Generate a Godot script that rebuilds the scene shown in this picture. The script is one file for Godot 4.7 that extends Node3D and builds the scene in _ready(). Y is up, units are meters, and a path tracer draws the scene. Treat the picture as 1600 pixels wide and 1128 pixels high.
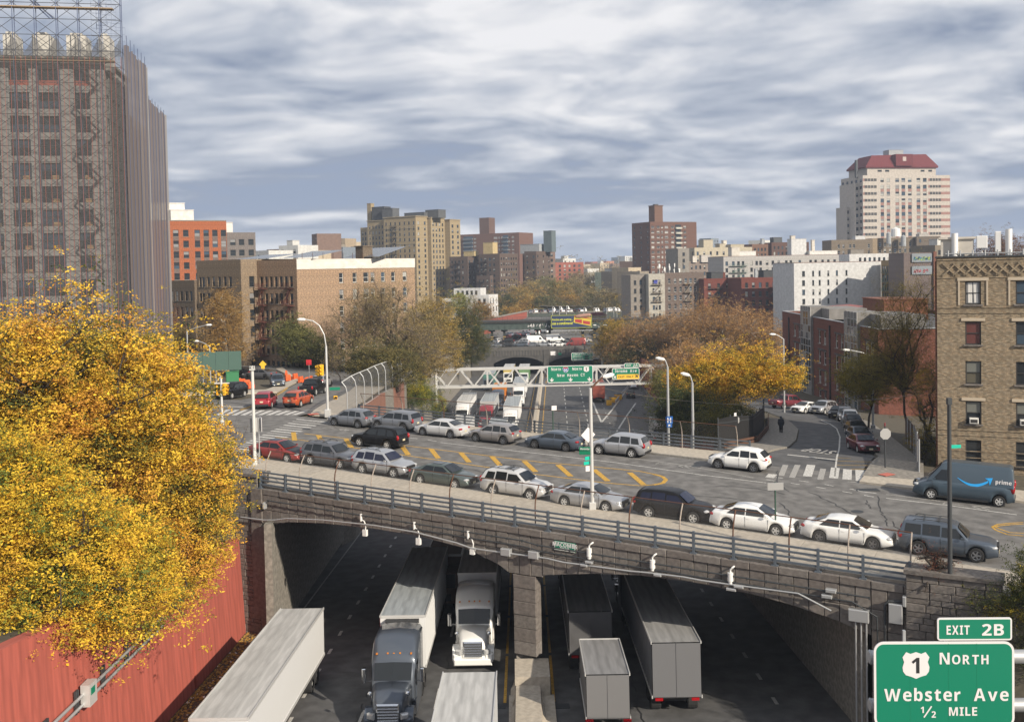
extends Node3D
const F := 1556.0
const UP := Vector3.UP
const O3 := Vector3.ZERO
const I3 := Vector3.ONE
static func PV(a: Array) -> PackedVector2Array: return PackedVector2Array(a)
static func V(x: float, y: float, z: float) -> Vector3: return Vector3(x, y, z)
static func W2(x: float, y: float) -> Vector2: return Vector2(x, y)
static func X3(b := Basis(), o := Vector3.ZERO) -> Transform3D: return Transform3D(b, o)
static func XT(o: Vector3) -> Transform3D: return Transform3D(Basis(), o)
static func K(r: float, g: float, b: float) -> Color: return Color(r, g, b)
var eye := Vector3(0, 15, 0)
var cam_basis := Basis(Vector3.RIGHT, -atan(51.6 / F)) * Basis(Vector3.BACK, -.02)
var rng := RandomNumberGenerator.new()
var M := {}
var T := {}
var taken := {}
# --- sight lines and the lie of the land
func R(u: float, v: float) -> Vector3:
	var d: Vector3 = cam_basis * Vector3((u - 800.0) / F, -(v - 471.6) / F, -1.0)
	return d / -d.z
func at(u: float, v: float, d: float) -> Vector3:
	return eye + R(u, v) * d
func flat(u: float, v: float, y := .0) -> Vector3:
	var r := R(u, v)
	return eye + r * ((y - eye.y) / r.y)
func ex(d: float) -> float:
	return .0103 * (d - 62.0) if d < 119.0 else .587 + .043 * (d - 119.0)
func ey(d: float) -> float:
	var y := maxf(15.0 - 21.2 - .049 * d, 15.0 - 25.2 - .0154 * d)
	return maxf(y, -14.9)
func smin(a: float, b: float, k: float) -> float:
	var h := clampf(.5 + .5 * (b - a) / k, .0, 1.0)
	return lerpf(b, a, h) - k * h * (1.0 - h)
func gy(x: float, d: float) -> float:
	var s := x - ex(d)
	var p := clampf(-.03 * (.883 * x + .469 * (56.0 - d)), -1.0, 1.3)
	var t := (x + 16.676) * .46859 + (d - 66.138) * .88342
	var l := p - smin(.045 * smoothstep(26.0, 40.0, t) * maxf(.0, t - 28.0), 8.0, 1.0)
	var r := p - smin(.08 * smoothstep(26.0, 38.0, t) * maxf(.0, t - 26.0), 7.5, 1.5)
	var y := lerpf(l, r, smoothstep(-6.0, 6.0, s))
	y = lerpf(y, -8.0, smoothstep(215.0, 262.0, d) * (1.0 - smoothstep(60.0, 120.0, absf(s))))
	y = lerpf(y, 6.0, smoothstep(480.0, 1500.0, d))
	return y
func meet(u: float, v: float, on_road := false) -> Vector3:
	var r := R(u, v)
	var lo := 18.0
	var hi := 18.0
	while hi < 1500.0:
		hi *= 1.02
		var p := eye + r * hi
		if p.y < (ey(hi) if on_road else gy(p.x, hi)):
			break
		lo = hi
	for i in 24:
		var m := (lo + hi) * .5
		var p := eye + r * m
		if p.y < (ey(m) if on_road else gy(p.x, m)):
			hi = m
		else:
			lo = m
	return eye + r * hi
func G(u: float, v: float) -> Vector3:
	return meet(u, v)
func E(u: float, v: float) -> Vector3:
	return meet(u, v, true)
func base_at(u: float, d: float) -> Vector3:
	var p := at(u, 420.0, d)
	return Vector3(p.x, gy(p.x, d), -d)
func road(s: float, d: float, up := .0) -> Vector3:
	return Vector3(ex(d) + s, ey(d) + up, -d)
func yaw_of(dir: Vector3) -> float:
	return atan2(-dir.z, dir.x)
# --- mesh collector
class MB:
	var v := PackedVector3Array()
	var n := PackedVector3Array()
	var uv := PackedVector2Array()
	var k := PackedInt32Array()
	func tri(a: Vector3, b: Vector3, c: Vector3):
		var q := (b - a).cross(c - a).normalized()
		var i := v.size()
		v.append_array([a, b, c])
		n.append_array([q, q, q])
		uv.append_array([Vector2(a.x, a.y), Vector2(b.x, b.y), Vector2(c.x, c.y)])
		k.append_array([i, i + 2, i + 1])
	func quad(a: Vector3, b: Vector3, c: Vector3, d: Vector3, s := Rect2(0, 0, 1, 1)):
		var q := (c - a).cross(d - b).normalized()
		var i := v.size()
		v.append_array([a, b, c, d])
		n.append_array([q, q, q, q])
		uv.append_array([s.position, s.position + Vector2(s.size.x, 0), s.end, s.position + Vector2(0, s.size.y)])
		k.append_array([i, i + 2, i + 1, i, i + 3, i + 2])
	func mquad(a: Vector3, b: Vector3, c: Vector3, d: Vector3):
		quad(a, b, c, d, Rect2(0, 0, a.distance_to(b), b.distance_to(c)))
	func box(c: Vector3, s: Vector3, t := Basis()):
		var x := t.x * s.x * .5
		var y := t.y * s.y * .5
		var z := t.z * s.z * .5
		mquad(c - x - y + z, c + x - y + z, c + x + y + z, c - x + y + z)
		mquad(c + x - y - z, c - x - y - z, c - x + y - z, c + x + y - z)
		mquad(c + x - y + z, c + x - y - z, c + x + y - z, c + x + y + z)
		mquad(c - x - y - z, c - x - y + z, c - x + y + z, c - x + y - z)
		mquad(c - x + y + z, c + x + y + z, c + x + y - z, c - x + y - z)
		mquad(c - x - y - z, c + x - y - z, c + x - y + z, c - x - y + z)
	func beam(a: Vector3, b: Vector3, w: float, h: float):
		var x := (b - a)
		var L := x.length()
		if L < 1e-5:
			return
		x /= L
		var side := x.cross(Vector3.UP if absf(x.y) < .98 else Vector3.RIGHT).normalized()
		box((a + b) * .5, Vector3(L, h, w), Basis(x, side.cross(x).normalized(), side))
	func bev(c: Vector3, s: Vector3, e: float, t := Basis()):
		var h := s * .5
		var f := func(px, py, pz): return c + t * Vector3(px, py, pz)
		var o := [f.call(-h.x, -h.y, h.z - e), f.call(h.x, -h.y, h.z - e), f.call(h.x, h.y, h.z - e), f.call(-h.x, h.y, h.z - e)]
		var i := [f.call(-h.x + e, -h.y + e, h.z), f.call(h.x - e, -h.y + e, h.z), f.call(h.x - e, h.y - e, h.z), f.call(-h.x + e, h.y - e, h.z)]
		var b := [f.call(-h.x, -h.y, -h.z), f.call(h.x, -h.y, -h.z), f.call(h.x, h.y, -h.z), f.call(-h.x, h.y, -h.z)]
		mquad(i[0], i[1], i[2], i[3])
		for q in 4:
			var r := (q + 1) % 4
			mquad(o[q], o[r], i[r], i[q])
			mquad(b[q], b[r], o[r], o[q])
	func tube(a: Vector3, b: Vector3, ra: float, rb: float, sides := 6, cap := true):
		var x := b - a
		if x.length() < 1e-5:
			return
		x = x.normalized()
		var p := x.cross(Vector3.UP if absf(x.y) < .9 else Vector3.RIGHT).normalized()
		var q := x.cross(p)
		var i := v.size()
		for j in sides + 1:
			var w := TAU * j / sides
			var o := p * cos(w) + q * sin(w)
			v.append(a + o * ra)
			v.append(b + o * rb)
			n.append(o)
			n.append(o)
			uv.append(Vector2(float(j) / sides, 0))
			uv.append(Vector2(float(j) / sides, a.distance_to(b)))
			if j < sides:
				var m := i + j * 2
				k.append_array([m, m + 1, m + 2, m + 1, m + 3, m + 2])
		if cap:
			for e in 2:
				var cc := a if e == 0 else b
				var nn := -x if e == 0 else x
				var rr := ra if e == 0 else rb
				var m := v.size()
				v.append(cc)
				n.append(nn)
				uv.append(Vector2.ZERO)
				for j in sides + 1:
					var w := TAU * j / sides
					v.append(cc + (p * cos(w) + q * sin(w)) * rr)
					n.append(nn)
					uv.append(Vector2.ZERO)
				for j in sides:
					if e == 0:
						k.append_array([m, m + 1 + j, m + 2 + j])
					else:
						k.append_array([m, m + 2 + j, m + 1 + j])
	func pipe(pts: Array, r: float, sides := 6):
		for i in pts.size() - 1:
			tube(pts[i], pts[i + 1], r, r, sides, true)
	func lathe(prof: Array, c: Vector3, axis: Vector3, sides := 16):
		var p := axis.cross(Vector3.UP if absf(axis.y) < .9 else Vector3.RIGHT).normalized()
		var q := axis.cross(p)
		for i in prof.size() - 1:
			for j in sides:
				var w0 := TAU * j / sides
				var w1 := TAU * (j + 1) / sides
				var o0 := p * cos(w0) + q * sin(w0)
				var o1 := p * cos(w1) + q * sin(w1)
				var a: Vector3 = c + axis * prof[i][0] + o0 * prof[i][1]
				var b: Vector3 = c + axis * prof[i][0] + o1 * prof[i][1]
				var e: Vector3 = c + axis * prof[i + 1][0] + o1 * prof[i + 1][1]
				var f: Vector3 = c + axis * prof[i + 1][0] + o0 * prof[i + 1][1]
				quad(a, b, e, f)
	func prism(poly: PackedVector2Array, x: Transform3D, depth: float):
		var t := Geometry2D.triangulate_polygon(poly)
		for i in range(0, t.size(), 3):
			var a := poly[t[i]]
			var b := poly[t[i + 1]]
			var c := poly[t[i + 2]]
			if (b - a).cross(c - a) < .0:
				var h := b
				b = c
				c = h
			tri(x * Vector3(a.x, a.y, 0), x * Vector3(b.x, b.y, 0), x * Vector3(c.x, c.y, 0))
			tri(x * Vector3(a.x, a.y, -depth), x * Vector3(c.x, c.y, -depth), x * Vector3(b.x, b.y, -depth))
		for i in poly.size():
			var a := poly[i]
			var b := poly[(i + 1) % poly.size()]
			mquad(x * Vector3(a.x, a.y, -depth), x * Vector3(b.x, b.y, -depth), x * Vector3(b.x, b.y, 0), x * Vector3(a.x, a.y, 0))
	func add_to(m: ArrayMesh):
		if v.is_empty():
			return
		var a := []
		a.resize(Mesh.ARRAY_MAX)
		a[Mesh.ARRAY_VERTEX] = v
		a[Mesh.ARRAY_NORMAL] = n
		a[Mesh.ARRAY_TEX_UV] = uv
		a[Mesh.ARRAY_INDEX] = k
		m.add_surface_from_arrays(Mesh.PRIMITIVE_TRIANGLES, a)
	func mesh() -> ArrayMesh:
		var m := ArrayMesh.new()
		add_to(m)
		return m
	func smooth(from := 0):
		var at := {}
		for i in range(from, v.size()):
			var q := v[i].snapped(Vector3.ONE * .002)
			at[q] = at.get(q, Vector3.ZERO) + n[i]
		for i in range(from, v.size()):
			var s: Vector3 = at[v[i].snapped(Vector3.ONE * .002)].normalized()
			if s.dot(n[i]) > .55:
				n[i] = s
func merged(list: Array) -> ArrayMesh:
	var m := ArrayMesh.new()
	for b in list:
		b.add_to(m)
	return m
# --- nodes
func numbered(parent: Node, called: String) -> String:
	var key := str(parent.get_instance_id()) + called
	var c: int = taken.get(key, 0)
	taken[key] = c + 1
	return called if c == 0 else "%s_%03d" % [called, c]
func put(parent: Node, called: String, given, mats, xf := Transform3D()) -> MeshInstance3D:
	var o := MeshInstance3D.new()
	var mesh: Mesh = given if given is Mesh else given.mesh()
	o.mesh = mesh
	o.transform = xf
	if mats is Array:
		for i in mini(mats.size(), mesh.get_surface_count()):
			o.set_surface_override_material(i, mats[i])
	else:
		o.material_override = mats
	o.name = numbered(parent, called)
	parent.add_child(o, true)
	return o
func pbox(o: Node, called: String, mat, c: Vector3, s: Vector3, t := Basis()) -> MeshInstance3D:
	var mb := MB.new()
	mb.box(c, s, t)
	return put(o, called, mb.mesh(), mat)
func pbev(o: Node, called: String, mat, c: Vector3, s: Vector3, e: float, t := Basis()) -> MeshInstance3D:
	var mb := MB.new()
	mb.bev(c, s, e, t)
	return put(o, called, mb.mesh(), mat)
func pbeam(o: Node, called: String, mat, a: Vector3, b: Vector3, w: float, h: float) -> MeshInstance3D:
	var mb := MB.new()
	mb.beam(a, b, w, h)
	return put(o, called, mb.mesh(), mat)
func ptube(o: Node, called: String, mat, a: Vector3, b: Vector3, ra: float, rb: float, sides := 6) -> MeshInstance3D:
	var mb := MB.new()
	mb.tube(a, b, ra, rb, sides)
	return put(o, called, mb.mesh(), mat)
func tag(o: Node, label: String, category: String, group := "", kind := ""):
	if label:
		o.set_meta("label", label)
	if category:
		o.set_meta("category", category)
	if group:
		o.set_meta("group", group)
	if kind:
		o.set_meta("kind", kind)
func thing(called: String, label: String, category: String, pos := Vector3.ZERO, yaw := .0, group := "") -> Node3D:
	var o := Node3D.new()
	o.name = numbered(self, called)
	o.position = pos
	o.rotation.y = yaw
	add_child(o, true)
	tag(o, label, category, group)
	return o
func setting(called: String, mesh: Mesh, mat) -> MeshInstance3D:
	var o := put(self, called, mesh, mat)
	o.set_meta("kind", "structure")
	return o
func copy_of(o: Node3D, label: String, pos: Vector3, yaw: float, group := "") -> Node3D:
	var c: Node3D = o.duplicate()
	c.name = numbered(self, str(o.name).rstrip("0123456789").rstrip("_"))
	c.position = pos
	c.rotation.y = yaw
	add_child(c, true)
	c.set_meta("label", label)
	if group:
		c.set_meta("group", group)
	return c
func text_mesh(s: String, h: float, bold := true, depth := .01) -> Mesh:
	var f := SystemFont.new()
	f.font_names = PackedStringArray(["Droid Sans"])
	f.font_weight = 700 if bold else 400
	var t := TextMesh.new()
	t.font = f
	t.text = s
	t.font_size = 64
	t.pixel_size = h / 46.0
	t.depth = depth
	t.curve_step = 2.0
	return t
func letters(parent: Node, s: String, h: float, mat, pos: Vector3, bold := true, stretch := 1.0, yaw := .0, called := "lettering") -> MeshInstance3D:
	return put(parent, called, text_mesh(s, h, bold), mat, Transform3D(Basis(Vector3.UP, yaw).scaled_local(Vector3(stretch, 1, 1)), pos))
# --- materials
func mk(key: String, c: Color, rough := .85, metal := .0) -> StandardMaterial3D:
	if M.has(key):
		return M[key]
	var m := StandardMaterial3D.new()
	m.resource_name = key
	m.albedo_color = c.linear_to_srgb()
	m.roughness = rough
	m.metallic = metal
	M[key] = m
	return m
func grain(m: StandardMaterial3D, tex: String, scale: float, world := true) -> StandardMaterial3D:
	m.albedo_texture = T[tex]
	m.uv1_triplanar = true
	m.uv1_world_triplanar = world
	m.uv1_scale = Vector3.ONE * scale
	return m
func bump(m: StandardMaterial3D, tex: String, depth_cm: float) -> StandardMaterial3D:
	m.heightmap_enabled = true
	m.heightmap_texture = T[tex]
	m.heightmap_scale = depth_cm
	return m
func by_uv(m: StandardMaterial3D, tex: String, per_metre: float) -> StandardMaterial3D:
	m.albedo_texture = T[tex]
	m.uv1_scale = Vector3(per_metre, per_metre, 1)
	return m
func noise_tex(seed_: int, freq: float, oct: int, lo: float, hi: float, size := 512, kind := FastNoiseLite.TYPE_SIMPLEX_SMOOTH, contrast := 1.0) -> ImageTexture:
	var f := FastNoiseLite.new()
	f.seed = seed_
	f.noise_type = kind
	f.frequency = freq
	f.fractal_octaves = oct
	var g := f.get_seamless_image(size, size)
	var im := Image.create(size, size, false, Image.FORMAT_RGB8)
	for y in size:
		for x in size:
			var t := clampf((g.get_pixel(x, y).r - .5) * contrast + .5, .0, 1.0)
			var l := lerpf(lo, hi, t)
			im.set_pixel(x, y, Color(l, l, l))
	return ImageTexture.create_from_image(im)
func make_textures():
	T.fine = noise_tex(3, .06, 5, .72, 1.0)
	T.blotch = noise_tex(5, .012, 6, .74, 1.0, 512, FastNoiseLite.TYPE_SIMPLEX_SMOOTH, 1.2)
	T.pits = noise_tex(9, .11, 4, .35, 1.0, 256)
	T.cloudy = noise_tex(12, .012, 5, .84, 1.0, 512)
	var r := RandomNumberGenerator.new()
	r.seed = 77
	var im := noise_tex(21, .008, 5, .74, 1.0, 1024, FastNoiseLite.TYPE_SIMPLEX_SMOOTH, 1.3).get_image()
	for i in 240000:
		var x := r.randi() % 1024
		var y := r.randi() % 1024
		var c := im.get_pixel(x, y)
		im.set_pixel(x, y, c * r.randf_range(.8, 1.14))
	T.asphalt = ImageTexture.create_from_image(im)
	im = Image.create(512, 512, false, Image.FORMAT_RGB8)
	im.fill(Color(.8, .8, .8))
	for row in 24:
		for c in 9:
			var l := r.randf_range(.74, 1.0)
			var w := r.randf_range(.95, 1.0)
			var x0 := c * 64 + (32 if row % 2 else 0) + 2
			var y0 := int(row * 21.333)
			for part in 2:
				im.fill_rect(Rect2i(x0 - part * 512, y0 + 2, 60, 18), Color(l, l * w, l * w * w))
	T.brick = ImageTexture.create_from_image(im)
	var wide := noise_tex(31, .02, 4, .8, 1.0, 256)
	T.wide = wide
	im = Image.create(256, 256, false, Image.FORMAT_RGB8)
	var f := FastNoiseLite.new()
	f.seed = 8
	f.frequency = .03
	f.fractal_octaves = 4
	for y in 256:
		for x in 256:
			var w := TAU * x / 256.0
			var l := .92 + .16 * f.get_noise_3d(cos(w) * 60.0, sin(w) * 60.0, sin(TAU * y / 256.0) * 9.0)
			im.set_pixel(x, y, Color(l, l, l))
	T.stain = ImageTexture.create_from_image(im)
# ================================================================ the scene
func _ready():
	rng.seed = 4711
	var c := Camera3D.new()
	c.name = "camera"
	c.projection = Camera3D.PROJECTION_FRUSTUM
	c.near = .5
	c.far = 6000.0
	c.size = .5 * 1128.0 / F
	c.frustum_offset = W2(0, -.5 * (564.0 - 471.6) / F)
	c.transform = X3(cam_basis, eye)
	add_child(c)
	c.current = true
	var e := Environment.new()
	e.background_mode = Environment.BG_SKY
	var sky := Sky.new()
	var sm := PanoramaSkyMaterial.new()
	sm.panorama = make_sky()
	sky.sky_material = sm
	e.sky = sky
	e.background_energy_multiplier = .86
	e.tonemap_mode = Environment.TONE_MAPPER_LINEAR
	e.tonemap_exposure = 1.26
	e.sdfgi_enabled = true
	e.ssao_enabled = true
	e.ssil_enabled = true
	e.fog_enabled = true
	e.fog_density = .00022
	e.fog_light_color = K(.80, .86, .95)
	var we := WorldEnvironment.new()
	we.name = "world"
	we.environment = e
	add_child(we)
	var sun := DirectionalLight3D.new()
	sun.name = "sun"
	sun.light_energy = 1.6
	sun.light_color = K(1.0, .95, .87)
	sun.light_angular_distance = .7
	sun.shadow_enabled = true
	var el := deg_to_rad(28.0)
	var az := deg_to_rad(47.0)
	sun.basis = Basis.looking_at(V(-cos(el) * cos(az), -sin(el), -cos(el) * sin(az)))
	add_child(sun)
	make_textures()
	make_materials()
	build_land()
	build_bridge()
	build_walls()
	build_markings()
	build_near_buildings()
	build_far_buildings()
	build_far_crossing()
	build_signs()
	build_furniture()
	build_cars()
	build_trucks()
	build_people()
	build_trees()
func make_sky() -> ImageTexture:
	var W := 4096
	var H := 2048
	var im := Image.create(W, H, false, Image.FORMAT_RGB8)
	var a := FastNoiseLite.new()
	a.seed = 14
	a.noise_type = FastNoiseLite.TYPE_SIMPLEX_SMOOTH
	a.frequency = 1.0
	a.fractal_octaves = 5
	a.fractal_gain = .52
	var b := FastNoiseLite.new()
	b.seed = 91
	b.frequency = 1.0
	b.fractal_octaves = 3
	var shade := func(x: int, y: int) -> Color:
		var az := (x + .5) / W * TAU
		var s := sin((.5 - (y + .5) / H) * PI)
		if s <= .0:
			return K(.36, .36, .37).linear_to_srgb()
		var g := 1.0 / (s + .30)
		var p := V(sin(az) * g, cos(az) * g, log(s + .055) * 1.25)
		var w := b.get_noise_3dv(p * .9 + V(31, 5, 11))
		var q := p + V(.25 * w, 0, .16 * w)
		var n := a.get_noise_3dv(q * V(.62, .62, 1.15))
		var up := a.get_noise_3dv(q * V(.62, .62, 1.15) + V(0, 0, .16))
		var m := b.get_noise_3dv(p * V(.28, .28, .5) + V(2, 7, 3))
		var puff := a.get_noise_3dv(q * V(2.2, 2.2, 3.6) + V(9, 4, 2))
		var wisp := a.get_noise_3dv(q * V(6.5, 6.5, 9.0))
		var t := .41 + .42 * m + .50 * n + .66 * (n - up) + .50 * puff + .28 * wisp
		t += .22 * smoothstep(.14, .27, s) - .20 * smoothstep(.22, .15, s) * smoothstep(.05, .10, s) + .10 * smoothstep(.09, .03, s)
		t = clampf(t, .0, 1.0)
		var dark := K(.20, .255, .37)
		var mid := K(.47, .51, .59)
		var bright := K(.82, .82, .84)
		var c: Color = dark.lerp(mid, t * 2.0) if t < .5 else mid.lerp(bright, t * 2.0 - 1.0)
		return c.linear_to_srgb()
	var half := H / 2
	for y in range(0, half, 4):
		for x in range(0, W, 4):
			if y >= 640 and (x < 480 or x > W - 480):
				for j in 4:
					for i in 4:
						im.set_pixel(x + i, y + j, shade.call(x + i, y + j))
			else:
				im.fill_rect(Rect2i(x, y, 4, 4), shade.call(x + 2, y + 2))
	im.fill_rect(Rect2i(0, half, W, half), shade.call(0, H - 1))
	return ImageTexture.create_from_image(im)
func make_materials():
	grain(mk("soil", K(.105, .09, .062), 1.0), "blotch", .25)
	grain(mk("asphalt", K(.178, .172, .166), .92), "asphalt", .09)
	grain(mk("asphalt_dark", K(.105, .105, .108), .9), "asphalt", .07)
	bump(grain(mk("concrete", K(.46, .41, .34), .9), "cloudy", .4), "pits", .2)
	grain(mk("concrete_old", K(.27, .25, .22), .95), "blotch", .4)
	grain(mk("kerb_stone", K(.30, .285, .26), .9), "blotch", .6)
	bump(grain(mk("stone_brown", K(.185, .162, .148), .95), "blotch", .55), "pits", 1.2)
	bump(grain(mk("stone_grey", K(.19, .17, .155), .95), "blotch", .7), "pits", 1.2)
	bump(grain(mk("stone_pale", K(.22, .198, .182), .95), "blotch", .6), "pits", 1.2)
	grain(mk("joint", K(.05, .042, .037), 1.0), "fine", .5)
	bump(grain(mk("red_paint", K(.44, .105, .075), .9), "stain", .22), "pits", .25)
	grain(mk("white_line", K(.62, .61, .58), .8), "blotch", .8)
	grain(mk("white_worn", K(.40, .39, .37), .85), "blotch", 1.3)
	grain(mk("yellow_line", K(.62, .36, .05), .8), "blotch", .8)
	grain(mk("yellow_worn", K(.40, .26, .07), .85), "blotch", 1.3)
	mk("tar", K(.02, .02, .021), .6)
	mk("steel_blue", K(.105, .125, .15), .55, .3)
	mk("steel_dark", K(.05, .055, .06), .6, .3)
	grain(mk("rust", K(.13, .06, .035), .9), "blotch", 1.5)
	grain(mk("rusty_white", K(.42, .36, .31), .8), "blotch", 2.0)
	mk("galvanised", K(.42, .43, .44), .5, .5)
	mk("aluminium", K(.60, .60, .59), .45, .4)
	mk("white_metal", K(.68, .68, .67), .5)
	mk("black_metal", K(.018, .018, .019), .6)
	mk("sign_green", K(.0, .175, .10), .5)
	mk("sign_white", K(.66, .645, .65), .5)
	mk("sign_yellow", K(.75, .47, .04), .5)
	mk("sign_blue", K(.01, .10, .36), .5)
	mk("sign_red", K(.5, .02, .03), .5)
	mk("sign_back", K(.36, .36, .36), .55, .5)
	mk("signal_yellow", K(.70, .38, .015), .5)
	mk("rubber", K(.018, .018, .019), .9)
	mk("orange_plastic", K(.68, .11, .025), .6)
	mk("roof_grey", K(.30, .31, .33), .9)
	grain(mk("roof_dark", K(.12, .12, .125), .95), "blotch", .2)
	mk("chrome", K(.75, .76, .78), .15, 1.0)
	mk("sidewalk_red", K(.42, .12, .09), .9)
	mk("pane", K(.022, .026, .031), .08)
	mk("pane_blue", K(.045, .07, .10), .08)
	mk("pane_blind", K(.34, .34, .32), .35)
	mk("pane_curtain", K(.20, .20, .205), .3)
	mk("car_glass", K(.014, .017, .02), .05)
	mk("frame_dark", K(.035, .033, .032), .6)
	mk("frame_white", K(.62, .61, .58), .6)
	var mesh_m := mk("wire_mesh", K(.22, .21, .20), .8)
	mesh_m.transparency = BaseMaterial3D.TRANSPARENCY_ALPHA
	mesh_m.albedo_color.a = .09
func paint(key: String, c: Color, flake := .25) -> StandardMaterial3D:
	if M.has(key):
		return M[key]
	var m := mk(key, c, .35, flake)
	m.clearcoat_enabled = true
	m.clearcoat = .5
	m.clearcoat_roughness = .06
	return m
func brick(key: String, c: Color) -> StandardMaterial3D:
	if M.has(key):
		return M[key]
	var m := mk(key, c, .95)
	by_uv(m, "brick", 1.0 / 1.8)
	m.detail_enabled = true
	m.detail_albedo = T.wide
	m.detail_blend_mode = BaseMaterial3D.BLEND_MODE_MUL
	m.detail_uv_layer = BaseMaterial3D.DETAIL_UV_1
	return m
func plain(key: String, c: Color, rough := .95) -> StandardMaterial3D:
	if M.has(key):
		return M[key]
	return grain(mk(key, c, rough), "cloudy", .12)
# ================================================================ land, roads, bridge
var BA := V(-16.676, .684, -66.138)
var bx := V(.88342, 0, .46859)
var bz := V(.46859, 0, -.88342)
var face_turn := Basis(bx, UP, -bz)
func B(s: float, t: float, lift := .0) -> Vector3:
	var p := BA + bx * s + bz * t
	p.y = gy(p.x, -p.z) + lift
	return p
func Bf(s: float, y: float, t := .0) -> Vector3:
	var p := BA + bx * s + bz * t
	return V(p.x, y, p.z)
func wr(d: float) -> float:
	if d < 95.0:
		return 19.5
	return lerpf(19.5, 25.5, smoothstep(95.0, 190.0, d)) - 4.0 * smoothstep(230.0, 300.0, d)
func wl(d: float) -> float:
	return -18.85 + 2.65 * smoothstep(88.0, 96.0, d) * (1.0 - smoothstep(130.0, 160.0, d))
func left_top(d: float) -> float:
	if d < 72.0:
		return lerpf(2.4, -3.6, clampf((d - 28.0) / 44.0, .0, 1.0))
	return gy(ex(d) + wl(d), d) - lerpf(1.6, .35, smoothstep(70.0, 95.0, d))
func right_top(d: float) -> float:
	if d < 46.0:
		return -2.5
	return gy(ex(d) + wr(d), d) - .6
func build_land():
	var mb := MB.new()
	var rows := []
	var d := -60.0
	while d < 4200.0:
		rows.append(d)
		d += 3.0 if d < 130.0 else 6.0 if d < 420.0 else 40.0 if d < 1000.0 else 300.0
	var pts := []
	for r in rows:
		var line := []
		var w := wr(r)
		var open: bool = r < 352.0
		for s in [-3000.0, -1200.0, -600.0, -300.0, -160.0, -90.0, -60.0, -45.0, -36.0, -29.0, -24.0, wl(r) - .45, wl(r), w - .1, w + .35, w + 5.0, w + 11.0, w + 20.0, w + 34.0, w + 55.0, w + 90.0, 300.0, 600.0, 1200.0, 3000.0]:
			var x: float = ex(r) + s
			var y := gy(x, r) - .03
			if open:
				if s == wl(r) or s == w - .1:
					y = ey(r) - .12
				elif s == wl(r) - .45:
					y = left_top(r) - .1
				elif s == w + .35:
					y = right_top(r) - .1
				elif s < -19.3 and s > -45.0 and r < 64.0:
					y = lerpf(left_top(r), y, clampf((-19.3 - s) / 20.0, .0, 1.0))
				elif s > w and s < 45.0 and r < 40.0:
					y = lerpf(right_top(r), y, clampf((s - w) / 14.0, .0, 1.0))
			line.append(V(x, y, -r))
		pts.append(line)
	for i in rows.size() - 1:
		for j in 24:
			mb.mquad(pts[i][j], pts[i][j + 1], pts[i + 1][j + 1], pts[i + 1][j])
	setting("ground", mb.mesh(), M.soil)
	mb = MB.new()
	d = 8.0
	while d < 350.0:
		var e := d + 4.0
		mb.mquad(road(wl(d) + .05, d), road(wr(d) - .05, d), road(wr(e) - .05, e), road(wl(e) + .05, e))
		d = e
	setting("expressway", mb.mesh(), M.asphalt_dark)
	mb = MB.new()
	var s := -60.0
	while s < 64.0:
		for t in [[-9.0 if s < -4.0 else 3.7, 3.7], [3.7, 9.0], [9.0, 15.0], [15.0, 20.0], [20.0, 24.5], [24.5, 31.0 if (s < -18.0 or (s > 27.0 and s < 35.0)) else 24.5]]:
			if t[1] > t[0]:
				mb.mquad(B(s, t[0], .02), B(s + 2.0, t[0], .02), B(s + 2.0, t[1], .02), B(s, t[1], .02))
		s += 2.0
	setting("street", mb.mesh(), M.asphalt)
	strip("street", [[-40, 30], [-31, 30], [-34, 40], [-44, 56], [-64, 74], [-100, 90]], [[-18.4, 27.2], [-22, 35], [-28, 46], [-38, 62], [-60, 86], [-96, 110]], .03, M.asphalt)
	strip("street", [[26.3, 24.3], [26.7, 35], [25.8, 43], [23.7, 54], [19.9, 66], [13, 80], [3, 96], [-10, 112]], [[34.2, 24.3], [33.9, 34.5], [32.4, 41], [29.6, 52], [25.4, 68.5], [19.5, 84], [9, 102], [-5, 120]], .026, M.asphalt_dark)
	var near_walk := Node3D.new()
	near_walk.name = "pavement"
	add_child(near_walk)
	near_walk.set_meta("kind", "structure")
	var s0 := -7.5
	while s0 < 50.0:
		for row in 3:
			slab(near_walk, s0, s0 + 1.88, .2, near_kerb(s0) - .02, row / 3.0, (row + 1) / 3.0)
		s0 += 1.9
	kerb(near_walk, -7.5, 50.0, near_kerb)
	var far_walk := Node3D.new()
	far_walk.name = "pavement_001"
	add_child(far_walk)
	far_walk.set_meta("kind", "structure")
	s0 = -15.0
	while s0 < 26.0:
		slab(far_walk, s0, s0 + 1.97, far_kerb(s0) + .2, 27.3, .0, 1.0)
		s0 += 2.0
	kerb(far_walk, -16.5, 26.2, far_kerb)
	strip("pavement", [[-17.0, 25.2], [-18.4, 27.5], [-22, 35], [-28, 46], [-38, 62]], [[-14.9, 25.7], [-14.3, 27.5], [-18.9, 36], [-24.2, 46], [-32.8, 62]], .15, M.concrete)
	strip("pavement", [[22.4, 27.4], [23.5, 34], [22.4, 43], [20.4, 54], [17.4, 66]], [[26.1, 24.8], [26.6, 35], [25.7, 43], [23.6, 54], [19.8, 66]], .14, M.concrete_old)
	strip("pavement", [[34.5, 23.6], [34.2, 34.5], [30.3, 50], [25.7, 68.5], [19.8, 84]], [[38.6, 23.6], [37.5, 34.5], [33.5, 51], [28.6, 70], [22.5, 86]], .15, M.concrete_old)
	strip("pavement", [[34.6, 21.6], [38, 21.2], [50, 20.6], [66, 20]], [[34.6, 23.6], [38.6, 24.2], [50, 24.2], [66, 24]], .16, M.concrete)
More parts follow.
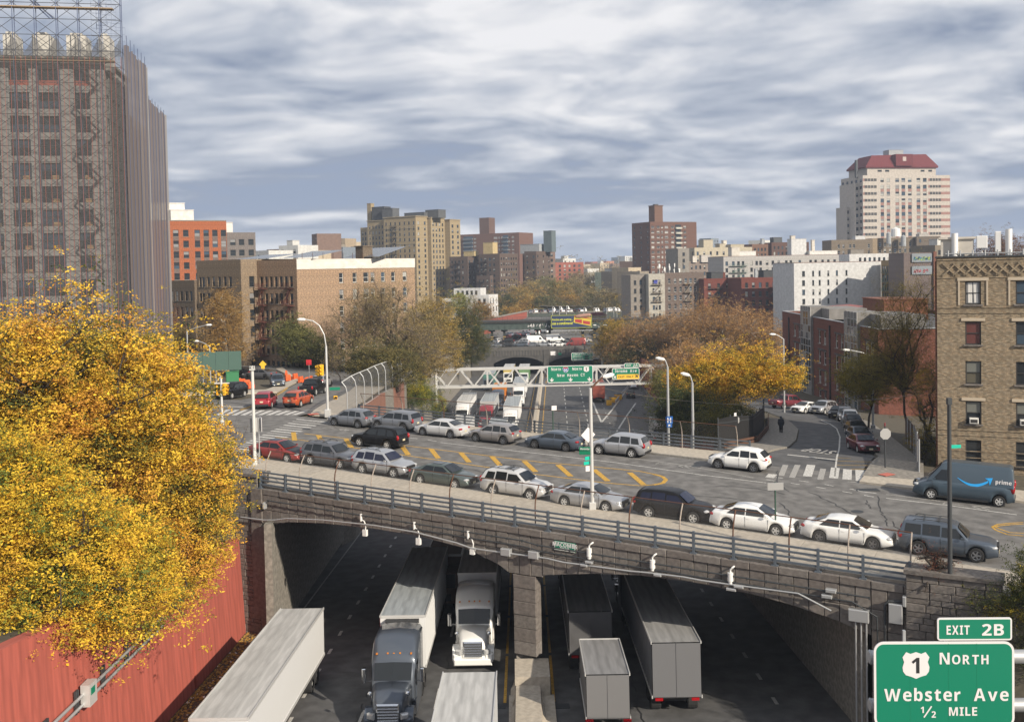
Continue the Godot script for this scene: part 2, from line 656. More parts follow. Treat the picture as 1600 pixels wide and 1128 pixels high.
	strip("pavement", [[-60, 33], [-41, 30.5], [-35, 41], [-45, 57], [-66, 76]], [[-60, 36], [-44, 34], [-38.5, 43], [-48, 60], [-68, 80]], .15, M.concrete)
	for q in [[489, 650], [1386, 745.5]]:
		var p := G(q[0], q[1])
		var m := MB.new()
		m.box(V(0, .2, 0), V(1.0, .03, .7))
		tag(put(self, "kerb_ramp_pad", m, M.sidewalk_red, X3(Basis(UP, .5), p)), "red tactile pad at the pavement corner beside the %s crosswalk" % ["long left", "right-hand street's"][int(q[0] > 800)], "pad")
func strip(called: String, a: Array, b: Array, lift: float, mat):
	var mb := MB.new()
	var steps := 6
	for i in a.size() - 1:
		for k in steps:
			var f := float(k) / steps
			var g := float(k + 1) / steps
			var l0 := W2(a[i][0], a[i][1]).lerp(W2(a[i + 1][0], a[i + 1][1]), f)
			var l1 := W2(a[i][0], a[i][1]).lerp(W2(a[i + 1][0], a[i + 1][1]), g)
			var r0 := W2(b[i][0], b[i][1]).lerp(W2(b[i + 1][0], b[i + 1][1]), f)
			var r1 := W2(b[i][0], b[i][1]).lerp(W2(b[i + 1][0], b[i + 1][1]), g)
			for m in 4:
				var p := [l0.lerp(r0, m / 4.0), l0.lerp(r0, (m + 1) / 4.0), l1.lerp(r1, (m + 1) / 4.0), l1.lerp(r1, m / 4.0)]
				var q := []
				for z in p:
					q.append(B(z.x, z.y, lift))
				mb.mquad(q[0], q[1], q[2], q[3])
			if lift > .1:
				var h := V(0, .16, 0)
				mb.mquad(B(l0.x, l0.y, lift) - h, B(l0.x, l0.y, lift), B(l1.x, l1.y, lift), B(l1.x, l1.y, lift) - h)
				mb.mquad(B(r0.x, r0.y, lift), B(r0.x, r0.y, lift) - h, B(r1.x, r1.y, lift) - h, B(r1.x, r1.y, lift))
	if lift > .1:
		mb.mquad(B(a[0][0], a[0][1], lift - .16), B(b[0][0], b[0][1], lift - .16), B(b[0][0], b[0][1], lift), B(a[0][0], a[0][1], lift))
	var n := a.size() - 1
	setting(called, mb.mesh(), mat)
func near_kerb(s: float) -> float:
	return 6.6 - .048 * s
func far_kerb(s: float) -> float:
	return 24.9 - .055 * s
func slab(parent: Node, s0: float, s1: float, t0: float, t1: float, f0: float, f1: float):
	var mb := MB.new()
	var up := .15 + rng.randf_range(-.004, .004)
	var a := lerpf(t0, t1, f0) + .01
	var e := lerpf(t0, t1, f1) - .01
	var c := [B(s0, a, up), B(s1, a, up), B(s1, e, up), B(s0, e, up)]
	var h := V(0, .16, 0)
	mb.mquad(c[0], c[1], c[2], c[3])
	for i in 4:
		mb.mquad(c[i] - h, c[(i + 1) % 4] - h, c[(i + 1) % 4], c[i])
	put(parent, "slab", mb, M.concrete if rng.randf() < .7 else bump(grain(mk("concrete_b", K(.415, .37, .31), .9), "cloudy", .33), "pits", .2))
func kerb(parent: Node, s0: float, s1: float, at_: Callable):
	var s := s0
	while s < s1:
		var mb := MB.new()
		var e := minf(s + 2.9, s1)
		var t0: float = at_.call(s)
		var t1: float = at_.call(e)
		var c := [B(s, t0, .155), B(e, t1, .155), B(e, t1 + .17, .155), B(s, t0 + .17, .155)]
		var h := V(0, .17, 0)
		mb.mquad(c[0], c[1], c[2], c[3])
		for i in 4:
			mb.mquad(c[i] - h, c[(i + 1) % 4] - h, c[(i + 1) % 4], c[i])
		put(parent, "kerb", mb, M.kerb_stone)
		s += 2.93
func soffit(s: float) -> float:
	var pts := [[.3, -1.75], [2.0, -1.4], [5.0, -1.2], [9.0, -1.13], [12.0, -1.22], [15.6, -1.62], [17.6, -2.28], [18.6, -2.8], [20.1, -2.65], [23.6, -2.1], [26.5, -1.83], [29.1, -1.8], [32.7, -2.03], [34.8, -2.34], [36.8, -2.75], [38.2, -3.25]]
	for i in pts.size() - 1:
		if s <= pts[i + 1][0]:
			return lerpf(pts[i][1], pts[i + 1][1], clampf((s - pts[i][0]) / (pts[i + 1][0] - pts[i][0]), .0, 1.0))
	return -3.25
func build_bridge():
	var br := thing("road_bridge", "stone-faced two-span road bridge carrying a street over the sunken expressway", "bridge")
	var back := V(0, 0, -30.4)
	var inn := bz * .1
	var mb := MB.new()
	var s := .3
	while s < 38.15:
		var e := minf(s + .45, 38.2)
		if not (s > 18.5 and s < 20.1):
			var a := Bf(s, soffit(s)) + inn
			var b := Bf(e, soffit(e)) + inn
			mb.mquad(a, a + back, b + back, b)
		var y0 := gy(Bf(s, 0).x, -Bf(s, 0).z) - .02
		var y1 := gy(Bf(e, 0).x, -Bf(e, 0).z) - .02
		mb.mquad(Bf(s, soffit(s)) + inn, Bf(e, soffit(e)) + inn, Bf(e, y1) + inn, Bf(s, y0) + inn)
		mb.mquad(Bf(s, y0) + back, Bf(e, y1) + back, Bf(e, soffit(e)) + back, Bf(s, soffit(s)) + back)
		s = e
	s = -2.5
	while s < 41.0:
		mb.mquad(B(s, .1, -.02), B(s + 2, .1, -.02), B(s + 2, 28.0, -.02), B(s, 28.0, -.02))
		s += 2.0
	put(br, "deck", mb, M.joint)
	var stones := [M.stone_brown, M.stone_pale, M.stone_brown, M.stone_grey]
	s = -.3
	while s < 40.0:
		var e := s + .745
		var top0 := gy(Bf(s, 0).x, -Bf(s, 0).z) + .02
		var top1 := gy(Bf(e, 0).x, -Bf(e, 0).z) + .02
		var lo0 := soffit(s)
		var lo1 := soffit(e)
		if s > 38.0 or s < .2:
			lo0 = -9.4
			lo1 = -9.4
		if s > 17.9 and e < 20.8:
			lo0 = -2.7
			lo1 = -2.7
		var cuts := [top0 - .36]
		var y := top0 - .36
		while y - lo0 > 1.5:
			y -= 1.02
			cuts.append(y)
		cuts.append(lo0)
		for i in cuts.size() - 1:
			var d0: float = cuts[i] - top0
			var hi0: float = cuts[i] - .012
			var hi1: float = top1 + d0 - .012
			var b0: float = cuts[i + 1] + .012
			var b1: float = (lo1 if i == cuts.size() - 2 else top1 + cuts[i + 1] - top0) + .012
			stone(br, [Bf(s + .012, b0), Bf(e - .012, b1), Bf(e - .012, hi1), Bf(s + .012, hi0)], -bz, .10, stones[rng.randi() % 4 if s > 11.0 else rng.randi() % 3])
		s = e
	s = -.3
	while s < 40.1:
		var e := minf(s + 1.49, 40.1)
		var t0 := gy(Bf(s, 0).x, -Bf(s, 0).z) + .02
		var t1 := gy(Bf(e, 0).x, -Bf(e, 0).z) + .02
		stone(br, [Bf(s + .01, t0 - .35), Bf(e - .01, t1 - .35), Bf(e - .01, t1), Bf(s + .01, t0)], -bz, .16, stones[rng.randi() % 3], "coping_stone", .5)
		s = e
	mb = MB.new()
	for i in 6:
		var p := Bf(19.36, -6.1) + V(0, 0, -.75 - i * 5.6)
		mb.box(p, V(1.15, 7.2, .9))
	mb.box(Bf(19.36, -3.0) + V(.02, 0, -15.0), V(1.2, .9, 28.0))
	put(br, "pier", mb, M.concrete_old)
	var y := -2.72
	while y > -7.4:
		var h := .78
		stone(br, [Bf(18.62, y - h + .012), Bf(20.08, y - h + .012), Bf(20.08, y - .012), Bf(18.62, y - .012)], -bz, .10, stones[rng.randi() % 4], "pier_stone", .6)
		y -= h
	mb = MB.new()
	var l0 := Bf(.3, 0) + inn
	var l1 := l0 + back
	mb.mquad(V(l1.x, -10.4, l1.z), V(l1.x, -1, l1.z), V(l0.x, -1, l0.z), V(l0.x, -9.6, l0.z))
	var r0 := Bf(38.2, 0) + inn
	var r1 := r0 + back
	mb.mquad(V(r0.x, -8.8, r0.z), V(r0.x, -2, r0.z), V(r1.x, -2, r1.z), V(r1.x, -10.2, r1.z))
	pbox(br, "abutment_end", M.concrete_old, V(l0.x - .06, -5.2, l0.z + .5), V(.5, 7.4, .9))
	put(br, "abutment", mb, M.concrete_old)
	mb = MB.new()
	mb.box(Bf(-.75, -3.7, -.12), V(.9, 8.6, .25), face_turn)
	mb.box(Bf(.05, -5.4, -.3), V(.75, 7.2, .4), face_turn)
	put(br, "pilaster", mb, M.stone_brown)
	mb = MB.new()
	var run := []
	for i in 39:
		var q := .4 + i * 1.0
		run.append(Bf(q, gy(Bf(q, 0).x, -Bf(q, 0).z) - .62 - (.12 if q > 20 else .0), -.36))
	mb.pipe(run, .045, 6)
	for p in run:
		mb.box(p + V(0, -.02, 0), V(.07, .14, .1), face_turn)
	put(br, "conduit", mb, M.steel_dark)
	mb = MB.new()
	run = []
	for i in 27:
		var q := 11.6 + i * 1.0
		run.append(Bf(q, gy(Bf(q, 0).x, -Bf(q, 0).z) - .95 - (.12 if q > 20 else .0), -.36))
	run.append(Bf(38.75, -2.2, -.36))
	run.append(Bf(38.8, -6.5, -.36))
	mb.pipe(run, .04, 6)
	put(br, "conduit", mb, M.steel_dark)
	mb = MB.new()
	run = []
	for i in 38:
		var q := -2.0 + i * 1.0
		run.append(Bf(q, maxf(soffit(clampf(q, .5, 38.0)) + .32, -1.55) if q < 17.0 or q > 21.5 else -1.45, -.38))
	run.append(Bf(36.6, -2.2, -.38))
	mb.pipe(run, .05, 6)
	put(br, "conduit", mb, M.galvanised)
	mb = MB.new()
	for q in [37.75, 38.0, 38.25]:
		mb.tube(Bf(q, -2.5, -.36), Bf(q, -8.6, -.25), .045, .045, 6)
	put(br, "conduit", mb, M.galvanised)
	mb = MB.new()
	mb.pipe([Bf(39.1, -6.5, -.36), Bf(39.1, -1.6, -.36), Bf(39.25, -1.35, -.36), Bf(40.0, -1.3, -.25)], .06, 6)
	put(br, "conduit", mb, M.steel_dark)
	for q in [[18.35, -1.4, .62, .42], [20.15, -1.35, .62, .42], [37.9, -2.25, .95, .6], [39.6, -1.9, .62, .95], [40.0, -1.25, .16, .5], [36.6, -1.2, .5, .18], [36.4, -1.5, .5, .18], [23.6, -1.35, .42, .14], [23.3, -1.55, .42, .14], [27.6, -1.55, .42, .14], [32.0, -1.6, .5, .14], [31.6, -1.8, .5, .14], [.1, -.4, .16, .45]]:
		pbev(br, "junction_box", M.galvanised, Bf(q[0], q[1], -.36), V(q[2], q[3], .3), .03, face_turn)
	for q in [[23.6, -.75, 1], [27.3, -.95, 1], [31.55, -1.1, 1], [8.0, -.75, 0], [12.0, -.85, 0], [15.8, -1.0, 0]]:
		var lm := MB.new()
		var p := Bf(q[0], q[1], -.34)
		if q[2] == 1:
			lm.tube(p + V(0, -.28, 0), p + V(0, .16, 0), .15, .15, 10)
			lm.tube(p + V(0, -.42, 0), p + V(0, -.28, 0), .1, .12, 10)
			lm.pipe([p + V(0, .15, 0), p + V(0, .3, 0), p + bx * .1 + V(0, .42, 0), p + bx * .16 + bz * .2 + V(0, .46, 0)], .05, 6)
		else:
			lm.tube(p + V(0, .1, 0), p + V(0, .55, 0), .08, .08, 8)
			lm.pipe([p + V(0, .2, 0), p + bx * .25 + V(0, .1, 0), p + bx * .35 + V(0, -.2, 0), p + bx * .3 + V(0, -.5, 0)], .04, 6)
			lm.box(p + bx * .28 + V(0, -.62, -.05), V(.28, .4, .2), face_turn)
		put(br, "lamp_housing", lm, M.white_metal)
	var plate := MB.new()
	var pb := face_turn
	var slope := Basis(pb.z, -.03) * pb
	plate.bev(O3, V(1.3, .52, .04), .01)
	var pl := put(br, "name_plate", plate, M.sign_green, X3(slope, Bf(22.02, -.72, -.16)))
	put(pl, "plate_border", border(1.26, .48, .025), M.sign_white, XT(V(0, 0, .024)))
	letters(pl, "MACOMBS", .22, M.sign_white, V(0, .08, .024))
	letters(pl, "ROAD", .16, M.sign_white, V(0, -.14, .024))
	railing("bridge_railing", "dark blue-grey four-bar railing along the bridge edge facing the viewer", -.55, 40.2, .05, 2.05)
	railing("bridge_railing", "blue-grey four-bar railing along the far side of the bridge behind parked cars", -12.8, 25.4, 27.5, 2.3)
	fence_line("chain_link_fence", "rusty bent-post mesh fence above the bridge edge facing the viewer", -.4, 40.2, .42, 2.9, .55)
	fence_line("chain_link_fence", "rusty bent-post mesh fence along the far side of the bridge", -12.0, 24.5, 27.15, 4.1, -.45)
func border(w: float, h: float, t: float, depth := .006) -> ArrayMesh:
	var mb := MB.new()
	mb.box(V(0, h / 2 - t / 2, 0), V(w, t, depth))
	mb.box(V(0, -h / 2 + t / 2, 0), V(w, t, depth))
	mb.box(V(-w / 2 + t / 2, 0, 0), V(t, h - 2 * t, depth))
	mb.box(V(w / 2 - t / 2, 0, 0), V(t, h - 2 * t, depth))
	return mb.mesh()
func stone(parent: Node, q: Array, out: Vector3, proud: float, mat, called := "stone", deep := .05):
	var mb := MB.new()
	var c: Vector3 = (q[0] + q[1] + q[2] + q[3]) * .25
	var f := []
	var g := []
	var h := []
	proud += rng.randf_range(-.025, .02)
	for p in q:
		f.append(p + (c - p).normalized() * .035 + out * (proud + rng.randf_range(-.012, .012)))
		g.append(p + out * (proud - .03))
		h.append(p - out * deep)
	mb.mquad(f[0], f[1], f[2], f[3])
	for i in 4:
		var j := (i + 1) % 4
		mb.mquad(g[i], g[j], f[j], f[i])
		mb.mquad(h[i], h[j], g[j], g[i])
	put(parent, called, mb, mat)
func railing(called: String, label: String, s0: float, s1: float, t: float, step: float):
	var o := thing(called, label, "railing")
	var n := int((s1 - s0) / step)
	var px := face_turn
	for i in n + 1:
		var s := s0 + (s1 - s0) * i / n
		var mb := MB.new()
		var y := 1.2
		mb.box(B(s, t, y * .5), V(.13, y, .16), px)
		mb.box(B(s, t, .04), V(.34, .06, .3), px)
		put(o, "post", mb, M.steel_blue)
		if i < n:
			var e := s0 + (s1 - s0) * (i + 1) / n
			for h in [.3, .57, .84, 1.11]:
				pbeam(o, "rail", M.steel_blue, B(s + .06, t, h), B(e - .06, t, h), .09, .1)
func fence_line(called: String, label: String, s0: float, s1: float, t: float, step: float, lean: float):
	var o := thing(called, label, "fence")
	var n := int((s1 - s0) / step)
	for i in n + 1:
		var s := s0 + (s1 - s0) * i / n
		var mb := MB.new()
		mb.pipe([B(s, t, .0), B(s, t, 1.25), B(s, t + lean * .12, 1.6), B(s, t + lean * .5, 2.0), B(s, t + lean, 2.38)], .04, 6)
		put(o, "post", mb, M.rusty_white if rng.randf() < .7 else M.rust)
		if i < n:
			var e := s0 + (s1 - s0) * (i + 1) / n
			ptube(o, "top_rail", M.rust, B(s, t + lean, 2.38), B(e, t + lean, 2.38), .03, .03, 5)
			var wm := MB.new()
			wm.mquad(B(s, t, .1), B(e, t, .1), B(e, t, 1.25), B(s, t, 1.25))
			wm.mquad(B(s, t, 1.25), B(e, t, 1.25), B(e, t + lean, 2.36), B(s, t + lean, 2.36))
			put(o, "wire_mesh", wm, M.wire_mesh)
func build_walls():
	var w := thing("retaining_wall", "tall brick-red painted retaining wall below the yellow trees", "wall")
	for seg in [[24.0, 56.6], [57.1, 72.4]]:
		var mb := MB.new()
		var d: float = seg[0]
		while d < seg[1] - .01:
			var e: float = minf(d + 2.0, seg[1])
			var bot := .35
			mb.mquad(road(-18.65, d, -.1), road(-18.65, e, -.1), V(ex(e) - 18.65 - bot, left_top(e), -e), V(ex(d) - 18.65 - bot, left_top(d), -d))
			mb.mquad(V(ex(d) - 18.65 - bot, left_top(d), -d), V(ex(e) - 18.65 - bot, left_top(e), -e), V(ex(e) - 19.6, left_top(e), -e), V(ex(d) - 19.6, left_top(d), -d))
			d = e
		for k in 2:
			var q: float = seg[k]
			mb.mquad(road(-18.65, q, -.1), V(ex(q) - 19.0, left_top(q), -q), V(ex(q) - 19.6, left_top(q), -q), V(ex(q) - 19.6, ey(q), -q))
		put(w, "wall_panel", mb, M.red_paint)
	var gap := MB.new()
	gap.mquad(road(-18.85, 56.5), road(-18.85, 57.2), V(ex(57) - 19.2, left_top(57) - .2, -57.2), V(ex(56) - 19.2, left_top(57) - .2, -56.5))
	put(w, "seam", gap, grain(mk("red_dark", K(.16, .035, .03)), "stain", .3))
	for k in 2:
		var mb := MB.new()
		var pts := []
		for i in 15:
			var d := 28.0 + i * 1.7
			pts.append(V(ex(d) - 18.62, -2.95 - k * .42, -d))
		mb.pipe(pts, .075, 8)
		put(w, "conduit", mb, M.galvanised)
	for i in 8:
		var mb := MB.new()
		var d := 31.0 + i * 2.7
		mb.box(V(ex(d) - 18.72, -3.1, -d), V(.1, 1.0, .08))
		mb.box(V(ex(d) - 18.72, -3.1, -d - .2), V(.1, 1.0, .08))
		put(w, "bracket", mb, M.steel_dark)
	var bxm := MB.new()
	bxm.box(V(ex(42.5) - 18.5, -3.0, -42.6), V(.4, .95, .75))
	put(w, "junction_box", bxm, M.aluminium)
	bxm = MB.new()
	bxm.box(V(ex(42.5) - 18.29, -2.85, -42.55), V(.012, .3, .4))
	put(w, "notice", bxm, M.sign_green)
	masonry("abutment_masonry", "rough brown stone masonry between the red wall and the bridge", Bf(-4.6, 0), Bf(-.75, 0), -bz, -9.7, 1.35, [M.stone_brown, M.stone_pale, M.stone_grey], 51)
	masonry("pylon_masonry", "grey stone pylon with creepers at the bridge's end behind the exit sign", Bf(40.05, 0, -.3), Bf(44.2, 0, -.3), -bz, -8.4, .1, [M.stone_grey, M.stone_pale, M.stone_grey], 53)
	var mb := MB.new()
	var d := 24.0
	while d < 71.0:
		var e := d + 1.5
		mb.mquad(road(-18.62, d, .10), road(-16.35, d, .012), road(-16.35, e, .012), road(-18.62, e, .10))
		d = e
	setting("verge", mb.mesh(), grain(mk("verge_soil", K(.115, .085, .055), 1.0), "asphalt", .5))
	var bar := thing("median_barrier", "worn concrete barrier between the carriageways at the bridge pier", "barrier")
	d = 20.0
	while d < 296.0:
		var e := d + (3.0 if d < 62.0 else 12.0)
		var wide := .72 if d < 54.0 else .3
		barrier(bar, .55, d, e - .03, wide, 1.05 if d > 56.0 else .85)
		d = e
	var bl := MB.new()
	bl.box(V(.72, -8.55, -55.6), V(1.95, 2.0, 2.6))
	bl.box(V(.65, -9.05, -52.6), V(2.5, .9, 3.6))
	put(bar, "pier_base", bl, M.concrete)
	var rb := thing("side_barrier", "pale concrete barrier along the right shoulder running under the bridge", "barrier")
	d = 22.0
	while d < 100.0:
		barrier(rb, 18.4, d, d + 5.96, .22, .95)
		d += 6.0
	mb = MB.new()
	mb.mquad(road(19.45, 45.6, 0), road(19.45, 42.0, 0), V(20.2, right_top(40) + .4, -42), V(20.2, -2.6, -45.6))
	tag(put(self, "wing_wall", mb, M.stone_grey), "dark stone wing wall below the pylon beside the right shoulder", "wall")
	var far_left := thing("retaining_wall", "stained red and pale concrete wall of the cutting beyond the bridge", "wall")
	d = 93.0
	while d < 268.0:
		var e := d + 3.0
		var m := MB.new()
		var q := [road(wl(d) + .2, d), road(wl(e) + .2, e - .04), V(ex(e) + wl(e), left_top(e) + .3, -e + .04), V(ex(d) + wl(d), left_top(d) + .3, -d)]
		var back := V(-.5, 0, 0)
		m.mquad(q[0], q[1], q[2], q[3])
		m.mquad(q[3], q[2], q[2] + back, q[3] + back)
		m.mquad(q[3] + back, q[2] + back, q[2] + back - V(0, 1, 0), q[3] + back - V(0, 1, 0))
		var pale := d > 118.0 and d < 124.0 or d > 137.0 or d < 99.0
		put(far_left, "wall_panel", m, M.concrete_old if pale else grain(mk("rust_wall", K(.27, .125, .085), .95), "stain", .35))
		d = e
	var far_right := thing("retaining_wall", "dull red wall on the right of the exit ramp beyond the bridge", "wall")
	d = 99.0
	while d < 290.0:
		var e := d + 8.0
		var m := MB.new()
		m.mquad(road(wr(e) - .1, e), road(wr(d) - .1, d), V(ex(d) + wr(d), right_top(d) + .6, -d), V(ex(e) + wr(e), right_top(e) + .6, -e))
		put(far_right, "wall_panel", m, grain(mk("red_wall_far", K(.24, .05, .04), .95), "stain", .35))
		d = e
func barrier(parent: Node, s: float, d: float, e: float, half: float, h: float):
	var mb := MB.new()
	var prof := [[-half - .28, .0], [-half - .24, .1], [-half - .03, .33], [-half + .05, h], [half - .05, h], [half + .03, .33], [half + .24, .1], [half + .28, .0]]
	for i in 7:
		mb.mquad(road(s + prof[i][0], e, prof[i][1]), road(s + prof[i][0], d, prof[i][1]), road(s + prof[i + 1][0], d, prof[i + 1][1]), road(s + prof[i + 1][0], e, prof[i + 1][1]))
	for k in [d, e]:
		mb.mquad(road(s - half - .24, k), road(s + half + .24, k), road(s + half - .05, k, h), road(s - half + .05, k, h))
	put(parent, "barrier_block", mb, M.concrete)
func masonry(called: String, label: String, a: Vector3, b: Vector3, out: Vector3, y0: float, y1: float, mats: Array, seed_: int):
	var o := thing(called, label, "wall")
	var r := RandomNumberGenerator.new()
	r.seed = seed_
	var L := a.distance_to(b)
	var x := (b - a) / L
	var core := MB.new()
	core.box(V((a.x + b.x) * .5, (y0 + y1) * .5, (a.z + b.z) * .5) - out * .55, V(L - .02, y1 - y0 - .02, 1.1), Basis(x, UP, out))
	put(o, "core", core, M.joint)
	var y := y0
	while y < y1 - .1:
		var h := r.randf_range(.22, .5)
		if y1 - y - h < .25:
			h = y1 - y
		var s := .0
		while s < L - .05:
			var w := r.randf_range(.4, 1.15)
			if L - s - w < .35:
				w = L - s
			var p := V(a.x, 0, a.z) + x * s + UP * y
			var g := .014
			stone(o, [p + x * g + UP * g, p + x * (w - g) + UP * g, p + x * (w - g) + UP * (h - g), p + x * g + UP * (h - g)], out, .07, mats[r.randi() % mats.size()])
			s += w
		y += h
	var cap := MB.new()
	cap.box(V((a.x + b.x) * .5, y1 + .11, (a.z + b.z) * .5) - out * .5, V(L + .15, .2, 1.4), Basis(x, UP, out))
	put(o, "cap", cap, M.stone_grey)
# --- painted markings
func ribbon(mb: MB, pts: Array, w: float, lift: float, on_road := false):
	for i in pts.size() - 1:
		var a: Vector3 = pts[i]
		var b: Vector3 = pts[i + 1]
		var n := maxi(1, int(a.distance_to(b) / 1.5))
		for k in n:
			var p := a.lerp(b, float(k) / n)
			var q := a.lerp(b, float(k + 1) / n)
			var dir := V(q.x - p.x, 0, q.z - p.z).normalized()
			var side := dir.cross(UP) * w * .5
			var c := [p - side, p + side, q + side, q - side]
			for m in 4:
				c[m].y = (ey(-c[m].z) if on_road else gy(c[m].x, -c[m].z)) + lift
			mb.mquad(c[1], c[2], c[3], c[0])
func line(parent: Node, pts: Array, w: float, mat, lift := .03, called := "line", on_road := false):
	var mb := MB.new()
	ribbon(mb, pts, w, lift, on_road)
	put(parent, called, mb, mat)
func px(list: Array) -> Array:
	var o := []
	for q in list:
		o.append(G(q[0], q[1]))
	return o
func build_markings():
	var pm := Node3D.new()
	pm.name = "painted_markings"
	add_child(pm)
	pm.set_meta("kind", "structure")
	line(pm, px([[430, 684], [470, 688], [640, 713], [840, 742], [945, 755], [1000, 759.5], [1022, 758]]), .16, M.yellow_line)
	line(pm, px([[475, 678], [545, 686], [700, 705], [840, 722], [940, 731], [1000, 737], [1025, 742]]), .16, M.yellow_line)
	line(pm, px([[1022, 741.5], [1035, 745], [1041, 750], [1036, 755.5], [1020, 758.5]]), .3, M.yellow_line)
	for q in [[458, 676, 460, 689], [497, 680.5, 503, 692], [540, 686.5, 549, 700], [585, 692, 596, 705], [628, 698, 638, 711.5], [673, 702, 685, 717], [720, 708, 733, 723], [768.5, 714, 783.5, 730], [819, 721, 837, 738], [872, 727, 892, 745], [928, 734, 950, 752.5], [984, 739, 1006, 758]]:
		line(pm, px([[q[0], q[1]], [q[2], q[3]]]), .42, M.yellow_line, .036)
	line(pm, px([[688, 692], [840, 709], [960, 723], [1100, 743], [1198, 755]]), .14, M.white_line)
	line(pm, px([[560, 667], [640, 676], [760, 692], [850, 701], [960, 713]]), .11, M.white_worn)
	line(pm, px([[960, 713], [1060, 726], [1178, 747]]), .14, M.white_worn)
	for q in [[590, 677, 604, 679], [640, 684.5, 652, 686], [668, 688, 682, 690], [532, 671.5, 545, 673]]:
		line(pm, px([[q[0], q[1]], [q[2], q[3]]]), .13, M.white_line)
	line(pm, px([[700, 740], [755, 748], [840, 764], [1000, 789], [1110, 806], [1260, 824], [1420, 845], [1520, 858]]), .15, M.white_line)
	line(pm, px([[1385, 779], [1480, 790], [1590, 805]]), .15, M.white_line)
	line(pm, px([[1385, 773], [1450, 781], [1470, 784]]), .13, M.white_worn)
	for q in [[1212, 746.5, 1224, 748], [1198, 750, 1211, 752], [1236, 755.5, 1250, 757.5], [1249, 751.5, 1264, 753.5], [1276, 761.5, 1291, 764], [1289, 757.5, 1303, 760], [1317, 768.5, 1332, 771], [1328, 764.5, 1343, 767], [1351, 774.5, 1366, 777], [1342, 768, 1370, 771.5]]:
		line(pm, px([[q[0], q[1]], [q[2], q[3]]]), .13, M.white_line)
	for k in 2:
		var o := 4.0 * k
		line(pm, px([[1600 + o, 838 - o], [1575 + o, 836 - o * .8], [1557 + o, 829 - o * .6], [1551 + o * 1.2, 824], [1560 + o, 820 + o * .5], [1580, 818 + o * .6], [1600, 817 + o * .6]]), .13, M.yellow_line)
	for i in 10:
		var u := 338.0 + i * 13.4
		line(pm, px([[u, 649.5 - i * .1], [u + 19, 640.5 + i * .25]]), .5, M.white_line)
	for i in 17:
		var f := i / 16.0
		var u := lerpf(357, 463, f)
		var v := lerpf(704, 655.5, f)
		line(pm, px([[u, v], [u + lerpf(33, 45, f), v + lerpf(3.5, 4.5, f)]]), .36, M.white_line if i % 3 else M.white_worn)
	for q in [[1203, 747, 1208, 741.5, 0], [1221, 744, 1228, 727, 1], [1238, 747, 1247, 727, 2], [1262, 745, 1268, 727, 0], [1282, 750, 1287, 733, 2], [1303, 748, 1306, 731.5, 0], [1324, 750, 1325, 734, 0], [1345, 752.5, 1344, 735, 0], [1366, 755, 1363, 737, 0]]:
		line(pm, px([[q[0], q[1]], [q[2], q[3]]]), .62 if q[4] == 0 else .42, M.white_line if q[4] == 0 else M.white_worn, .034)
	line(pm, px([[1308, 732], [1340, 736], [1375, 738]]), .1, M.white_worn)
	line(pm, px([[1325, 753], [1380, 758]]), .1, M.white_line)
	line(pm, px([[1231, 711], [1306, 719]]), .36, M.white_line, .034)
	line(pm, px([[1305, 745], [1307, 725], [1312, 700], [1313, 683], [1308, 670], [1298, 663], [1284, 657]]), .13, M.white_line, .034)
	for q in [[1308, 715.5, 1330, 717], [1309, 721, 1366, 722.5], [1308, 727.5, 1366, 728], [1330, 734, 1366, 733.5]]:
		line(pm, px([[q[0], q[1]], [q[2], q[3]]]), .15, M.yellow_worn, .034)
	var a := G(1291, 710.5)
	var b := G(1253, 706)
	var dir := (b - a).normalized()
	var t := text_mesh("STOP", 2.2, true, .004)
	var tb := Basis(dir, V(0, -.07, 0).cross(dir).normalized(), UP)
	tb = Basis(dir, UP.cross(dir).normalized(), UP)
	var mid := (a + b) * .5 + V(0, .05, 0)
	put(pm, "stop_word", t, M.white_worn, X3(tb.rotated(dir, .0).scaled_local(V(.36, .75, 1)), mid + tb.y * -.9))
	for q in [[1060, 728, .8], [488, 658, .8], [1520, 792, .8], [530, 671, .6]]:
		var c := G(q[0], q[1])
		for k in 2:
			line(pm, [c + bx * (.5 + k * .5) + bz * .4, c + bx * k * .5, c + bx * (.5 + k * .5) - bz * .4], .14, M.white_worn)
		line(pm, [c - bx * .5, c - bx * 1.6 + bz * .3, c - bx * 1.7 - bz * .3, c - bx * .7], .09, M.white_worn)
	for k in 2:
		var o := k * 1.2
		line(pm, px([[374 + o, 641 + o], [400 + o, 632 + o], [425 + o, 620 + o], [440 + o, 612 + o], [447 + o * 1.5, 607], [443 + o * 1.5, 604 - o * .4], [436 + o, 603.5 - o * .6]]), .13, M.yellow_line, .042)
	line(pm, px([[330, 635.5], [384, 636.5]]), .4, M.white_line, .042)
	line(pm, px([[377, 616], [388, 613]]), .15, M.white_line, .042)
	line(pm, px([[430, 625], [433, 621]]), .15, M.white_line, .042)
	var d := 26.0
	while d < 118.0:
		line(pm, [road(-12.15, d), road(-12.15, d + 1.0)], .2, M.white_line, .012, "line", true)
		line(pm, [road(14.0, d + 1.4), road(14.0, d + 2.4)], .2, M.white_worn, .012, "line", true)
		d += 3.66
	d = 30.2
	while d < 300.0:
		for s: float in [-8.4, -4.55, 6.35, 10.1]:
			line(pm, [road(s, d + 2.4 * absf(s)), road(s, d + 2.4 * absf(s) + 3.0)], .16, M.white_line, .012, "line", true)
		if d > 118.0:
			line(pm, [road(14.0, d), road(14.0, d + 1.0)], .16, M.white_line, .012, "line", true)
		d += 12.2 if d < 118.0 else 7.0
	for s: float in [-.75, 1.95]:
		d = 22.0
		while d < 296.0:
			if d > 48.6 or d < 46.0:
				line(pm, [road(s, d), road(s, d + 7.5)], .16, M.yellow_line, .012, "line", true)
			d += 8.0
